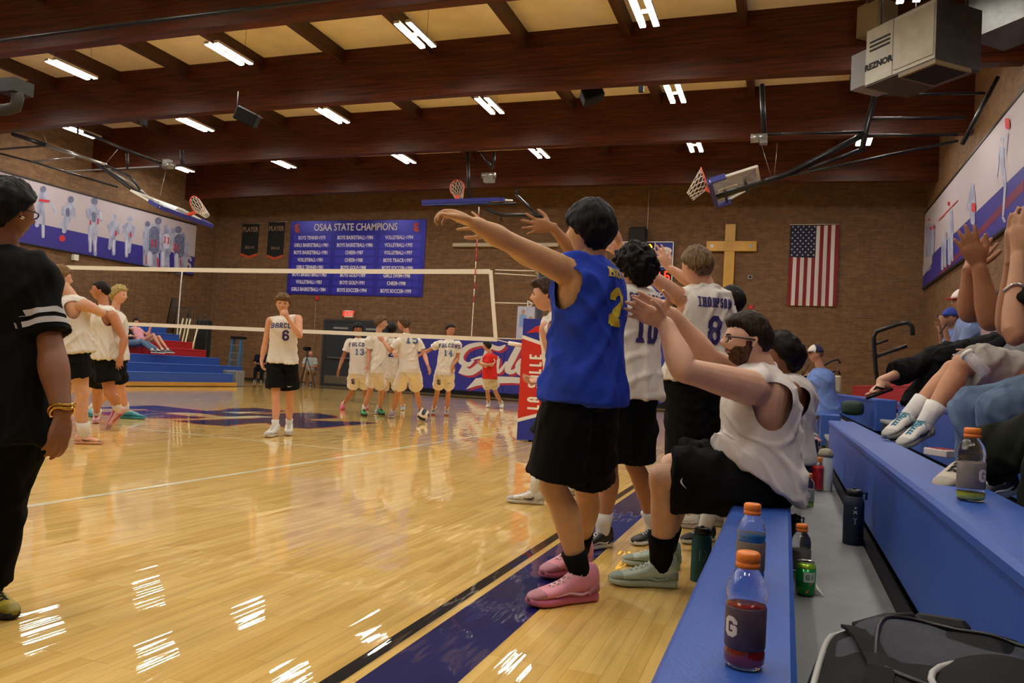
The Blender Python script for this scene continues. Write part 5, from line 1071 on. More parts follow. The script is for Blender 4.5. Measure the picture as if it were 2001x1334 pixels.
    for sd, sg in (('l', -1), ('r', 1)):
        c0 = cen(.86)+(sh[sd]-cen(.9))*.45; limb(body, [cen(.86), c0, sh[sd]], [.085*s*g, .078*s*g, .060*s*g], 16, 3)
        if sd in k.get('noarm', ''): continue
        arm(body, sh[sd], el[sd], wr[sd], s*g*k.get('armg', 1))
        fa = unit(wr[sd]-el[sd]); hd_ = fa
        if sd+'fin' in J: v = J[sd+'fin']; dd = depth(wr[sd])+(v[2] if len(v) > 2 else 0); hd_ = unit(np.array(PD(v[0], v[1], dd))-wr[sd])
        pn = np.array(k.get(sd+'palm', (0, 0, -1)), float); tdir = np.array(k.get(sd+'thumb', (-sg*.3, .2, 1)), float)
        hand(body, wr[sd], hd_, pn, tdir, .19*s*(.5+.5*g), k.get(sd+'curl', (18, 25, 20)), k.get(sd+'spread', 5), k.get(sd+'tha', 35), 1, k.get('fingr', 1.0), k.get(sd+'fc'))
    # ---- legs
    for sd in an:
        kf = unit(kn[sd]-lerp(hp[sd], an[sd], .5)); tf = unit(toe[sd]-an[sd]); f_ = tf-np.array([0, 0, tf[2]]); f_ = unit(f_+.001); leg(body, hp[sd], kn[sd], an[sd], s*g*k.get('legg', 1), f_)
        ft = unit(toe[sd]-an[sd])
        if not k.get('shoe') and k.get('barefoot'): limb(body, [an[sd], lerp(an[sd], toe[sd], .5), lerp(an[sd], toe[sd], .8)], [.036*s, .032*s, .026*s], 12, 2)
    me = remesh(body, vox, 4 if hi else 3); skin = skin_mat('skin_'+k.get('skin', 'c68f70'), k.get('skin', 'c68f70'))
    root = mesh_obj('person', me, skin, None, base); root.name = 'person'; tag(root, label, 'person', group); Z3 = np.zeros(3)
    # ---- face
    eb = k.get('brow', '2a1d14')
    for sg in (-1, 1):
        c = headc+B @ (np.array([sg*.125, .0, -.005])*Hh); sfp = head_shape(np.array([unit([sg*.33, .9, -.012])]), Hh)[0]; y = sfp[1]-.012*Hh
        ec = headc+B @ np.array([sg*.125*Hh, y-.02*Hh, -.005*Hh]); q = MB(); R_ = .052*Hh
        q.lathe([(0, R_*1.0), (R_*.5, R_*.87), (R_*.87, R_*.5), (R_, 0), (R_*.87, -R_*.5), (0, -R_)], ec, 12, 0, Matrix([tuple(B[i, [0, 2, 1]]*np.array([1, -1, 1])) for i in range(3)]), [1, 1, 0, 0, 0]); q.build('eye', [mat('eye_white', 'd8d2ca', .2), mat('iris_dark', '2a1c14', .15)], root)
        q = MB(); bz = .062; pts = []
        for t in (-1, -.3, .4, 1): x = sg*(.125+t*.07); d_ = unit([x/.335, .9, bz/.5]); sp = head_shape(np.array([d_]), Hh)[0]; pts.append(headc+B @ (sp+np.array([0, .004*Hh, .012*Hh*(1-abs(t))])))
        q.tube(pts, [.006*Hh, .014*Hh, .013*Hh, .005*Hh], 6); q.build('eyebrow', hair_mat('hair_'+eb, eb), root)
    q = MB(); pts = []
    for t in np.linspace(-1, 1, 7): x = t*.075; sp = head_shape(np.array([unit([x/.33, .8, -.25/.5*.9])]), Hh)[0]; pts.append(headc+B @ (sp+np.array([0, -.003*Hh, 0])))
    q.tube(pts, [.004*Hh, .013*Hh, .017*Hh, .016*Hh, .017*Hh, .013*Hh, .004*Hh], 6); q.build('lips', mat('lip', 'a5604f', .4), root)
    hs = k.get('hair')
    if hs: hc = hs.get('c', '1a1310'); hair_obj(headc, B, Hh, hs, hair_mat('hair_'+hc, hc, hs.get('c2')), root, base, hi)
    if k.get('beard'):
        Dd, F = ico_dirs(144, 108); P = head_shape(Dd, Hh); PH = P/Hh; x, y, z = Dd.T
        X_ = np.abs(PH[:, 0]); jag = .012*vnoise(Dd, 30, 4)
        top = np.where((X_ > .24) & (y < .25), -.02, -.14-.07*np.clip((.235-X_)/.10, 0, 1)); a_ = np.minimum(top-PH[:, 2]+jag, (y+.10)*.5+jag)
        mouth = np.maximum(np.abs(PH[:, 0])/.085, np.abs(PH[:, 2]+.25)/.024)-1; a_ = np.minimum(a_, mouth*.05)
        mus = np.minimum(.10-X_, .018-np.abs(PH[:, 2]+.207)); a_ = np.maximum(a_, np.where(y > 0, mus, -1))
        Q = P+Dd*(np.where(a_ > 0, .002+.010*np.clip(a_/.03, 0, 1)+.004*vnoise(Dd, 40, 2)*np.clip(a_/.02, 0, 1), -.02)*Hh)[:, None]; mesh_obj('beard', rawmesh('beard', [tuple(headc+B @ q) for q in Q], F, True), hair_mat('hair_'+k['beard'], k['beard'], '6a4c38'), root, base)
    # ---- clothes
    st = k.get('shirt'); smesh = None
    if st:
        q = MB(); e = st.get('loose', .022); hem = st.get('hem', -.22); cs = []
        prof = [(hem, .178, .125, .135), (hem+.12, .176, .125, .135), (.1, .168, .118, .125), (.3, .160*waist, .112*waist, .112), (.5, .162*(waist*.5+.5), .115*waist, .108), (.68, .170, .122, .108), (.84, .160, .112, .104), (.94, .128, .084, .086), (1.0, .085, .066, .068), (1.03, .068, .058, .06)]
        fl = st.get('flare', 0)
        for t, a, b, c in prof:
            ex = e*(1 if t < .8 else .6 if t < .9 else .4 if t < .97 else .15)+(.008 if .8 < t < .97 else 0)+(fl*(.5-t) if t < .5 else 0); cs.append((cen(t), ax(max(0, min(1, t))), fwd, (a*g+ex)*s, (b*g+ex)*s, (c*g+ex)*s))
        sect_loft(q, cs, 32, 0, 4, 2.3)
        sl = st.get('sleeve', 0)
        for sd, sg in (('l', -1), ('r', 1)):
            inn = cen(.84)+(sh[sd]-cen(.88))*.30; out = cen(.88)+(sh[sd]-cen(.88))*(.74 if not sl else 1.0)
            limb(q, [cen(.84), inn, out], [(.092*g+e*.5)*s, (.090*g+e*.5)*s, (.069*g+e*(.4 if not sl else .7))*s], 18, 3)
            if sl: pe = lerp(sh[sd], el[sd], min(sl, 1)); pts = [lerp(sh[sd], pe, t) for t in (0, .35, .7, 1)]; r0 = .062*g+e*.6; sr = st.get('slr', .072); limb(q, pts, [r0*s, (r0+sr)/2*s, sr*g*s, (sr+.006)*g*s], 18, 3, cut=True); 
            if sl > 1: pe2 = lerp(el[sd], wr[sd], sl-1); limb(q, [el[sd], lerp(el[sd], pe2, .5), pe2], [.058*s*g, .052*s*g, .042*s*g], 16, 3)
        smesh = remesh(q, .009 if hi else .012, 2); folds(smesh, (.0115 if hi else .013)*s*st.get('fold', 1), st.get('seed', 1), mask=None)
        if not sl and st.get('ahole', 1):
            bm = bmesh.new(); bm.from_mesh(smesh); ad, af = .150*s*st.get('ahole', .82), .088*s*st.get('ahole', .82); cs_ = []
            for sd, sg in (('l', -1), ('r', 1)): cs_.append((cen(.93)+rt*sg*SW*.95-up*.065*s, rt*sg))
            def inside(co):
                for c0, o_ in cs_:
                    r_ = np.array(co)-c0
                    if r_ @ o_ > -.035*s:
                        u_ = r_ @ up; f_ = (u_/(ad if u_ < 0 else .055*s))**2+((r_ @ fwd)/af)**2
                        if f_ < 1: return c0, f_, r_, o_
                return None
            rm = [f for f in bm.faces if inside(f.calc_center_median()) is not None]; bmesh.ops.delete(bm, geom=rm, context='FACES')
            for v in bm.verts:
                if v.is_boundary:
                    for c0, o_ in cs_:
                        r_ = np.array(v.co)-c0; u_ = r_ @ up; f_ = math.sqrt((u_/(ad if u_ < 0 else .055*s))**2+((r_ @ fwd)/af)**2)
                        if .8 < f_ < 1.2 and r_ @ o_ > -.07*s:
                            lat = o_*(r_ @ o_); nv = c0+lat+(r_-lat)/f_
                            if np.linalg.norm(nv-np.array(v.co)) < .014: v.co = Vector(nv)
            bm.to_mesh(smesh); bm.free()
        if st.get('tilt'):
            V = getv(smesh); rel = V-hipc; t_ = (rel @ up)/Ltor; f_ = rel @ fwd; V = V+np.outer(np.clip(f_+.14, 0, .4)*st['tilt']*np.clip((.45-t_)/.45, 0, 1), up); setv(smesh, V)
        c_ = st['c']; so = mesh_obj('jersey' if st.get('jersey') else 'shirt', smesh, cloth_mat('cloth_'+c_, c_, **({'col2': st['c2'], 'vscale': 14} if st.get('c2') else {})), root, base); so['sm'] = 1; del so['sm']
        T = bvh(smesh, base)
        for (txt, kind, h, u, t, face, tc, *ww) in k.get('text', []):
            fc = fwd if face == 'front' else -fwd; ex_ = rt*(-1 if face == 'front' else 1); c = cen(t)+fc*.12*s+ex_*u; geo = block_geo(txt, h, ww[0] if ww else k.get('tw', .62), k.get('tst', .2) if not ww or ww[0] > .5 else .17, .26, True) if kind == 'b' else text_geo(txt, h, .006)
            if k.get('arch') and len(txt) > 3:
                w2 = max(abs(v.x) for v in geo[0]); geo = ([Vector((v.x, v.y+k['arch']*(1-(v.x/w2)**2), 0)) for v in geo[0]], geo[1])
            drape_text(root, T, geo, c, ex_, up, mat('print_'+tc, tc, .6), 'number' if txt.isdigit() else 'lettering', .0035, base)
        if k.get('stripes'):   # sleeve stripes
            sd, tc = k['stripes']; a = sh[sd]; b = el[sd]
            for t in (st['sleeve']-.25, st['sleeve']-.12):
                pts = []; ax_ = unit(b-a); c = lerp(a, b, t); uu = unit(np.cross(ax_, fwd)); vv = np.cross(ax_, uu)
                vs = []; W_ = ax_*.012*s
                for i in range(40):
                    th = 2*math.pi*i/40; dr = uu*math.cos(th)+vv*math.sin(th)
                    for sg_ in (-1, 1):
                        cc = c+W_*sg_; R_ = st.get('slr', .072)*g*s; h = T.ray_cast(Vector(cc+dr*(R_+.035)), Vector(-dr), .06); vs.append(Vector(h[0])+Vector(dr)*.003 if h[0] else Vector(cc+dr*(R_+.004)))
                q = MB(); q.add([v for v in vs], [(2*i, (2*i+2) % 80, (2*i+3) % 80, 2*i+1) for i in range(40)], 0, True); q.build('sleeve_stripe', mat('print_'+tc, tc, .6), root)
    pt = k.get('pants')
    if pt:
        q = MB(); e = pt.get('loose', .03); lo = pt.get('len', .9); wst = [(.20, .140, .10, .108), (.10, .156, .110, .120), (0, .165, .112, .125), (-.10, .160, .108, .12), (-.2, .11, .095, .10)]
        sect_loft(q, [(cen(t), ax(0), fwd if not pt.get('seat') else fwd, (a*g+e*pt.get('top', .4))*s, (b*g+e*pt.get('top', .4))*s, (c*g+e*pt.get('top', .4))*s) for t, a, b, c in wst], 24, 0, 3, 2.2)
        if pt.get('skirt'): pass
        for sd in an:
            a, b, c = hp[sd], kn[sd], an[sd]
            if lo <= 1: pts = [lerp(a, b, t) for t in (0, lo*.4, lo*.75, lo)]; r = [.092*g+e*.35, .090*g+e*.6, .084*g+e*.85, .081*g+e*1.05]
            else:
                f = lo-1; fl = pt.get('cuff', .062); pts = [a, lerp(a, b, .4), lerp(a, b, .85), b, lerp(b, c, f*.4), lerp(b, c, f*.8), lerp(b, c, f)]; r = [.092*g+e*.4, .09*g+e*.5, .066*g+e*.6, .064*g+e*.5, .064*g+e*.3, fl, fl*1.03]
            limb(q, pts, [x*s for x in r], 24, 3, cut=True)
        pm = remesh(q, .009 if hi else .012, 2); folds(pm, (.012 if hi else .014)*s*pt.get('fold', 1), pt.get('seed', 4)); c_ = pt['c']; po = mesh_obj('shorts' if lo <= 1.0 else 'trousers', pm, cloth_mat('cloth_'+c_, c_, **({'rough': pt['rough']} if 'rough' in pt else {})), root, base)
        if pt.get('logo'):
            sd, tt, cc = pt['logo']; T = bvh(pm, base); p = lerp(hp[sd], kn[sd], tt); vd = unit(CP-p); ex_ = unit(np.cross(np.array([0, 0, 1.]), vd)); kk = pt.get('logok', 1.0)
            sw = [(-.03, .012), (-.022, -.004), (-.01, -.010), (.01, -.004), (.038, .012), (.006, .001), (-.008, -.001), (-.018, .003)] ; vs = [Vector((x*kk, y*kk, 0)) for x, y in sw]; rz = math.radians(pt.get('logor', 0)); vs = [Vector((v.x*math.cos(rz)-v.y*math.sin(rz), v.x*math.sin(rz)+v.y*math.cos(rz), 0)) for v in vs]
            drape_text(root, T, (vs, [(0, 1, 2, 7), (2, 3, 6, 7), (3, 4, 5, 6)]), p+ex_*pt.get('logou', 0), ex_, np.array([0, 0, 1.]), mat('print_'+cc, cc, .5), 'check_mark_logo', .004, base)
        if pt.get('emblem'):
            sd, tt, cc = pt['emblem']; T = bvh(pm, base); p = lerp(hp[sd], kn[sd], tt); vd = unit(CP-p); ex_ = unit(np.cross(np.array([0, 0, 1.]), vd))
            drape_text(root, T, block_geo('S', .09, .7, .2), p+vd*.1, ex_, np.array([0, 0, 1.]), mat('print_'+cc, cc, .5), 'emblem', .004, base); drape_text(root, T, block_geo('L', .08, .7, .2), p+vd*.1+ex_*.015-np.array([0, 0, .015]), ex_, np.array([0, 0, 1.]), mat('print_'+cc, cc, .5), 'emblem', .005, base)
    so_ = k.get('sock')
    shs = k.get('shoe')
    for sd in an:
        a = an[sd]; d = unit(toe[sd]-a); sole_up = np.array(k.get(sd+'up', (0, 0, 1)), float)
        if so_: sock(root, a, kn[sd]-a, so_[1]*s, .039*s*g*k.get('legg', 1), so_[0], base)
        if shs:
            lift = J[sd+'an'] if len(J[sd+'an']) > 2 else None
            fl = toe[sd]; L = footL.get(sd, shs.get('L', .30)*s)
            if lift is None: dd = unit(np.array([fl[0]-a[0], fl[1]-a[1], 0])); heel = np.array([a[0], a[1], floor+.0])-dd*.072*s
            else: dd = unit(fl-a+np.array(k.get(sd+'fd', (0, 0, 0)))); heel = a-dd*.055*s-unit(sole_up-dd*(dd@sole_up))*.085*s
            shoe(root, base, heel, heel+dd, sole_up, L, shs['c'], shs.get('sole', 'e8e8e4'), shs.get('acc'), shs.get('kind', 'low'), shs.get('lace'), hi=hi, swoosh=shs.get('swoosh'))
    return dict(root=root, base=base, headc=headc, B=B, Hh=Hh, sh=sh, el=el, wr=wr, an=an, kn=kn, toe=toe, cen=cen, fwd=fwd, rt=rt, up=up, s=s, T=bvh(smesh, base) if smesh else None)
# ================================================================ THE PEOPLE
def gd(x, y): return depth(GZ(x, y))
WHITE = 'dcd8d0'; BLK = '0f0f11'; PUR = '2b2466'
G_BEN = 'players and staff by the bench'; 
# --- blue number 2
P1 = person('player in blue sleeveless number 2 jersey, arm stretched left, pink shoes', dict(head=(1151, 449), neck=(1160, 512), hip=(1141, 752), lsh=(1098, 526, -.10), lel=(985, 468, -.28), lwr=(925, 436, -.36), lfin=(872, 413, 0), rsh=(1150, 545, .22), rel=(1035, 505, .10), rwr=(968, 455, .02), rfin=(936, 440, 0),
     lkn=(1082, 948), lhl=(1162, 1172), ltoe=(1028, 1187), rkn=(1147, 950), rhl=(1148, 1112), rtoe=(1044, 1136)), 3.2, H=1.69, yaw=-69, head_yaw=-72, head_pitch=6, hi=True, build=1.0, skin='d0a274', waist=1.0, legg=1.08, armg=1.05, kfwd=-.0,
     lpalm=(.1, -.2, -1), lthumb=(.2, -.9, .2), lcurl=(30, 45, 30), lspread=6, ltha=25, rpalm=(0, .3, -1), rthumb=(0, -.5, -.9), rspread=22, rcurl=(5, 8, 8),
     hair=dict(c='070608', c2='17151a', back=-.42, side=-.16, front=.06, th=.10, top=.12, tuft=.022, tf=4, jag=.05), shirt=dict(c='2140b4', loose=.024, hem=-.14, flare=.03, fold=1.25, jersey=1, seed=3), tst=.2,
     text=[('MIDUL', 'b', .038, -.0, .91, 'back', 'c8b22e', .5), ('2', 'b', .155, .0, .64, 'back', 'c8b22e', .55)],
     pants=dict(c=BLK, len=.90, loose=.045, fold=1.0, rough=.8, top=-.1), sock=('0e0e10', .15), shoe=dict(c='d98a9c', sole='cf6f8c', acc='e8b4bf', kind='high', lace='e8c8cc', L=.31), group=G_BEN)
# --- number 10
P2 = person('player with black curly hair in white number 10 jersey behind the blue jersey', dict(head=(1241, 523), neck=(1238, 562), hip=(1222, 745), lsh=(1185, 585, -.08), lel=(1120, 492, -.1), lwr=(1080, 444, -.15), lfin=(1032, 438, 0), rsh=(1275, 590, .2), rel=(1235, 520, .45), rwr=(1213, 478, .5), rfin=(1206, 462, .0),
     lkn=(1190, 905), lhl=(1192, 1068), ltoe=(1143, 1075), rkn=(1240, 905), rhl=(1292, 1058), rtoe=(1238, 1066)), 4.3, H=1.72, yaw=-52, head_yaw=-60, hi=True, skin='b07d58', build=1.0, armg=.9, lpalm=(-.2, .5, .2), lthumb=(.3, 0, 1), lspread=20, lcurl=(5, 5, 5), ltha=60,
     hair=dict(c='060505', c2='151214', back=-.46, side=-.2, front=.10, th=.17, top=.16, tuft=.07, tf=6, jag=.08), shirt=dict(c=WHITE, loose=.035, hem=-.16, flare=.04, fold=1.2, jersey=1, seed=5),
     text=[('ALVREZ', 'b', .052, -.0, .88, 'back', PUR, .55), ('10', 'b', .155, -.0, .57, 'back', PUR, .45)], pants=dict(c=BLK, len=.95, loose=.045), sock=('d8d6d0', .12), shoe=dict(c='1a1a1c', sole='d8d8d6', acc='d8d8d6', kind='high', L=.30), group=G_BEN)
# --- number 8
P3 = person('player with short brown hair in white THOMPSON number 8 jersey, back turned', dict(head=(1360, 520), neck=(1378, 562), hip=(1364, 738), lsh=(1328, 580, -.04), lel=(1268, 535, -.1), lwr=(1225, 500, -.1), lfin=(1195, 480, 0), rsh=(1412, 590, .16), rel=(1352, 552, .3), rwr=(1308, 524, .3), rfin=(1287, 490, 0),
     lkn=(1345, 905), lan=(1345, 1005), ltoe=(1310, 1025), rkn=(1385, 905), ran=(1392, 1000), rtoe=(1362, 1018)), 5.0, H=1.84, yaw=-38, head_yaw=-48, hi=True, skin='d2a184', build=1.0, rpalm=(-.4, .5, 0), rthumb=(-.2, 0, 1), rspread=12, rcurl=(6, 8, 8), rtha=50,
     hair=dict(c='3c2c1e', c2='80694a', back=-.30, side=-.04, front=.16, th=.075, top=.09, tuft=.02, tf=5), shirt=dict(c=WHITE, loose=.03, hem=-.04, flare=.05, fold=1.2, jersey=1, seed=8),
     text=[('THOMPSON', 'b', .062, .0, .83, 'back', PUR, .38), ('8', 'b', .18, .0, .53, 'back', PUR, .48)], pants=dict(c='131314', len=.90, loose=.06), sock=('d8d6d0', .12), shoe=dict(c='d8d8d6', sole='b8b8b6', kind='low'), group=G_BEN)
# --- dark hair beyond number 8
P4 = person('dark-haired player mostly hidden behind the THOMPSON jersey', dict(head=(1428, 590), neck=(1418, 622), hip=(1402, 765), lkn=(1398, 880), lan=(1398, 985), ltoe=(1370, 1000), rkn=(1415, 880), ran=(1418, 982), rtoe=(1392, 996), lel=(1370, 660), lwr=(1360, 700), rel=(1410, 690), rwr=(1400, 730)), 5.7, H=1.66, yaw=-60, head_yaw=-60, skin='a87552',
     hair=dict(c='120a0b', c2='1f1516', back=-.45, side=-.25, front=.1, th=.09, top=.1, tuft=.02), shirt=dict(c=WHITE, loose=.01, hem=-.1, jersey=1), pants=dict(c=BLK, len=.9, loose=.02), sock=('d8d6d0', .1), shoe=dict(c='8a9490', kind='low'), group=G_BEN)
# --- seated with glasses
P5 = person('seated bearded player in glasses and white sleeveless jersey on the blue bench', dict(head=(1459, 665), neck=(1488, 725), hip=(1480, 940), lsh=(1468, 758, -.20), lel=(1336, 722, -.38), lwr=(1300, 632, -.30), lfin=(1228, 596, -.02), rsh=(1475, 748, .20), rel=(1385, 700, .10), rwr=(1310, 612, .0), rfin=(1252, 588, 0),
     lkn=(1296, 934), lhl=(1320, 1148), ltoe=(1186, 1141), rkn=(1318, 912, .12), rhl=(1328, 1112), rtoe=(1213, 1102)), 3.5, H=1.84, yaw=-105, hyaw=-105, head_yaw=-108, head_pitch=3, hi=True, build=1.1, armg=1.18, legg=1.08, skin='dcb094', shw=.95,
     lpalm=(0, .1, -1), lthumb=(-.2, -.6, .8), lspread=7, lcurl=(4, 6, 6), ltha=45, rpalm=(0, 0, -1), rthumb=(.3, -.6, 1), rspread=7, rcurl=(4, 6, 6), rtha=75,
     hair=dict(c='17110e', c2='33261c', back=-.27, side=.03, front=.21, th=.045, top=.08, tuft=.015, tf=6, quiff=.04), beard='2c1d15', brow='1c1512', shirt=dict(c='dcd6d2', ahole=.98, tilt=.62, loose=.035, hem=-.16, flare=.03, fold=1.3, jersey=1, seed=11),
     pants=dict(c='111113', len=.90, loose=.05, logo=('l', .80, 'e8e8e8'), logok=.75, logor=-65), sock=('0e0e10', .16), shoe=dict(c='b9cdbf', sole='b4c6b6', acc='a3b8aa', lace='d4e0d6', kind='high', L=.33), group=G_BEN)
g_ = P5; q = MB(); B_, Hh_, hc_ = g_['B'], g_['Hh'], g_['headc']
hp_ = lambda x, y, z: hc_+B_ @ (np.array([x, y, z])*Hh_)
for sg in (-1, 1):
    c = [hp_(sg*.13+.1*math.cos(t*math.pi/8), .40, -.015+.06*math.sin(t*math.pi/8)) for t in range(16)]; q.tube(c, .009*Hh_*1.3, 6, closed=True); q.tube([hp_(sg*.225, .40, .02), hp_(sg*.33, .25, .015), hp_(sg*.37, -.05, -.0), hp_(sg*.36, -.09, -.05)], .012*Hh_*1.2, 6)
q.tube([hp_(-.04, .405, .0), hp_(0, .43, .015), hp_(.04, .405, .0)], .01*Hh_, 6); q.build('glasses', mat('glasses_frame', '17110f', .3), g_['root'])
# --- seated behind him
P6 = person('seated curly black-haired player in white jersey just behind the bearded one', dict(head=(1527, 697), neck=(1540, 740), hip=(1535, 885), lsh=(1548, 762, -.15), lel=(1540, 830, -.1), lwr=(1490, 845, -.1), rsh=(1535, 757, .15), rel=(1525, 820, .2), rwr=(1480, 840, .2), lkn=(1420, 880), lan=(1415, 985), ltoe=(1375, 1010), rkn=(1430, 872), rhl=(1393, 1057), rtoe=(1334, 1062)), 4.45, H=1.78, yaw=-105, head_yaw=-95, skin='8a5a3e',
     hair=dict(c='080606', c2='191314', back=-.42, side=-.1, front=.2, th=.14, top=.15, tuft=.05, tf=8), shirt=dict(c='cfcac6', loose=.03, hem=-.12, jersey=1, seed=2), pants=dict(c=BLK, len=.9, loose=.04), sock=('d8d6d0', .12), shoe=dict(c='202022', sole='d8d8d6', acc='d8d8d6', kind='low'), group=G_BEN)
# --- brown-haired youth behind the blue player
P7 = person('brown-haired youth in white seen in profile beside the net post', dict(head=(1066, 577), neck=(1092, 612), hip=(1104, 765), lsh=(1068, 640, -.1), lel=(1084, 722, -.12), lwr=(1058, 744, -.2), lfin=(1026, 748, -.05), rsh=(1105, 640, .15), rel=(1110, 715, .1), rwr=(1085, 740, 0), lkn=(1068, 862), lhl=(1062, 986), ltoe=(988, 981), rkn=(1110, 860), ran=(1125, 945), rtoe=(1080, 970)), 5.6, H=1.76, yaw=-100, head_yaw=-104, head_pitch=-2, hi=True, vox=.007, skin='d09c80',
     lpalm=(0, .3, 1), lthumb=(0, 1, .3), lcurl=(35, 40, 30), hair=dict(c='231a14', c2='4a382a', back=-.33, side=-.03, front=.22, th=.06, top=.10, tuft=.02, tf=5, quiff=.10), shirt=dict(c='e2ded8', loose=.03, hem=-.1, jersey=1, seed=6), pants=dict(c=BLK, len=.9, loose=.05), sock=('dcdad4', .14), shoe=dict(c='dcdad4', sole='cfcac0', acc='17171a', kind='high', swoosh=1, L=.31), group=G_BEN)
# --- cap woman and blonde woman
P9 = person('seated person in light blue tee and white and navy cap at the far bleachers', dict(head=(1593, 692), neck=(1603, 722), hip=(1606, 800), lsh=(1618, 738, -.1), lel=(1612, 772, -.12), lwr=(1574, 776, -.15), rsh=(1596, 736, .15), rel=(1590, 768, .1), rwr=(1565, 778, 0), lkn=(1562, 800), lan=(1566, 862, 0), ltoe=(1548, 870, 0), rkn=(1560, 802), ran=(1560, 864, .1), rtoe=(1543, 872, .1)), 10.2, H=1.6, yaw=-110, head_yaw=-112, skin='b98a72', build=1.2,
     hair=dict(c='6a5a4c', back=-.2, side=-.0, front=.2, th=.03), shirt=dict(c='6a86c8', loose=.05, hem=-.12, sleeve=.9, slr=.085, flare=.06, seed=2), pants=dict(c='6f6a62', len=1.9, cuff=.07), sock=('6f6a62', .05), shoe=dict(c='303034', kind='low'))
def cap(P, c_front, c_back, c_brim, brim_len=.5, back=False):
    B_, Hh_, hc_ = P['B'], P['Hh'], P['headc']; D, F = ico_dirs(40, 30); S = head_shape(D, Hh_); N_ = D; ins = S[:, 2]/Hh_ > .12; h = np.where(ins, .085, -.03); h = h+np.where(ins, .05*np.clip(D[:, 2], 0, 1), 0)
    Q = S+N_*(h*Hh_)[:, None]; me = rawmesh('cap_crown', [tuple(hc_+B_ @ q) for q in Q], F, True); o = mesh_obj('cap_crown', me, [mat('cap_'+c_back, c_back, .8), mat('cap_'+c_front, c_front, .8)], P['root'], P['base'])
    mi = [1 if D[list(p.vertices), 1].mean() > .25 and c_front != c_back else 0 for p in me.polygons]; me.polygons.foreach_set('material_index', mi)
    q = MB(); T = [hp2(P, x, y, .14-.12*(y-.3)-.25*x*x) for x, y in ((-.33, .25), (-.3, .5), (-.18, .72), (0, .8), (.18, .72), (.3, .5), (.33, .25), (0, .3))]; q.poly(T, .02*Hh_*2, Vector(B_[:, 2])); q.build('cap_brim', mat('cap_'+c_brim, c_brim, .8), P['root'])
def hp2(P, x, y, z): return P['headc']+P['B'] @ (np.array([x, y, z])*P['Hh'])
cap(P9, 'd8d4cc', '20244e', '20244e')
P8 = person('seated blonde woman in black with hand at her chin beyond the blue tee', dict(head=(1566, 710), neck=(1575, 735), hip=(1582, 803), lsh=(1582, 748, -.1), lel=(1572, 775, -.15), lwr=(1556, 735, -.15), rel=(1560, 770, .1), rwr=(1552, 745, 0), lkn=(1542, 805), lan=(1545, 858, 0), ltoe=(1528, 866, 0), rkn=(1540, 806), ran=(1538, 860, .1), rtoe=(1522, 868, .1)), 11.2, H=1.6, yaw=-110, head_yaw=-118, skin='c99a80',
     hair=dict(c='6b5a42', c2='a08a64', back=-.5, side=-.3, front=.2, th=.06, long=.35, lt=.75, tuft=.02), shirt=dict(c='121214', loose=.02, hem=-.1, sleeve=.9), pants=dict(c='1c1c20', len=1.9), sock=('1c1c20', .05), shoe=dict(c='202024', kind='low'))
# --- foreground woman at left
P10 = person('woman with short black hair, glasses and black striped-sleeve tee at left edge', dict(head=(18, 412), neck=(2, 488), hip=(-18, 770), rsh=(62, 545, .0), rel=(100, 690, -.05), rwr=(122, 808, -.12), rfin=(112, 878, -.03), lsh=(-95, 520, .0), lel=(-125, 690, 0), lwr=(-120, 800, -.1), rkn=(0, 990), ran=(-20, 1150), rtoe=(26, 1205), lkn=(-75, 1010), lan=(-85, 1190), ltoe=(-60, 1260)), 2.75, H=1.56, yaw=-8, head_yaw=0, hi=True, build=1.18, armg=1.12, skin='8a5c42', waist=1.12,
     rpalm=(-1, -.1, 0), rthumb=(.1, .8, .2), rcurl=(22, 28, 20), rspread=3, rtha=18, hair=dict(c='08080a', c2='1c1c22', back=-.40, side=-.04, front=.2, th=.07, top=.11, tuft=.025, tf=5), shirt=dict(c='101113', loose=.04, hem=-.30, sleeve=.78, slr=.072, flare=.05, fold=1.0, seed=14), stripes=('r', 'b9b6b4'),
     pants=dict(c='09090b', len=1.92, loose=.04, cuff=.08), sock=('101012', .06), shoe=dict(c='b8a422', sole='23242c', acc='d8d4c0', kind='low', L=.28))
q = MB(); e_ = lambda x, y, z: hp2(P10, x, y, z)
for sg in (-1, 1):
    q.tube([e_(sg*.13+.11*math.cos(t*math.pi/8), .375, -.01+.06*math.sin(t*math.pi/8)) for t in range(16)], .012*P10['Hh'], 6, closed=True); q.tube([e_(sg*.24, .375, .02), e_(sg*.37, .2, .02), e_(sg*.385, -.05, .0)], .012*P10['Hh'], 6)
q.build('glasses', mat('glasses_frame', '17110f', .3), P10['root'])
q = MB(); q.lathe([(0, -.008), (.007, -.003), (.007, .003), (0, .008)], e_(.375, -.05, -.135), 10); q.build('earring', mat('silver', 'd8d8d8', .15, metal=1), P10['root'])
def bracelet(P, sd, R_, col, t=.93, m=None, beads=False):
    a, b = P['el'][sd], P['wr'][sd]; d = unit(b-a); c = lerp(a, b, t); u = unit(np.cross(d, [0, 0, 1.]) if abs(d[2]) < .95 else np.cross(d, [1., 0, 0])); v = np.cross(d, u); q = MB(); q.tube([c+u*R_*math.cos(k*math.pi/12)+v*R_*math.sin(k*math.pi/12)+d*.006*math.sin(k*math.pi/4) for k in range(24)], .005, 7, closed=True)
    return q.build('bracelet', m or mat('brc_'+col, col, .25, metal=1), P['root'])
bracelet(P10, 'r', .037, 'd0a850', .97); bracelet(P10, 'r', .041, 'b08a3c', .92)
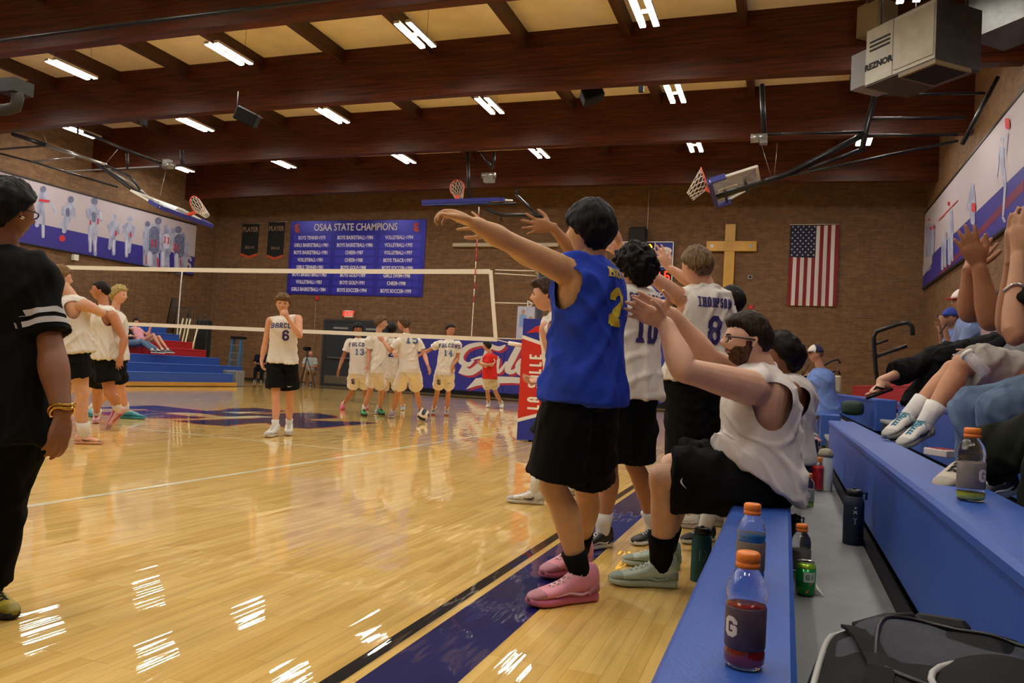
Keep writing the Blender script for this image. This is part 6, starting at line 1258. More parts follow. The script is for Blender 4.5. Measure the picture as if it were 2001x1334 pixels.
# --- left group
G_L = 'players on the left side of the court'
P11 = person('player in white sleeveless jersey seen from behind next to the woman in black', dict(head=(118, 543), neck=(138, 580), hip=(146, 680), rsh=(168, 596, -.1), rel=(199, 611, .0), rwr=(182, 606, .25), lsh=(118, 596, .1), lel=(105, 640, .1), lwr=(100, 680, .0), rkn=(160, 770), rhl=(146, 867), rtoe=(190, 868), lkn=(125, 775), lan=(106, 838), ltoe=(118, 862)), gd(168, 866)-.1, H=1.8, yaw=38, head_yaw=25, hi=True, vox=.008, skin='cf9e80', legg=1.15,
     hair=dict(c='5c4024', c2='8c6a3c', back=-.42, side=-.08, front=.2, th=.07, top=.09, tuft=.02, tf=5), shirt=dict(c='d6cfc2', loose=.03, hem=-.08, flare=.03, fold=1.2, jersey=1, seed=4), text=[('MORRIS', 'b', .05, .0, .8, 'back', PUR)] if False else [], pants=dict(c=BLK, len=.62, loose=.04), sock=('dcd8ce', .13), shoe=dict(c='e6b093', sole='e0a888', acc='1a1a1a', kind='low', swoosh=1, L=.33), group=G_L)
P12 = person('player in white number 24 jersey turning to talk', dict(head=(196, 568), neck=(203, 600), hip=(200, 690), lsh=(219, 616, -.12), lel=(243, 662, -.1), lwr=(237, 692, -.15), lfin=(233, 714, -.03), rsh=(188, 612, .0), rel=(176, 650, .1), rwr=(170, 680, 0), rkn=(190, 765), ran=(189, 812), rtoe=(176, 838), lkn=(214, 768, -.1), lan=(234, 803, .05), ltoe=(221, 832, .02)), gd(183, 838), H=1.78, yaw=-150, head_yaw=-125, hi=True, vox=.008, build=1.08, skin='b97c58', lcurl=(5, 15, 15), lspread=10, lpalm=(.5, 1, 0), lthumb=(-1, -.2, 0), rup=(0, 0, 1), lup=(.9, .2, .35),
     hair=dict(c='1a120d', back=-.25, side=.0, front=.24, th=.035, top=.045, tuft=.008), shirt=dict(c='d9d3c6', loose=.045, hem=-.12, flare=.05, fold=1.3, jersey=1, seed=9), text=[('24', 'b', .12, -.07, .60, 'front', PUR)], pants=dict(c=BLK, len=.72, loose=.05, logo=('r', .62, 'e0e0dc'), logok=1.0), sock=('dcd8ce', .12), shoe=dict(c='d8a4a8', sole='d59aa6', acc='b83a5e', lace='b83a5e', kind='high', L=.30), group=G_L)
P13 = person('curly blond player in white facing right behind number 24', dict(head=(233, 577), neck=(224, 610), hip=(226, 695), rsh=(228, 625, -.1), rel=(226, 665, -.1), rwr=(222, 690, 0), lel=(215, 660, .1), lwr=(215, 690, 0), rkn=(238, 765), ran=(247, 805), rtoe=(284, 818), lkn=(222, 760), lan=(176, 800), ltoe=(190, 815)), gd(262, 822), H=1.86, yaw=62, head_yaw=78, hi=True, vox=.009, skin='dba386',
     hair=dict(c='8a7444', c2='c4ac74', back=-.34, side=-.05, front=.22, th=.11, top=.13, tuft=.05, tf=7), shirt=dict(c='d6cfc2', loose=.03, hem=-.1, jersey=1), pants=dict(c=BLK, len=.7, loose=.04), sock=('dcd8ce', .13), shoe=dict(c='2f8fa0', sole='2c8c9c', acc='1b4a66', lace='dcd8ce', kind='low', L=.33), group=G_L)
P14 = person('player in white BARCLAY number 6 jersey standing with hand over mouth', dict(head=(552, 593), neck=(556, 619), hip=(552, 704), rsh=(528, 626, -.0), rel=(518, 672, .0), rwr=(511, 705, -.03), rfin=(516, 729, -.03), lsh=(583, 622, -.02), lel=(586, 656, -.18), lwr=(563, 622, -.26), lfin=(553, 604, -.1), rkn=(539, 782), rhl=(541, 851), rtoe=(511, 857), lkn=(566, 782), lhl=(564, 847), ltoe=(562, 857)), gd(545, 850), H=1.8, yaw=147, head_yaw=143, head_pitch=-8, hi=True, vox=.0075, skin='d49a78', build=.88,
     lcurl=(50, 60, 40), rcurl=(30, 35, 25), lpalm=(0, .6, .2), lthumb=(0, .3, 1), rpalm=(1, .2, 0), rthumb=(.2, -1, 0), hair=dict(c='4a3320', c2='7c5c3a', back=-.38, side=-.06, front=.17, th=.09, top=.11, tuft=.04, tf=6, quiff=.03), shirt=dict(c='dad4c8', loose=.022, hem=-.06, flare=.03, fold=1.3, jersey=1, seed=7), arch=.012,
     text=[('BARCLAY', 'b', .062, .02, .78, 'front', PUR), ('6', 'b', .13, .03, .58, 'front', PUR)], pants=dict(c=BLK, len=.70, loose=.05, logo=('l', .64, 'e0e0dc'), logok=.9), sock=('dcd8ce', .11), shoe=dict(c='dcd8d0', sole='cfcabf', acc='c8c4b8', kind='high', L=.31))
G_F = 'players in white huddled beyond the net'
tee = dict(c='dfd8ca', loose=.02, hem=-.10, sleeve=.6, slr=.072, flare=.015, fold=1.1, jersey=1)
P15 = person('player in white FALCONS number 13 tee and pink shoes', dict(head=(699, 643), neck=(700, 662), hip=(701, 725), rsh=(682, 668), rel=(670, 699), rwr=(662, 722), rfin=(659, 736), lsh=(719, 668), lel=(723, 698), lwr=(722, 718), rkn=(687, 768), ran=(670, 792), rtoe=(667, 809), lkn=(713, 766), lan=(716, 792), ltoe=(716, 806)), gd(668, 806), H=1.82, yaw=150, head_yaw=140, hi=True, vox=.010, build=.88, skin='9a6040',
     hair=dict(c='15100e', back=-.4, side=-.15, front=.12, th=.08, tuft=.03), shirt=dict(tee, seed=21), arch=.02, text=[('FALCONS', 'b', .075, .03, .80, 'front', PUR), ('13', 'b', .12, .02, .60, 'front', '4a6a9c')], pants=dict(c='ece6da', len=.66, loose=.035, emblem=('r', .45, PUR)), sock=('dcd8ce', .12), shoe=dict(c='e0547c', sole='d8486e', acc='e880a0', lace='e880a0', kind='high', L=.32), group=G_F)
P16 = person('tall brown-haired player in white tee with bright green shoes in the huddle', dict(head=(745, 631), neck=(740, 653), hip=(735, 722), rsh=(722, 664, -.1), rel=(720, 692, -.1), rwr=(719, 712, -.15), rfin=(718, 724), lsh=(752, 662, .1), lel=(765, 680, .1), lwr=(770, 690), lkn=(722, 768), lan=(710, 802), ltoe=(722, 816), rkn=(745, 768), ran=(742, 800), rtoe=(756, 812)), gd(710, 815), H=1.9, yaw=40, head_yaw=68, hi=True, vox=.010, build=.88, skin='cc9678',
     hair=dict(c='4a3622', c2='7a5e40', back=-.3, side=-.05, front=.2, th=.09, tuft=.03), shirt=dict(tee, seed=22), pants=dict(c='ece6da', len=.66, loose=.035), sock=('dcd8ce', .12), shoe=dict(c='2f9a5e', sole='1b1d1c', acc='5cc08a', kind='low', L=.33), group=G_F)
P17 = person('black-haired player with his back to us in the middle of the huddle', dict(head=(765, 643), neck=(764, 662), hip=(760, 732), lsh=(743, 672), lel=(735, 698), lwr=(738, 712), rsh=(783, 672), rel=(792, 700), rwr=(790, 720), lkn=(750, 770), lan=(738, 800), ltoe=(728, 815), rkn=(781, 768), ran=(788, 794), rtoe=(786, 810)), gd(735, 813), H=1.72, yaw=-28, head_yaw=-20, hi=True, vox=.010, build=.88, skin='c08a68',
     hair=dict(c='0c0a0a', c2='1c1818', back=-.42, side=-.1, front=.1, th=.08, tuft=.02), shirt=dict(tee, seed=23), text=[('2', 'b', .16, .02, .62, 'back', PUR)], pants=dict(c='ece6da', len=.66, loose=.035), sock=('dcd8ce', .12), shoe=dict(c='a8c4d8', sole='dcd8ce', acc='3a6a9c', kind='low', L=.32), group=G_F)
P18 = person('player in white number 15 tee with arm around the huddle', dict(head=(788, 632), neck=(795, 653), hip=(800, 722), lsh=(775, 670, -.1), lel=(763, 686, -.1), lwr=(750, 668, -.05), lfin=(742, 660), rsh=(817, 668, .05), rel=(830, 694, .02), rwr=(836, 714), rfin=(841, 728), lkn=(776, 770), lan=(768, 806), ltoe=(742, 822), rkn=(815, 768), ran=(822, 803), rtoe=(805, 824)), gd(790, 824), H=1.86, yaw=-52, head_yaw=-85, hi=True, vox=.010, build=.88, skin='c9906e',
     hair=dict(c='3c2c20', c2='6a523c', back=-.34, side=-.05, front=.2, th=.08, tuft=.03), shirt=dict(tee, seed=24), text=[('15', 'b', .16, .03, .86, 'back', '4a6a9c')], pants=dict(c='ece6da', len=.66, loose=.05), sock=('dcd8ce', .12), shoe=dict(c='b8a8b8', sole='d0c8d0', acc='d0c8d0', kind='high', L=.34), group=G_F)
P19 = person('player in white FALCONS number 14 tee with orange-soled shoes', dict(head=(880, 645), neck=(878, 664), hip=(869, 727), rsh=(857, 672, .0), rel=(838, 684, .05), rwr=(820, 694, .05), lsh=(896, 673), lel=(894, 700, .0), lwr=(886, 713, -.12), lfin=(883, 723), rkn=(854, 768), ran=(847, 802), rtoe=(844, 819), lkn=(876, 768), lan=(873, 803), ltoe=(873, 820)), gd(860, 818), H=1.8, yaw=160, head_yaw=120, hi=True, vox=.010, build=.88, skin='bd805c',
     hair=dict(c='1c1614', c2='302622', back=-.3, side=.0, front=.22, th=.05, top=.08, tuft=.015), shirt=dict(tee, seed=25), arch=.02, text=[('FALCONS', 'b', .075, .03, .80, 'front', PUR), ('14', 'b', .12, .02, .60, 'front', '4a6a9c')], pants=dict(c='ece6da', len=.66, loose=.035, emblem=('r', .45, '2a2c44'), logo=('l', .5, '2a2c44')), sock=('dcd8ce', .15), shoe=dict(c='9aa4ae', sole='c8602c', acc='c8602c', kind='high', L=.31), group=G_F)
P20 = person('person in red tee and white shorts walking away beyond the net', dict(head=(951, 676), neck=(957, 691), hip=(957, 735), lsh=(953, 699, -.08), lel=(949, 716), lwr=(938, 710), rsh=(966, 699, .1), rel=(962, 713), rwr=(950, 712), lkn=(953, 768), lan=(955, 789), ltoe=(941, 799), rkn=(969, 767), ran=(981, 790), rtoe=(976, 801)), gd(958, 799), H=1.8, yaw=-72, head_yaw=-100, vox=.014, skin='c08a70',
     hair=dict(c='1a1412', back=-.35, side=-.1, front=.18, th=.09, tuft=.03), shirt=dict(c='c8241c', loose=.035, hem=-.12, sleeve=.7, seed=31), text=[('1', 'b', .12, .0, .68, 'back', 'e0d8d0')], pants=dict(c='d0c8b8', len=.6, loose=.04), sock=('dcd8ce', .14), shoe=dict(c='ded8ce', kind='low', L=.33))
# --- far seated people at back wall
def chair(p, fw, label):
    r = empty('folding_chair', tuple(p), label, 'chair'); p = Vector(p); f = Vector((fw[0], fw[1], 0)).normalized(); s = Vector((f.y, -f.x, 0)); m = mat('chair_blue', '1c2a6c', .5)
    q = MB(); c = p+Vector((0, 0, .45)); q.box(c, (.42, .40, .04), 0, frame(f), .01); q.build('seat', m, r); q = MB(); q.box(p-f*.22+Vector((0, 0, .72)), (.42, .03, .26), 0, frame(f), .01); q.build('backrest', m, r)
    for a in (-1, 1):
        for b in (-1, 1): MB().tube([p+s*a*.19+f*b*.2, p+s*a*.19+f*b*.05+Vector((0, 0, .45))], .012, 6).build('leg', M_grey, r)
        MB().tube([p+s*a*.2-f*.2+Vector((0, 0, .4)), p+s*a*.2-f*.23+Vector((0, 0, .86))], .012, 6).build('back_frame', M_grey, r)
Yc = 25.7
def far_sit(x, yf, label, skin, shirt, pants, hairc, hd=True, lean=0):
    p = GY(x, yf, Yc); base = Vector((p.x, Yc, 0)); f = np.array([.45, -.9, 0]); f /= np.linalg.norm(f); rt_ = np.array([f[1], -f[0], 0])
    def px(v): v = np.array(v)-CP; w_ = v@CF; return (1000.5+F_PX*(v@CR)/w_, 667-F_PX*(v@CU)/w_, w_)
    b = np.array(base); D0 = px(b+[0, 0, .5])[2]
    def K(o): a, c, d = px(b+o); return (a, c, d-D0)
    J = dict(hip=K(np.array([0, 0, .52])), neck=K(-f*.05+[0, 0, 1.06]), head=K(f*.02+[0, 0, 1.22]))
    for sd, sg in (('l', -1), ('r', 1)):
        J[sd+'kn'] = K(f*.44+rt_*sg*.12+[0, 0, .52]); J[sd+'an'] = K(f*.48+rt_*sg*.12+[0, 0, .09]); J[sd+'toe'] = K(f*.64+rt_*sg*.14+[0, 0, .02]); J[sd+'sh'] = K(rt_*sg*.19+[0, 0, 1.0]); J[sd+'el'] = K(rt_*sg*.24+f*.1+[0, 0, .75]); J[sd+'wr'] = K(rt_*sg*.1+f*.33+[0, 0, .72])
    yw = math.degrees(math.atan2(f[0], f[1])); chair(base, f, 'dark blue folding chair at the back wall under the '+('seated camera operator' if hd else 'person in dark clothes'))
    return person(label, J, D0, H=1.75, yaw=yw, head_yaw=yw, vox=.016, skin=skin, hair=dict(c=hairc, back=-.25, side=.02, front=.3, th=.03), shirt=dict(c=shirt, loose=.03, hem=-.05, sleeve=.8), pants=dict(c=pants, len=1.9 if not hd else 1.85, loose=.02), sock=('3a3a3c', .08), shoe=dict(c='2a2a2c', kind='low'), build=1.05)
far_sit(603, 757, 'seated camera operator in pale grey shirt beside the tripod at the back wall', 'b98268', '9aa09a', '8a6a42', '8a7260')
far_sit(508, 752, 'person in dark clothes seated at the back wall behind number 6', 'a0705a', '16182a', '14161c', '1a1412', False)
tp = GY(596, 757, 24.9); tp.z = 0; r = empty('tripod', tuple(tp), 'black camera tripod in front of the seated operator', 'tripod')
for a in range(3): t = a*2.094+.5; MB().tube([tp+Vector((.35*math.cos(t), .35*math.sin(t), 0)), tp+Vector((.03*math.cos(t), .03*math.sin(t), 1.0))], .014, 6).build('leg', M_black, r)
MB().tube([tp+Vector((0, 0, .95)), tp+Vector((0, 0, 1.3))], .02, 6).build('centre_column', M_black, r)
c_ = empty('video_camera', tuple(tp+Vector((0, 0, 1.31))), 'small black video camera on the tripod at the back wall', 'camera'); MB().box(tp+Vector((0, 0, 1.39)), (.14, .26, .15), 0, None, .015).build('body', M_dark, c_); MB().lathe([(0, 0), (.05, 0), (.05, .12), (0, .12)], tp+Vector((0, -.13, 1.39)), 12, 0, Matrix.Rotation(math.pi/2, 3, 'X')).build('lens', M_dark, c_)
# --- two people on the left bleachers
def seat_left(x, y, Xs, k, label, skin, hair, shirt, pants, **kw):
    h = GX(x, y, Xs); D0 = depth(h); f = np.array([1., 0, 0]); rt_ = np.array([f[1], -f[0], 0]); b = np.array(h)
    def px(v): v = np.array(v)-CP; w_ = v@CF; return (1000.5+F_PX*(v@CR)/w_, 667-F_PX*(v@CU)/w_, w_-D0)
    J = dict(hip=px(b), neck=px(b+[-.28, 0, .47]), head=px(b+[-.26, 0, .64]))
    for sd, sg in (('l', -1), ('r', 1)):
        kz = kw.get('kz', .2); J[sd+'kn'] = px(b+rt_*sg*.11+[.42, kw.get('ky', 0), kz-(sd == 'l')*.05]); J[sd+'an'] = px(b+rt_*sg*.11+[.75, kw.get('ky', 0)*1.5, -.16]); J[sd+'toe'] = px(b+rt_*sg*.13+[.93, kw.get('ky', 0)*1.5, -.16])
        J[sd+'sh'] = px(b+rt_*sg*.17+[-.26, 0, .42])
        J[sd+'el'] = px(b+rt_*sg*.24+[-.12, 0, .2]); J[sd+'wr'] = px(b+rt_*sg*.12+[.1, 0, .22])
    if kw.get('raise'): J['rel'] = px(b+[-.1, .45, .3]) if False else px(b+[-.05, .32, .28]); J['rwr'] = px(b+[-.05, .34, .52]); J['lel'] = px(b+[-.08, .28, .25]); J['lwr'] = px(b+[-.02, .34, .48])
    return person(label, J, D0, H=1.66, yaw=90, head_yaw=125, vox=.014, skin=skin, hair=hair, shirt=shirt, pants=pants, shoe=dict(c='1c1c1e', kind='low'), sock=('c8c4bc', .06))
seat_left(276, 671, -18.15, 3, 'person in pink top with bare knees reclining on the red bleacher row', 'c89078', dict(c='1e1210', back=-.5, side=-.4, front=.2, th=.07, long=.35, lt=.8), dict(c='d89aa8', loose=.01, hem=-.02), dict(c='4a5f80', len=.35, loose=.02), kz=.28, ky=.12, **{'raise': 1})
seat_left(250, 671, -18.15, 3, 'person in black and white top and jeans lounging on the red bleacher row', 'c89880', dict(c='241814', back=-.4, side=-.2, front=.2, th=.06), dict(c='17171a', loose=.03, hem=-.1, sleeve=.9), dict(c='56708e', len=1.85, loose=.02), kz=.08, ky=.2)
# ================================================================ SPECTATORS ON THE RIGHT
G_R = 'spectators on the right bleachers'
R4 = person('spectator in loose black trousers and black sandals, one leg crossed in the air', dict(head=(2085, 505), neck=(2060, 560), hip=(1985, 672), lsh=(2030, 590, -.1), lel=(1985, 660, -.2), lwr=(1905, 690, -.25), lfin=(1870, 700, 0), rsh=(2080, 590, .1), rel=(2060, 660, .1), rwr=(2010, 690, 0),
     lkn=(1835, 700, -.05), lan=(1762, 832, -.1), ltoe=(1692, 842, -.25), rkn=(1822, 700, .0), ran=(1722, 744, -.25), rtoe=(1652, 768, -.45)), 6.2, H=1.7, yaw=-105, head_yaw=-105, hi=True, vox=.008, skin='c79a80', build=1.05, legg=1.0, rup=(-.25, .1, 1), 
     hair=dict(c='3a2a20', back=-.4, side=-.3, front=.2, th=.06), shirt=dict(c='16161a', loose=.03, hem=-.1, sleeve=1.6), pants=dict(c='101012', len=1.72, loose=.05, cuff=.10, fold=1.3), group=G_R)
def sandal(P, sd, label=None):
    an, toe = P['an'][sd], P['toe'][sd]; d = unit(toe-an); up = np.array([0, 0, 1.]) if sd == 'l' else np.array([-.35, .1, .93]); up = unit(up-d*(d@up)); s = np.cross(d, up); heel = an-d*.06-up*.085; Pq = lambda x, y, z: heel+d*x+s*y+up*z
    q = MB(); sect_loft(q, [(Pq(x, 0, .0), s, up, w, .012) for x, w in ((0, .022), (.03, .034), (.1, .036), (.18, .044), (.24, .042), (.275, .02))], 16, 0, 3, 3); q.build('sandal_sole', M_dark, P['root'])
    q = MB(); q.tube([Pq(.22, 0, .02), Pq(.17, .025, .055), Pq(.12, .042, .02)], .008, 6).tube([Pq(.22, 0, .02), Pq(.17, -.025, .055), Pq(.12, -.042, .02)], .008, 6); q.build('sandal_strap', M_dark, P['root'])
    q = MB(); limb(q, [an-up*.0, Pq(.03, 0, .04)], [.034, .034], 12, 2); limb(q, [an, Pq(.1, 0, .045), Pq(.17, 0, .035), Pq(.21, 0, .028)], [.036, .034, .03, .02], 14, 3, .8)
    for i, o in enumerate((.030, .014, .0, -.013, -.025)): limb(q, [Pq(.2, o, .026), Pq(.232-.008*i+(.008 if i == 0 else 0), o*1.1, .024)], [.011 if i == 0 else .0085]*2, 8, 2)
    me = remesh(q, .005, 3); mesh_obj('bare_foot', me, [m for m in [P['root'].data.materials[0]]], P['root'], P['base'])
sandal(R4, 'l'); sandal(R4, 'r')
R3 = person('spectator in pale grey shorts, white socks and white sneakers with blue laces', dict(head=(2110, 470), neck=(2090, 530), hip=(2010, 735), lsh=(2080, 580, -.15), lel=(2060, 680, -.15), lwr=(2010, 720, -.2), rsh=(2060, 560, .15), rel=(2010, 640, .2), rwr=(1960, 700, .1),
     lkn=(1880, 712, -.10), lan=(1806, 828, -.15), ltoe=(1722, 868, -.35), rkn=(1862, 722, .10), ran=(1775, 812, .05), rtoe=(1700, 848, -.15)), 4.9, H=1.82, yaw=-105, head_yaw=-105, hi=True, vox=.007, skin='b98260', build=1.05, legg=1.08,
     hair=dict(c='3a2a20', back=-.3, side=-.1, front=.2, th=.05), shirt=dict(c='6a6a70', loose=.04, hem=-.1, sleeve=.8), pants=dict(c='9a958e', len=.88, loose=.05, fold=1.1, logor=0), sock=('dcdad6', .14), shoe=dict(c='cfccc4', sole='8f8c84', acc='17171a', lace='2a8aa8', kind='low', L=.32, swoosh=1), group=G_R)
R2 = person('spectator in blue jeans clapping with bare arms raised', dict(head=(2120, 420), neck=(2100, 500), hip=(2120, 770), lsh=(2060, 590, -.05), lel=(1935, 628, -.0), lwr=(1914, 522, .0), lfin=(1884, 454, 0), rsh=(2040, 580, .15), rel=(1894, 612, .14), rwr=(1895, 525, .10), rfin=(1925, 475, .05),
     lkn=(1950, 800, -.1), lan=(1960, 930, -.05), ltoe=(1900, 950, -.1), rkn=(1902, 798, .1), ran=(1912, 915, .1), rtoe=(1850, 930, 0)), 3.3, H=1.78, yaw=-105, head_yaw=-105, hi=True, skin='a06c4a', build=1.1, armg=1.02, legg=1.15, lpalm=(.6, .7, 0), lthumb=(1, -.2, .3), lcurl=(4, 8, 6), lspread=9, rpalm=(-.5, -.7, 0), rthumb=(.8, .2, .3), rcurl=(4, 8, 6), rspread=9, fingr=1.1,
     hair=dict(c='15100e', back=-.3, side=-.1, front=.2, th=.05), shirt=dict(c='2a2a30', loose=.04, hem=-.1, sleeve=.5), pants=dict(c='5c7290', c2='7f93ac', len=1.9, loose=.035, cuff=.075, fold=1.5), sock=('303034', .06), shoe=dict(c='3a3a3c', kind='low'), group=G_R)
R1 = person('nearest spectator in dark olive trousers and black sleeves, hands raised clapping', dict(head=(2190, 330), neck=(2180, 450), hip=(2230, 850), lsh=(2130, 540, -.05), lel=(1982, 655, -.1), lwr=(1992, 500, .0), lfin=(2006, 425, 0), rsh=(2080, 520, .2), rel=(1968, 640, .15), rwr=(1980, 505, .05), rfin=(1988, 440, 0),
     lkn=(2075, 860, -.25), lan=(2060, 1060, -.2), ltoe=(1980, 1090, -.3), rkn=(2035, 850, .0), ran=(1905, 895, .15), rtoe=(1815, 930, .0)), 2.55, H=1.72, yaw=-105, head_yaw=-105, hi=True, skin='b08060', build=1.08, armg=.88, legg=1.25, lcurl=(4, 8, 6), rcurl=(4, 8, 6), lpalm=(.6, .7, 0), lthumb=(.7, -.3, .5), rpalm=(-.6, -.7, 0), rthumb=(.7, .3, .5),
     hair=dict(c='15100e', back=-.5, side=-.3, front=.2, th=.06), shirt=dict(c='0e0e10', loose=.03, hem=-.1, sleeve=.75, slr=.08), pants=dict(c='22261f', len=1.95, loose=.055, cuff=.10, fold=1.4), sock=('303034', .06), shoe=dict(c='b4aa9a', sole='1b1b1d', acc='9a9080', kind='low', L=.31), group=G_R)
bracelet(R1, 'l', .036, 'c8c8c8', .55)
R5 = person('spectator in mauve tee with a black belt bag on the right bleachers', dict(head=(1992, 560), neck=(1985, 612), hip=(1935, 742), lsh=(1990, 640, -.12), lel=(1945, 705, -.15), lwr=(1880, 715, -.2), rsh=(1975, 630, .15), rel=(1925, 680, .15), rwr=(1868, 690, .1), lkn=(1835, 730, -.1), lan=(1835, 800, -.1), ltoe=(1795, 812, -.15), rkn=(1828, 732, .1), ran=(1825, 800, .1), rtoe=(1785, 810, .05)), 6.9, H=1.76, yaw=-105, head_yaw=-105, skin='b8876a', build=1.15,
     hair=dict(c='2a1e18', back=-.3, side=-.0, front=.2, th=.06), shirt=dict(c='8f7878', loose=.04, hem=-.1, sleeve=.7, seed=4), pants=dict(c='2a2a2e', len=1.5), sock=('303034', .05), shoe=dict(c='3a3a3c', kind='low'), group=G_R)
q = MB(); q.box(PD(1893, 702, 6.45), (.34, .16, .22), 0, Matrix.Rotation(.3, 3, 'Y') @ Matrix.Rotation(.3, 3, 'Z'), .05); o = q.build('belt_bag', mat('bag_black', '131315', .7, bump=.2, bscale=60), None, PD(1893, 702, 6.45)); tag(o, 'black belt bag with small white check mark on the spectator in mauve', 'bag')
R6 = person('spectator in blue tee and white and red cap leaning forward', dict(head=(1880, 590), neck=(1895, 622), hip=(1925, 705), lsh=(1900, 642, -.12), lel=(1880, 688, -.1), lwr=(1835, 705, -.15), rsh=(1885, 636, .15), rel=(1868, 680, .2), rwr=(1822, 695, .1), lkn=(1850, 705, -.1), lan=(1840, 760, -.1), ltoe=(1810, 768, -.1), rkn=(1840, 702, .1), ran=(1828, 758, .1), rtoe=(1800, 766, .1)), 8.3, H=1.78, yaw=-105, head_yaw=-105, skin='b08468', build=1.1, 
     hair=dict(c='5a4a3c', back=-.25, side=-.0, front=.2, th=.03), shirt=dict(c='7486b4', loose=.04, hem=-.1, sleeve=.8, seed=5), pants=dict(c='3c4450', len=.95), sock=('dcdad6', .1), shoe=dict(c='2a2a2c', kind='low'), group=G_R); cap(R6, 'dcd8d0', 'dcd8d0', 'a82428')
R7 = person('spectator in blue cap holding a phone to the face on the bleachers', dict(head=(1858, 622), neck=(1868, 646), hip=(1882, 712), lsh=(1875, 660, -.12), lel=(1858, 690, -.1), lwr=(1846, 640, -.1), rsh=(1862, 656, .15), rel=(1845, 690, .2), rwr=(1838, 650, .1), lkn=(1828, 712, -.1), lan=(1830, 765, -.1), ltoe=(1800, 770, -.1), rkn=(1822, 712, .1), ran=(1822, 765, .1), rtoe=(1795, 770, .1)), 10.0, H=1.76, yaw=-105, head_yaw=-108, skin='a87c64', build=1.1,
     hair=dict(c='5a4a3c', back=-.25, side=-.0, front=.2, th=.03), shirt=dict(c='6c8cc8', loose=.04, hem=-.1, sleeve=.8, seed=6), pants=dict(c='4a6490', len=1.8), sock=('dcdad6', .1), shoe=dict(c='2a2a2c', kind='low'), group=G_R); cap(R7, '2a3c98', '2a3c98', '1c2a70')
o = MB().box(PD(1843, 642, 9.8), (.012, .08, .15), 0, Matrix.Rotation(.5, 3, 'Y'), .004).build('phone', M_dark, None, PD(1843, 642, 9.8)); tag(o, 'dark phone held by the spectator in the blue cap', 'phone')

# ================================================================ SMALL THINGS
def pet(name): 
    if name in _M: return _M[name]
    m = bpy.data.materials.new(name); m.use_nodes = True; b = m.node_tree.nodes['Principled BSDF']; b.inputs['Base Color'].default_value = (.97, .98, 1, 1); b.inputs['Roughness'].default_value = .03; b.inputs['Transmission Weight'].default_value = 1; b.inputs['IOR'].default_value = 1.06; b.inputs['Coat Weight'].default_value = 1.0; b.inputs['Coat IOR'].default_value = 1.7; _M[name] = m; return m
def bottle(p, h, col, lvl, lab, label, capc='e07a26', letter=None, ang=0, group='sports drink bottles', rk=1.0):
    """p base, h height; lvl liquid fraction"""
    p = Vector(p); k = h/.205; r = .0365*k*rk; root = empty('drink_bottle', tuple(p), label, 'bottle', group)
    prof = [(0, .004), (r*.55, .0), (r*.9, .002*k), (r, .010*k), (r, .030*k), (r*.96, .034*k), (r*.97, .06*k), (r*.97, .095*k), (r*.98, .112*k), (r*.93, .116*k), (r*1.0, .122*k), (r*.98, .138*k), (r*.86, .155*k), (r*.62, .170*k), (r*.46, .177*k), (r*.44, .182*k)]
    MB().lathe(prof, p, 28).build('clear_body', pet('clear_pet'), root)
    z = lvl*.18*k; lp = [(0, .006)]+[(max(a-.0018, .001), max(b, .007)) for a, b in prof[1:] if b < z]; lastr = lp[-1][0]; lp += [(lastr, z), (0, z)]
    if lvl > 0: MB().lathe(lp, p, 28).build('liquid', mat('liquid_'+col, col, .12, trans=.0, spec=.5), root)
    if lab: MB().lathe([(r*.975, .036*k), (r*1.005, .038*k), (r*1.005, .108*k), (r*.975, .11*k)], p, 28).build('label_wrap', mat('wrap_'+lab, lab, .45, var=.15, vscale=30), root)
    MB().lathe([(0, .178*k), (r*.6, .178*k), (r*.6, .186*k), (r*.57, .187*k), (r*.57, .189*k), (r*.6, .190*k), (r*.59, .203*k), (r*.5, .206*k), (0, .206*k)], p, 28).build('cap', mat('cap_orange_'+capc, capc, .4), root)
    if letter and lab:
        q = MB(); geo = block_geo(letter, .036*k, .75, .24); d = Vector(CP)-p; a0 = math.atan2(d.y, d.x)+ang
        V = []
        for v in geo[0]: th = a0+v.x/(r*1.01)+0; V.append(p+Vector((math.cos(th)*r*1.02, math.sin(th)*r*1.02, .075*k+v.y)))
        q.add(V, geo[1]); q.build('letter_mark', mat('mark_white', 'd8d0c8', .5), root)
    return root
Z1, Zd, Z2 = .431, .221, .651
bottle(GZ(1453, 1300, Z1), .205, '8e1210', .62, '4a3a46', 'bottle of red drink with orange cap, nearest on the blue bench', letter='G', ang=-.75)
bottle(GZ(1464, 1140, Z1), .205, '1d6fae', .72, '6b5e52', 'bottle of blue drink with orange cap behind the red one on the bench', ang=.9)
bottle(GZ(1896, 978, Z2), .205, 'b7cc3a', .14, '77706c', 'nearly empty bottle with yellow-green drink on the right blue seat board', letter='G', ang=.9)
bottle(GZ(1563, 1130, Zd), .205, 'b7cc3a', .12, '5a5450', 'nearly empty clear bottle with orange cap behind the green can', ang=.6)
bottle(GZ(1578, 990, Zd), .205, '9cc85a', .16, '8a8a86', 'nearly empty clear bottle with round white mark standing in the grey aisle', letter='G', ang=0)
bottle(GZ(1597, 958, Zd), .235, 'c02418', .85, None, 'full bottle of red drink between the purple and white tumblers')
bottle(GZ(1550, 940, Zd), .205, 'b8c83a', .5, None, 'yellow-green drink bottle half hidden beside the purple tumbler')
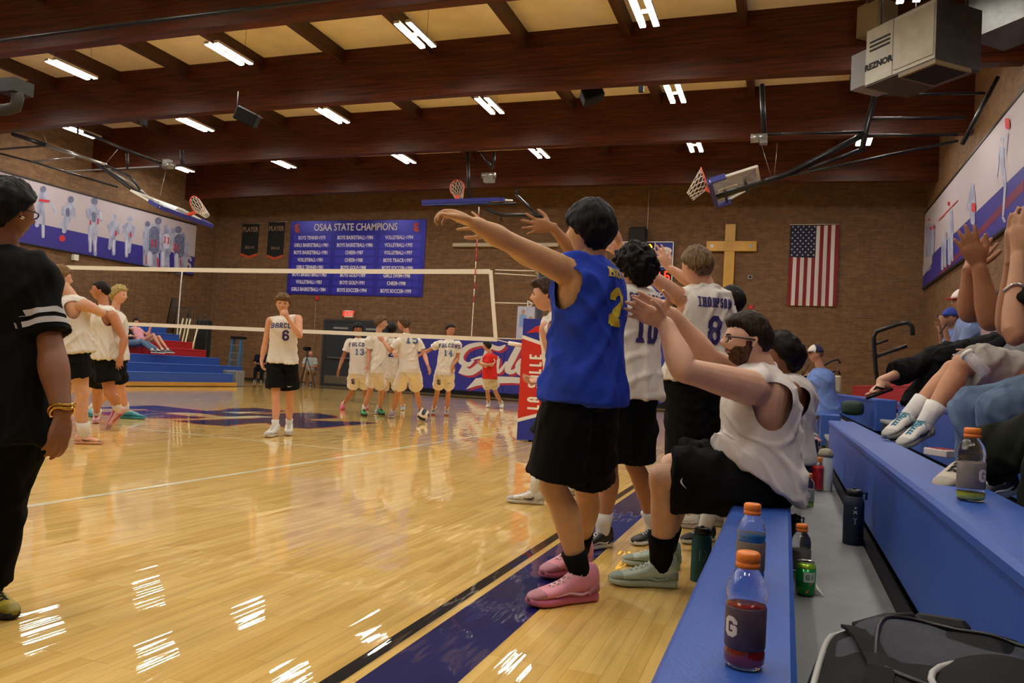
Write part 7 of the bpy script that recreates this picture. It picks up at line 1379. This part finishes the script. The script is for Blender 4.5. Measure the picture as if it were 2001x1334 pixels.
# green can
p = GZ(1573, 1162, Zd); k = 1.0; root = empty('drink_can', tuple(p), 'green soft drink can standing on the grey deck', 'can')
MB().lathe([(0, .003), (.022, .0), (.027, .004), (.033, .012), (.033, .095)], p, 28).build('body', mat('can_green', '0f8a3c', .25, metal=.4), root); MB().lathe([(.033, .095), (.033, .102), (.0275, .114)], p, 28).build('shoulder', mat('can_lime', '9ac832', .25, metal=.4), root); MB().lathe([(.0275, .114), (.0285, .118), (.026, .118), (.025, .114), (0, .114)], p, 28).build('lid', M_steel, root)
d = Vector(CP)-p; a0 = math.atan2(d.y, d.x)
def curved(geo, r, z0, da, name, m, root, p, a0=a0): q = MB(); q.add([p+Vector((math.cos(a0+da+v.x/r)*r, math.sin(a0+da+v.x/r)*r, z0+v.y)) for v in geo[0]], geo[1]); q.build(name, m, root)
sq = ([Vector((x, y, 0)) for y in (-.017, .017) for x in (-.022, -.011, 0, .011, .022)], [(i, i+1, i+6, i+5) for i in range(4)]); curved(sq, .0336, .068, .45, 'pale_panel', mat('can_pale', 'b9c8b4', .4), root, p)
curved(block_geo('GI', .018, .7, .2), .0341, .068, .45, 'lettering', mat('can_dark', '1d6a3a', .4), root, p); curved(([Vector(v) for v in ((-.012, -.02, 0), (-.004, -.02, 0), (.014, .016, 0), (.006, .016, 0))], [(0, 1, 2, 3)]), .0341, .035, .35, 'red_streak', mat('can_red', 'd05a3a', .4), root, p)
q = GZ(1590, 1160, Zd); o = MB().add([q+Vector(v) for v in ((-.01, 0, 0), (.035, -.02, .0), (.0, .01, .045), (-.012, .03, .0), (.01, -.01, .02))], [(0, 1, 4), (1, 2, 4), (2, 0, 4), (0, 3, 1), (1, 3, 2), (2, 3, 0)]).build('napkin', mat('napkin_white', 'd8d6d0', .8), None, q); tag(o, 'small crumpled white napkin beside the green can', 'napkin')
def flask(name, p, r, h, col, label, cat='bottle', lidc='101114', lid='loop', rough=.5, taper=1.0, group=None, mark=None):
    p = Vector(p); root = empty(name, tuple(p), label, cat, group)
    MB().lathe([(0, .002), (r*.94, 0), (r*taper, .006), (r, h*.5), (r, h*.72), (r*.93, h*.79), (r*.8, h*.83), (r*.8, h*.85), (0, h*.85)], p, 28).build('body', mat('flask_'+col, col, rough, bump=.05, bscale=300), root)
    if lid == 'loop':
        MB().lathe([(0, h*.85), (r*.78, h*.85), (r*.78, h*.95), (r*.6, h*.97), (0, h*.97)], p, 24).build('lid', mat('lid_'+lidc, lidc, .4), root); MB().tube([p+Vector((r*.7, 0, h*.9)), p+Vector((r*1.15, 0, h*.93)), p+Vector((r*1.1, 0, h*.8))], r*.12, 8).build('loop', mat('lid_'+lidc, lidc, .4), root)
        MB().lathe([(0, h*.97), (r*.2, h*.97), (r*.15, h*1.0), (0, h*1.0)], p, 12).build('spout', mat('lid_'+lidc, lidc, .4), root)
    elif lid == 'dome': MB().lathe([(r*1.04, h*.82), (r*1.04, h*.87), (r*.8, h*.97), (r*.4, h*1.0), (0, h*1.01)], p, 24).build('lid', mat('lid_'+lidc, lidc, .4), root)
    if mark:
        d = Vector(CP)-p; a0 = math.atan2(d.y, d.x); rr = r*1.008; q = MB()
        for g_, z in mark: q.add([p+Vector((math.cos(a0+.15+v.x/rr)*rr, math.sin(a0+.15+v.x/rr)*rr, z*h+v.y)) for v in g_[0]], g_[1])
        q.build('printed_mark', mat('mark_dim', 'a9b4b8', .5), root)
    return root
pers = ([Vector(v) for v in ((-.004, .012, 0), (.004, .012, 0), (.004, .02, 0), (-.004, .02, 0), (-.012, .004, 0), (.012, .004, 0), (.003, -.001, 0), (.010, -.012, 0), (.005, -.012, 0), (0, -.004, 0), (-.005, -.012, 0), (-.010, -.012, 0), (-.003, -.001, 0))], [(0, 1, 2, 3), (4, 12, 6, 5), (12, 11, 10, 9), (9, 8, 7, 6), (12, 9, 6)])
flask('water_flask', GZ(1666, 1062, Zd), .046, .265, '152236', 'navy metal water flask standing on the grey deck', mark=[(pers, .6), (block_geo('T', .03, .6, .1), .42), (([Vector(v) for v in ((-.014, -.001, 0), (.014, -.001, 0), (.014, .001, 0), (-.014, .001, 0))], [(0, 1, 2, 3)]), .14)])
flask('tumbler', GZ(1611, 958, Zd), .052, .30, 'c9cfd0', 'white tumbler with beige domed lid in the grey aisle', lidc='8f8672', lid='dome')
flask('water_bottle', GZ(1571, 955, Zd), .052, .285, '2b1a38', 'wide dark purple water bottle in the grey aisle', lid='dome', lidc='1a1422')
flask('water_bottle', GZ(1587, 935, Zd), .040, .33, '101c26', 'slim dark water bottle with spout between purple bottle and pink box')
flask('water_bottle', GZ(1368, 1134, 0), .047, .26, '155a62', 'teal water bottle with black lid on the wooden floor under the bench edge', mark=[(block_geo('D', .05, .6, .04), .5)])
flask('water_bottle', GZ(1551, 1085, Zd), .03, .18, '17181a', 'small black squeeze bottle lying in the shade beside the bench', lidc='17181a')
# pink box
p = GZ(1580, 893, Zd); p.x = max(p.x, .15); root = empty('lunch_box', tuple(p), 'pink hard case lunch box with pale handle in the aisle', 'lunch box'); Rz = Matrix.Rotation(-.15, 3, 'Z')
MB().box(p+Vector((0, .05, .10)), (.235, .16, .09), 0, Rz, .03).build('lower_shell', mat('box_pale', 'a58f96', .5), root); MB().box(p+Vector((0, .05, .175)), (.24, .165, .08), 0, Rz, .03).build('pink_lid', mat('box_pink', 'b98a92', .5), root); MB().bx(p.x-.118, p.x+.118, p.y-.04, p.y+.13, p.z+.0, p.z+.055, 0, .01).build('base', mat('box_pale', 'a58f96', .5), root)
for s in (-.07, .06): MB().bx(p.x+s-.03, p.x+s+.03, p.y-.048, p.y-.035, p.z+.12, p.z+.145, 0, .003).build('latch', M_dark, root)
MB().tube([p+Rz @ Vector((x, .05, z)) for x, z in ((-.08, .21), (-.075, .235), (-.04, .25), (.04, .25), (.075, .235), (.08, .21))], .011, 8).build('handle', mat('box_handle', 'a9a286', .5), root)
# duffel bag
bp_ = Vector((.285, 1.42, Zd)); root = empty('duffel_bag', tuple(bp_), 'black and grey duffel bag with pale piping in the foreground aisle', 'bag')
def bagshape(sx, sy, sz, c, n=48, e=.55, seed=1, amp=.012, zmin=None):
    D, F = ico_dirs(n, n*3//4); P = np.sign(D)*np.abs(D)**e*np.array([sx, sy, sz]); P = P+D*(vnoise(P, 7, seed)*amp+vnoise(P, 15, seed+1)*amp*.5)[:, None]; P = P+np.array(c)
    if zmin is not None: P[:, 2] = np.maximum(P[:, 2], zmin)
    return [tuple(p) for p in P], F
Rb = Matrix.Rotation(-.12, 3, 'Z'); M_bag = mat('duffel_black', '0b0b0d', .8, bump=.3, bscale=200, spec=.2); M_bag2 = mat('duffel_grey', '3a3c44', .85, bump=.3, bscale=120, var=.15, vscale=9, spec=.2)
V, Fb = bagshape(.235, .36, .148, (0, 0, 0), seed=3); B3 = bp_+Vector((0, 0, .148))
def bt(v): return B3+Rb @ Vector(v)
MB().add([bt(v) for v in V], Fb, 0, True).build('body', M_bag, root)
V2, F2 = bagshape(.195, .29, .035, (0, .01, .112), seed=9, amp=.022, e=.6); MB().add([bt(v) for v in V2], F2, 0, True).build('top_panel', M_bag2, root)
TB = BVHTree.FromPolygons([bt(v) for v in V]+[bt(v) for v in V2], [tuple(f) for f in Fb]+[tuple(i+len(V) for i in f) for f in F2])
def onbag(x, y, up=.0): p = bt((x, y, .6)); h = TB.ray_cast(p, Vector((0, 0, -1)), 1.0); return (h[0]+Vector((0, 0, up))) if h[0] else bt((x, y, .08))
sgp = lambda v, e: math.copysign(abs(v)**e, v)
MB().tube([onbag(sgp(math.cos(a), .5)*.215, sgp(math.sin(a), .5)*.335, .004) for a in [2*math.pi*t/72 for t in range(72)]], .0055, 8, closed=True).build('piping', mat('piping_pale', 'a6a6a4', .5), root)
MB().tube([onbag(.0+sgp(math.cos(a), .6)*.13, .05+sgp(math.sin(a), .6)*.20, .002) for a in [2*math.pi*t/48 for t in range(48)]], .0045, 6, closed=True).build('zip', mat('zip_dark', '08080a', .4), root)
q = MB()
for x0 in (-.15,):
    pts = [onbag(x0+.03*math.sin(t*.5), -.30+.06*t, .004) for t in range(9)]
    for a, b in zip(pts[:-1], pts[1:]): q.bar(a, b+(b-a)*.15, .038, .006)
q.build('strap', M_bag, root)
q = MB(); q.box(bt((-.02, .335, .125)), (.10, .035, .03), 0, Rb, .01); q.tube([bt(v) for v in ((-.07, .33, .13), (-.12, .30, .125), (-.17, .26, .11))], .012, 8); q.build('grab_handle', M_dark, root)
V4, F4 = bagshape(.16, .15, .10, (0, 0, 0), seed=5, amp=.012); c4 = bt((.10, -.14, .09)); MB().add([c4+Rb @ Vector(v) for v in V4], F4, 0, True).build('end_pocket', M_bag, root)
MB().tube([c4+Rb @ Vector((.155*math.cos(a), .15*math.sin(a), .075)) for a in [math.pi*t/14-.2 for t in range(17)]], .005, 8).build('pocket_piping', mat('piping_pale', '9a9a98', .5), root)
# carton, tube, bits on the right seats
p = GZ(1832, 893, Z2); o = MB().box(p+Vector((.03, .05, .02)), (.09, .16, .035), 0, Matrix.Rotation(.5, 3, 'Z'), .004).build('paper_tray', mat('tray_white', 'd8cfc6', .6), None, p); tag(o, 'red and white striped paper food tray on the right seat board', 'food tray')
for k in range(4): MB().box(p+Matrix.Rotation(.5, 3, 'Z') @ Vector((0, -.05+k*.035, 0))+Vector((.03, .05, .0385)), (.085, .015, .002), 0, Matrix.Rotation(.5, 3, 'Z')).build('red_stripe', M_redp, o)
a = PD(1888, 690, 4.3); b = PD(1925, 728, 4.2); root = empty('clear_tumbler', tuple(b), 'clear plastic tumbler with white lid tilted beside the grey shorts', 'cup'); MB().tube([a.lerp(b, .12), b], .033, 18).build('clear_body', mat('cup_clear', 'c9c6cc', .1, alpha=.5), root); MB().tube([a, a.lerp(b, .14)], .036, 18).build('lid', M_white, root)
p = Vector((.78, 10.5, .65)); Vg, Fg = ico_dirs(24, 16); o = MB().add([tuple(np.array(p)+np.array([0, 0, .09])+(np.sign(v)*np.abs(v)**.6)*np.array([.13, .16, .09])) for v in Vg], Fg, 0, True).build('green_bag', mat('bag_green', '17322a', .7, bump=.3, bscale=30), None, p); tag(o, 'dark green bag lying behind the person in the light blue tee', 'bag')
p = GY(1636, 748, 11.5); root = empty('tote_bag', tuple(p), 'cream tote bag behind the seated person in cap', 'bag'); MB().box(p+Vector((0, 0, -.02)), (.09, .2, .24), 0, None, .02).build('body', mat('tote_cream', 'b8ab8c', .8), root); MB().tube([p+Vector((0, -.06, .1)), p+Vector((0, -.04, .2)), p+Vector((0, .04, .2)), p+Vector((0, .06, .1))], .008, 6).build('handle', mat('tote_brown', '5c3a22', .7), root)
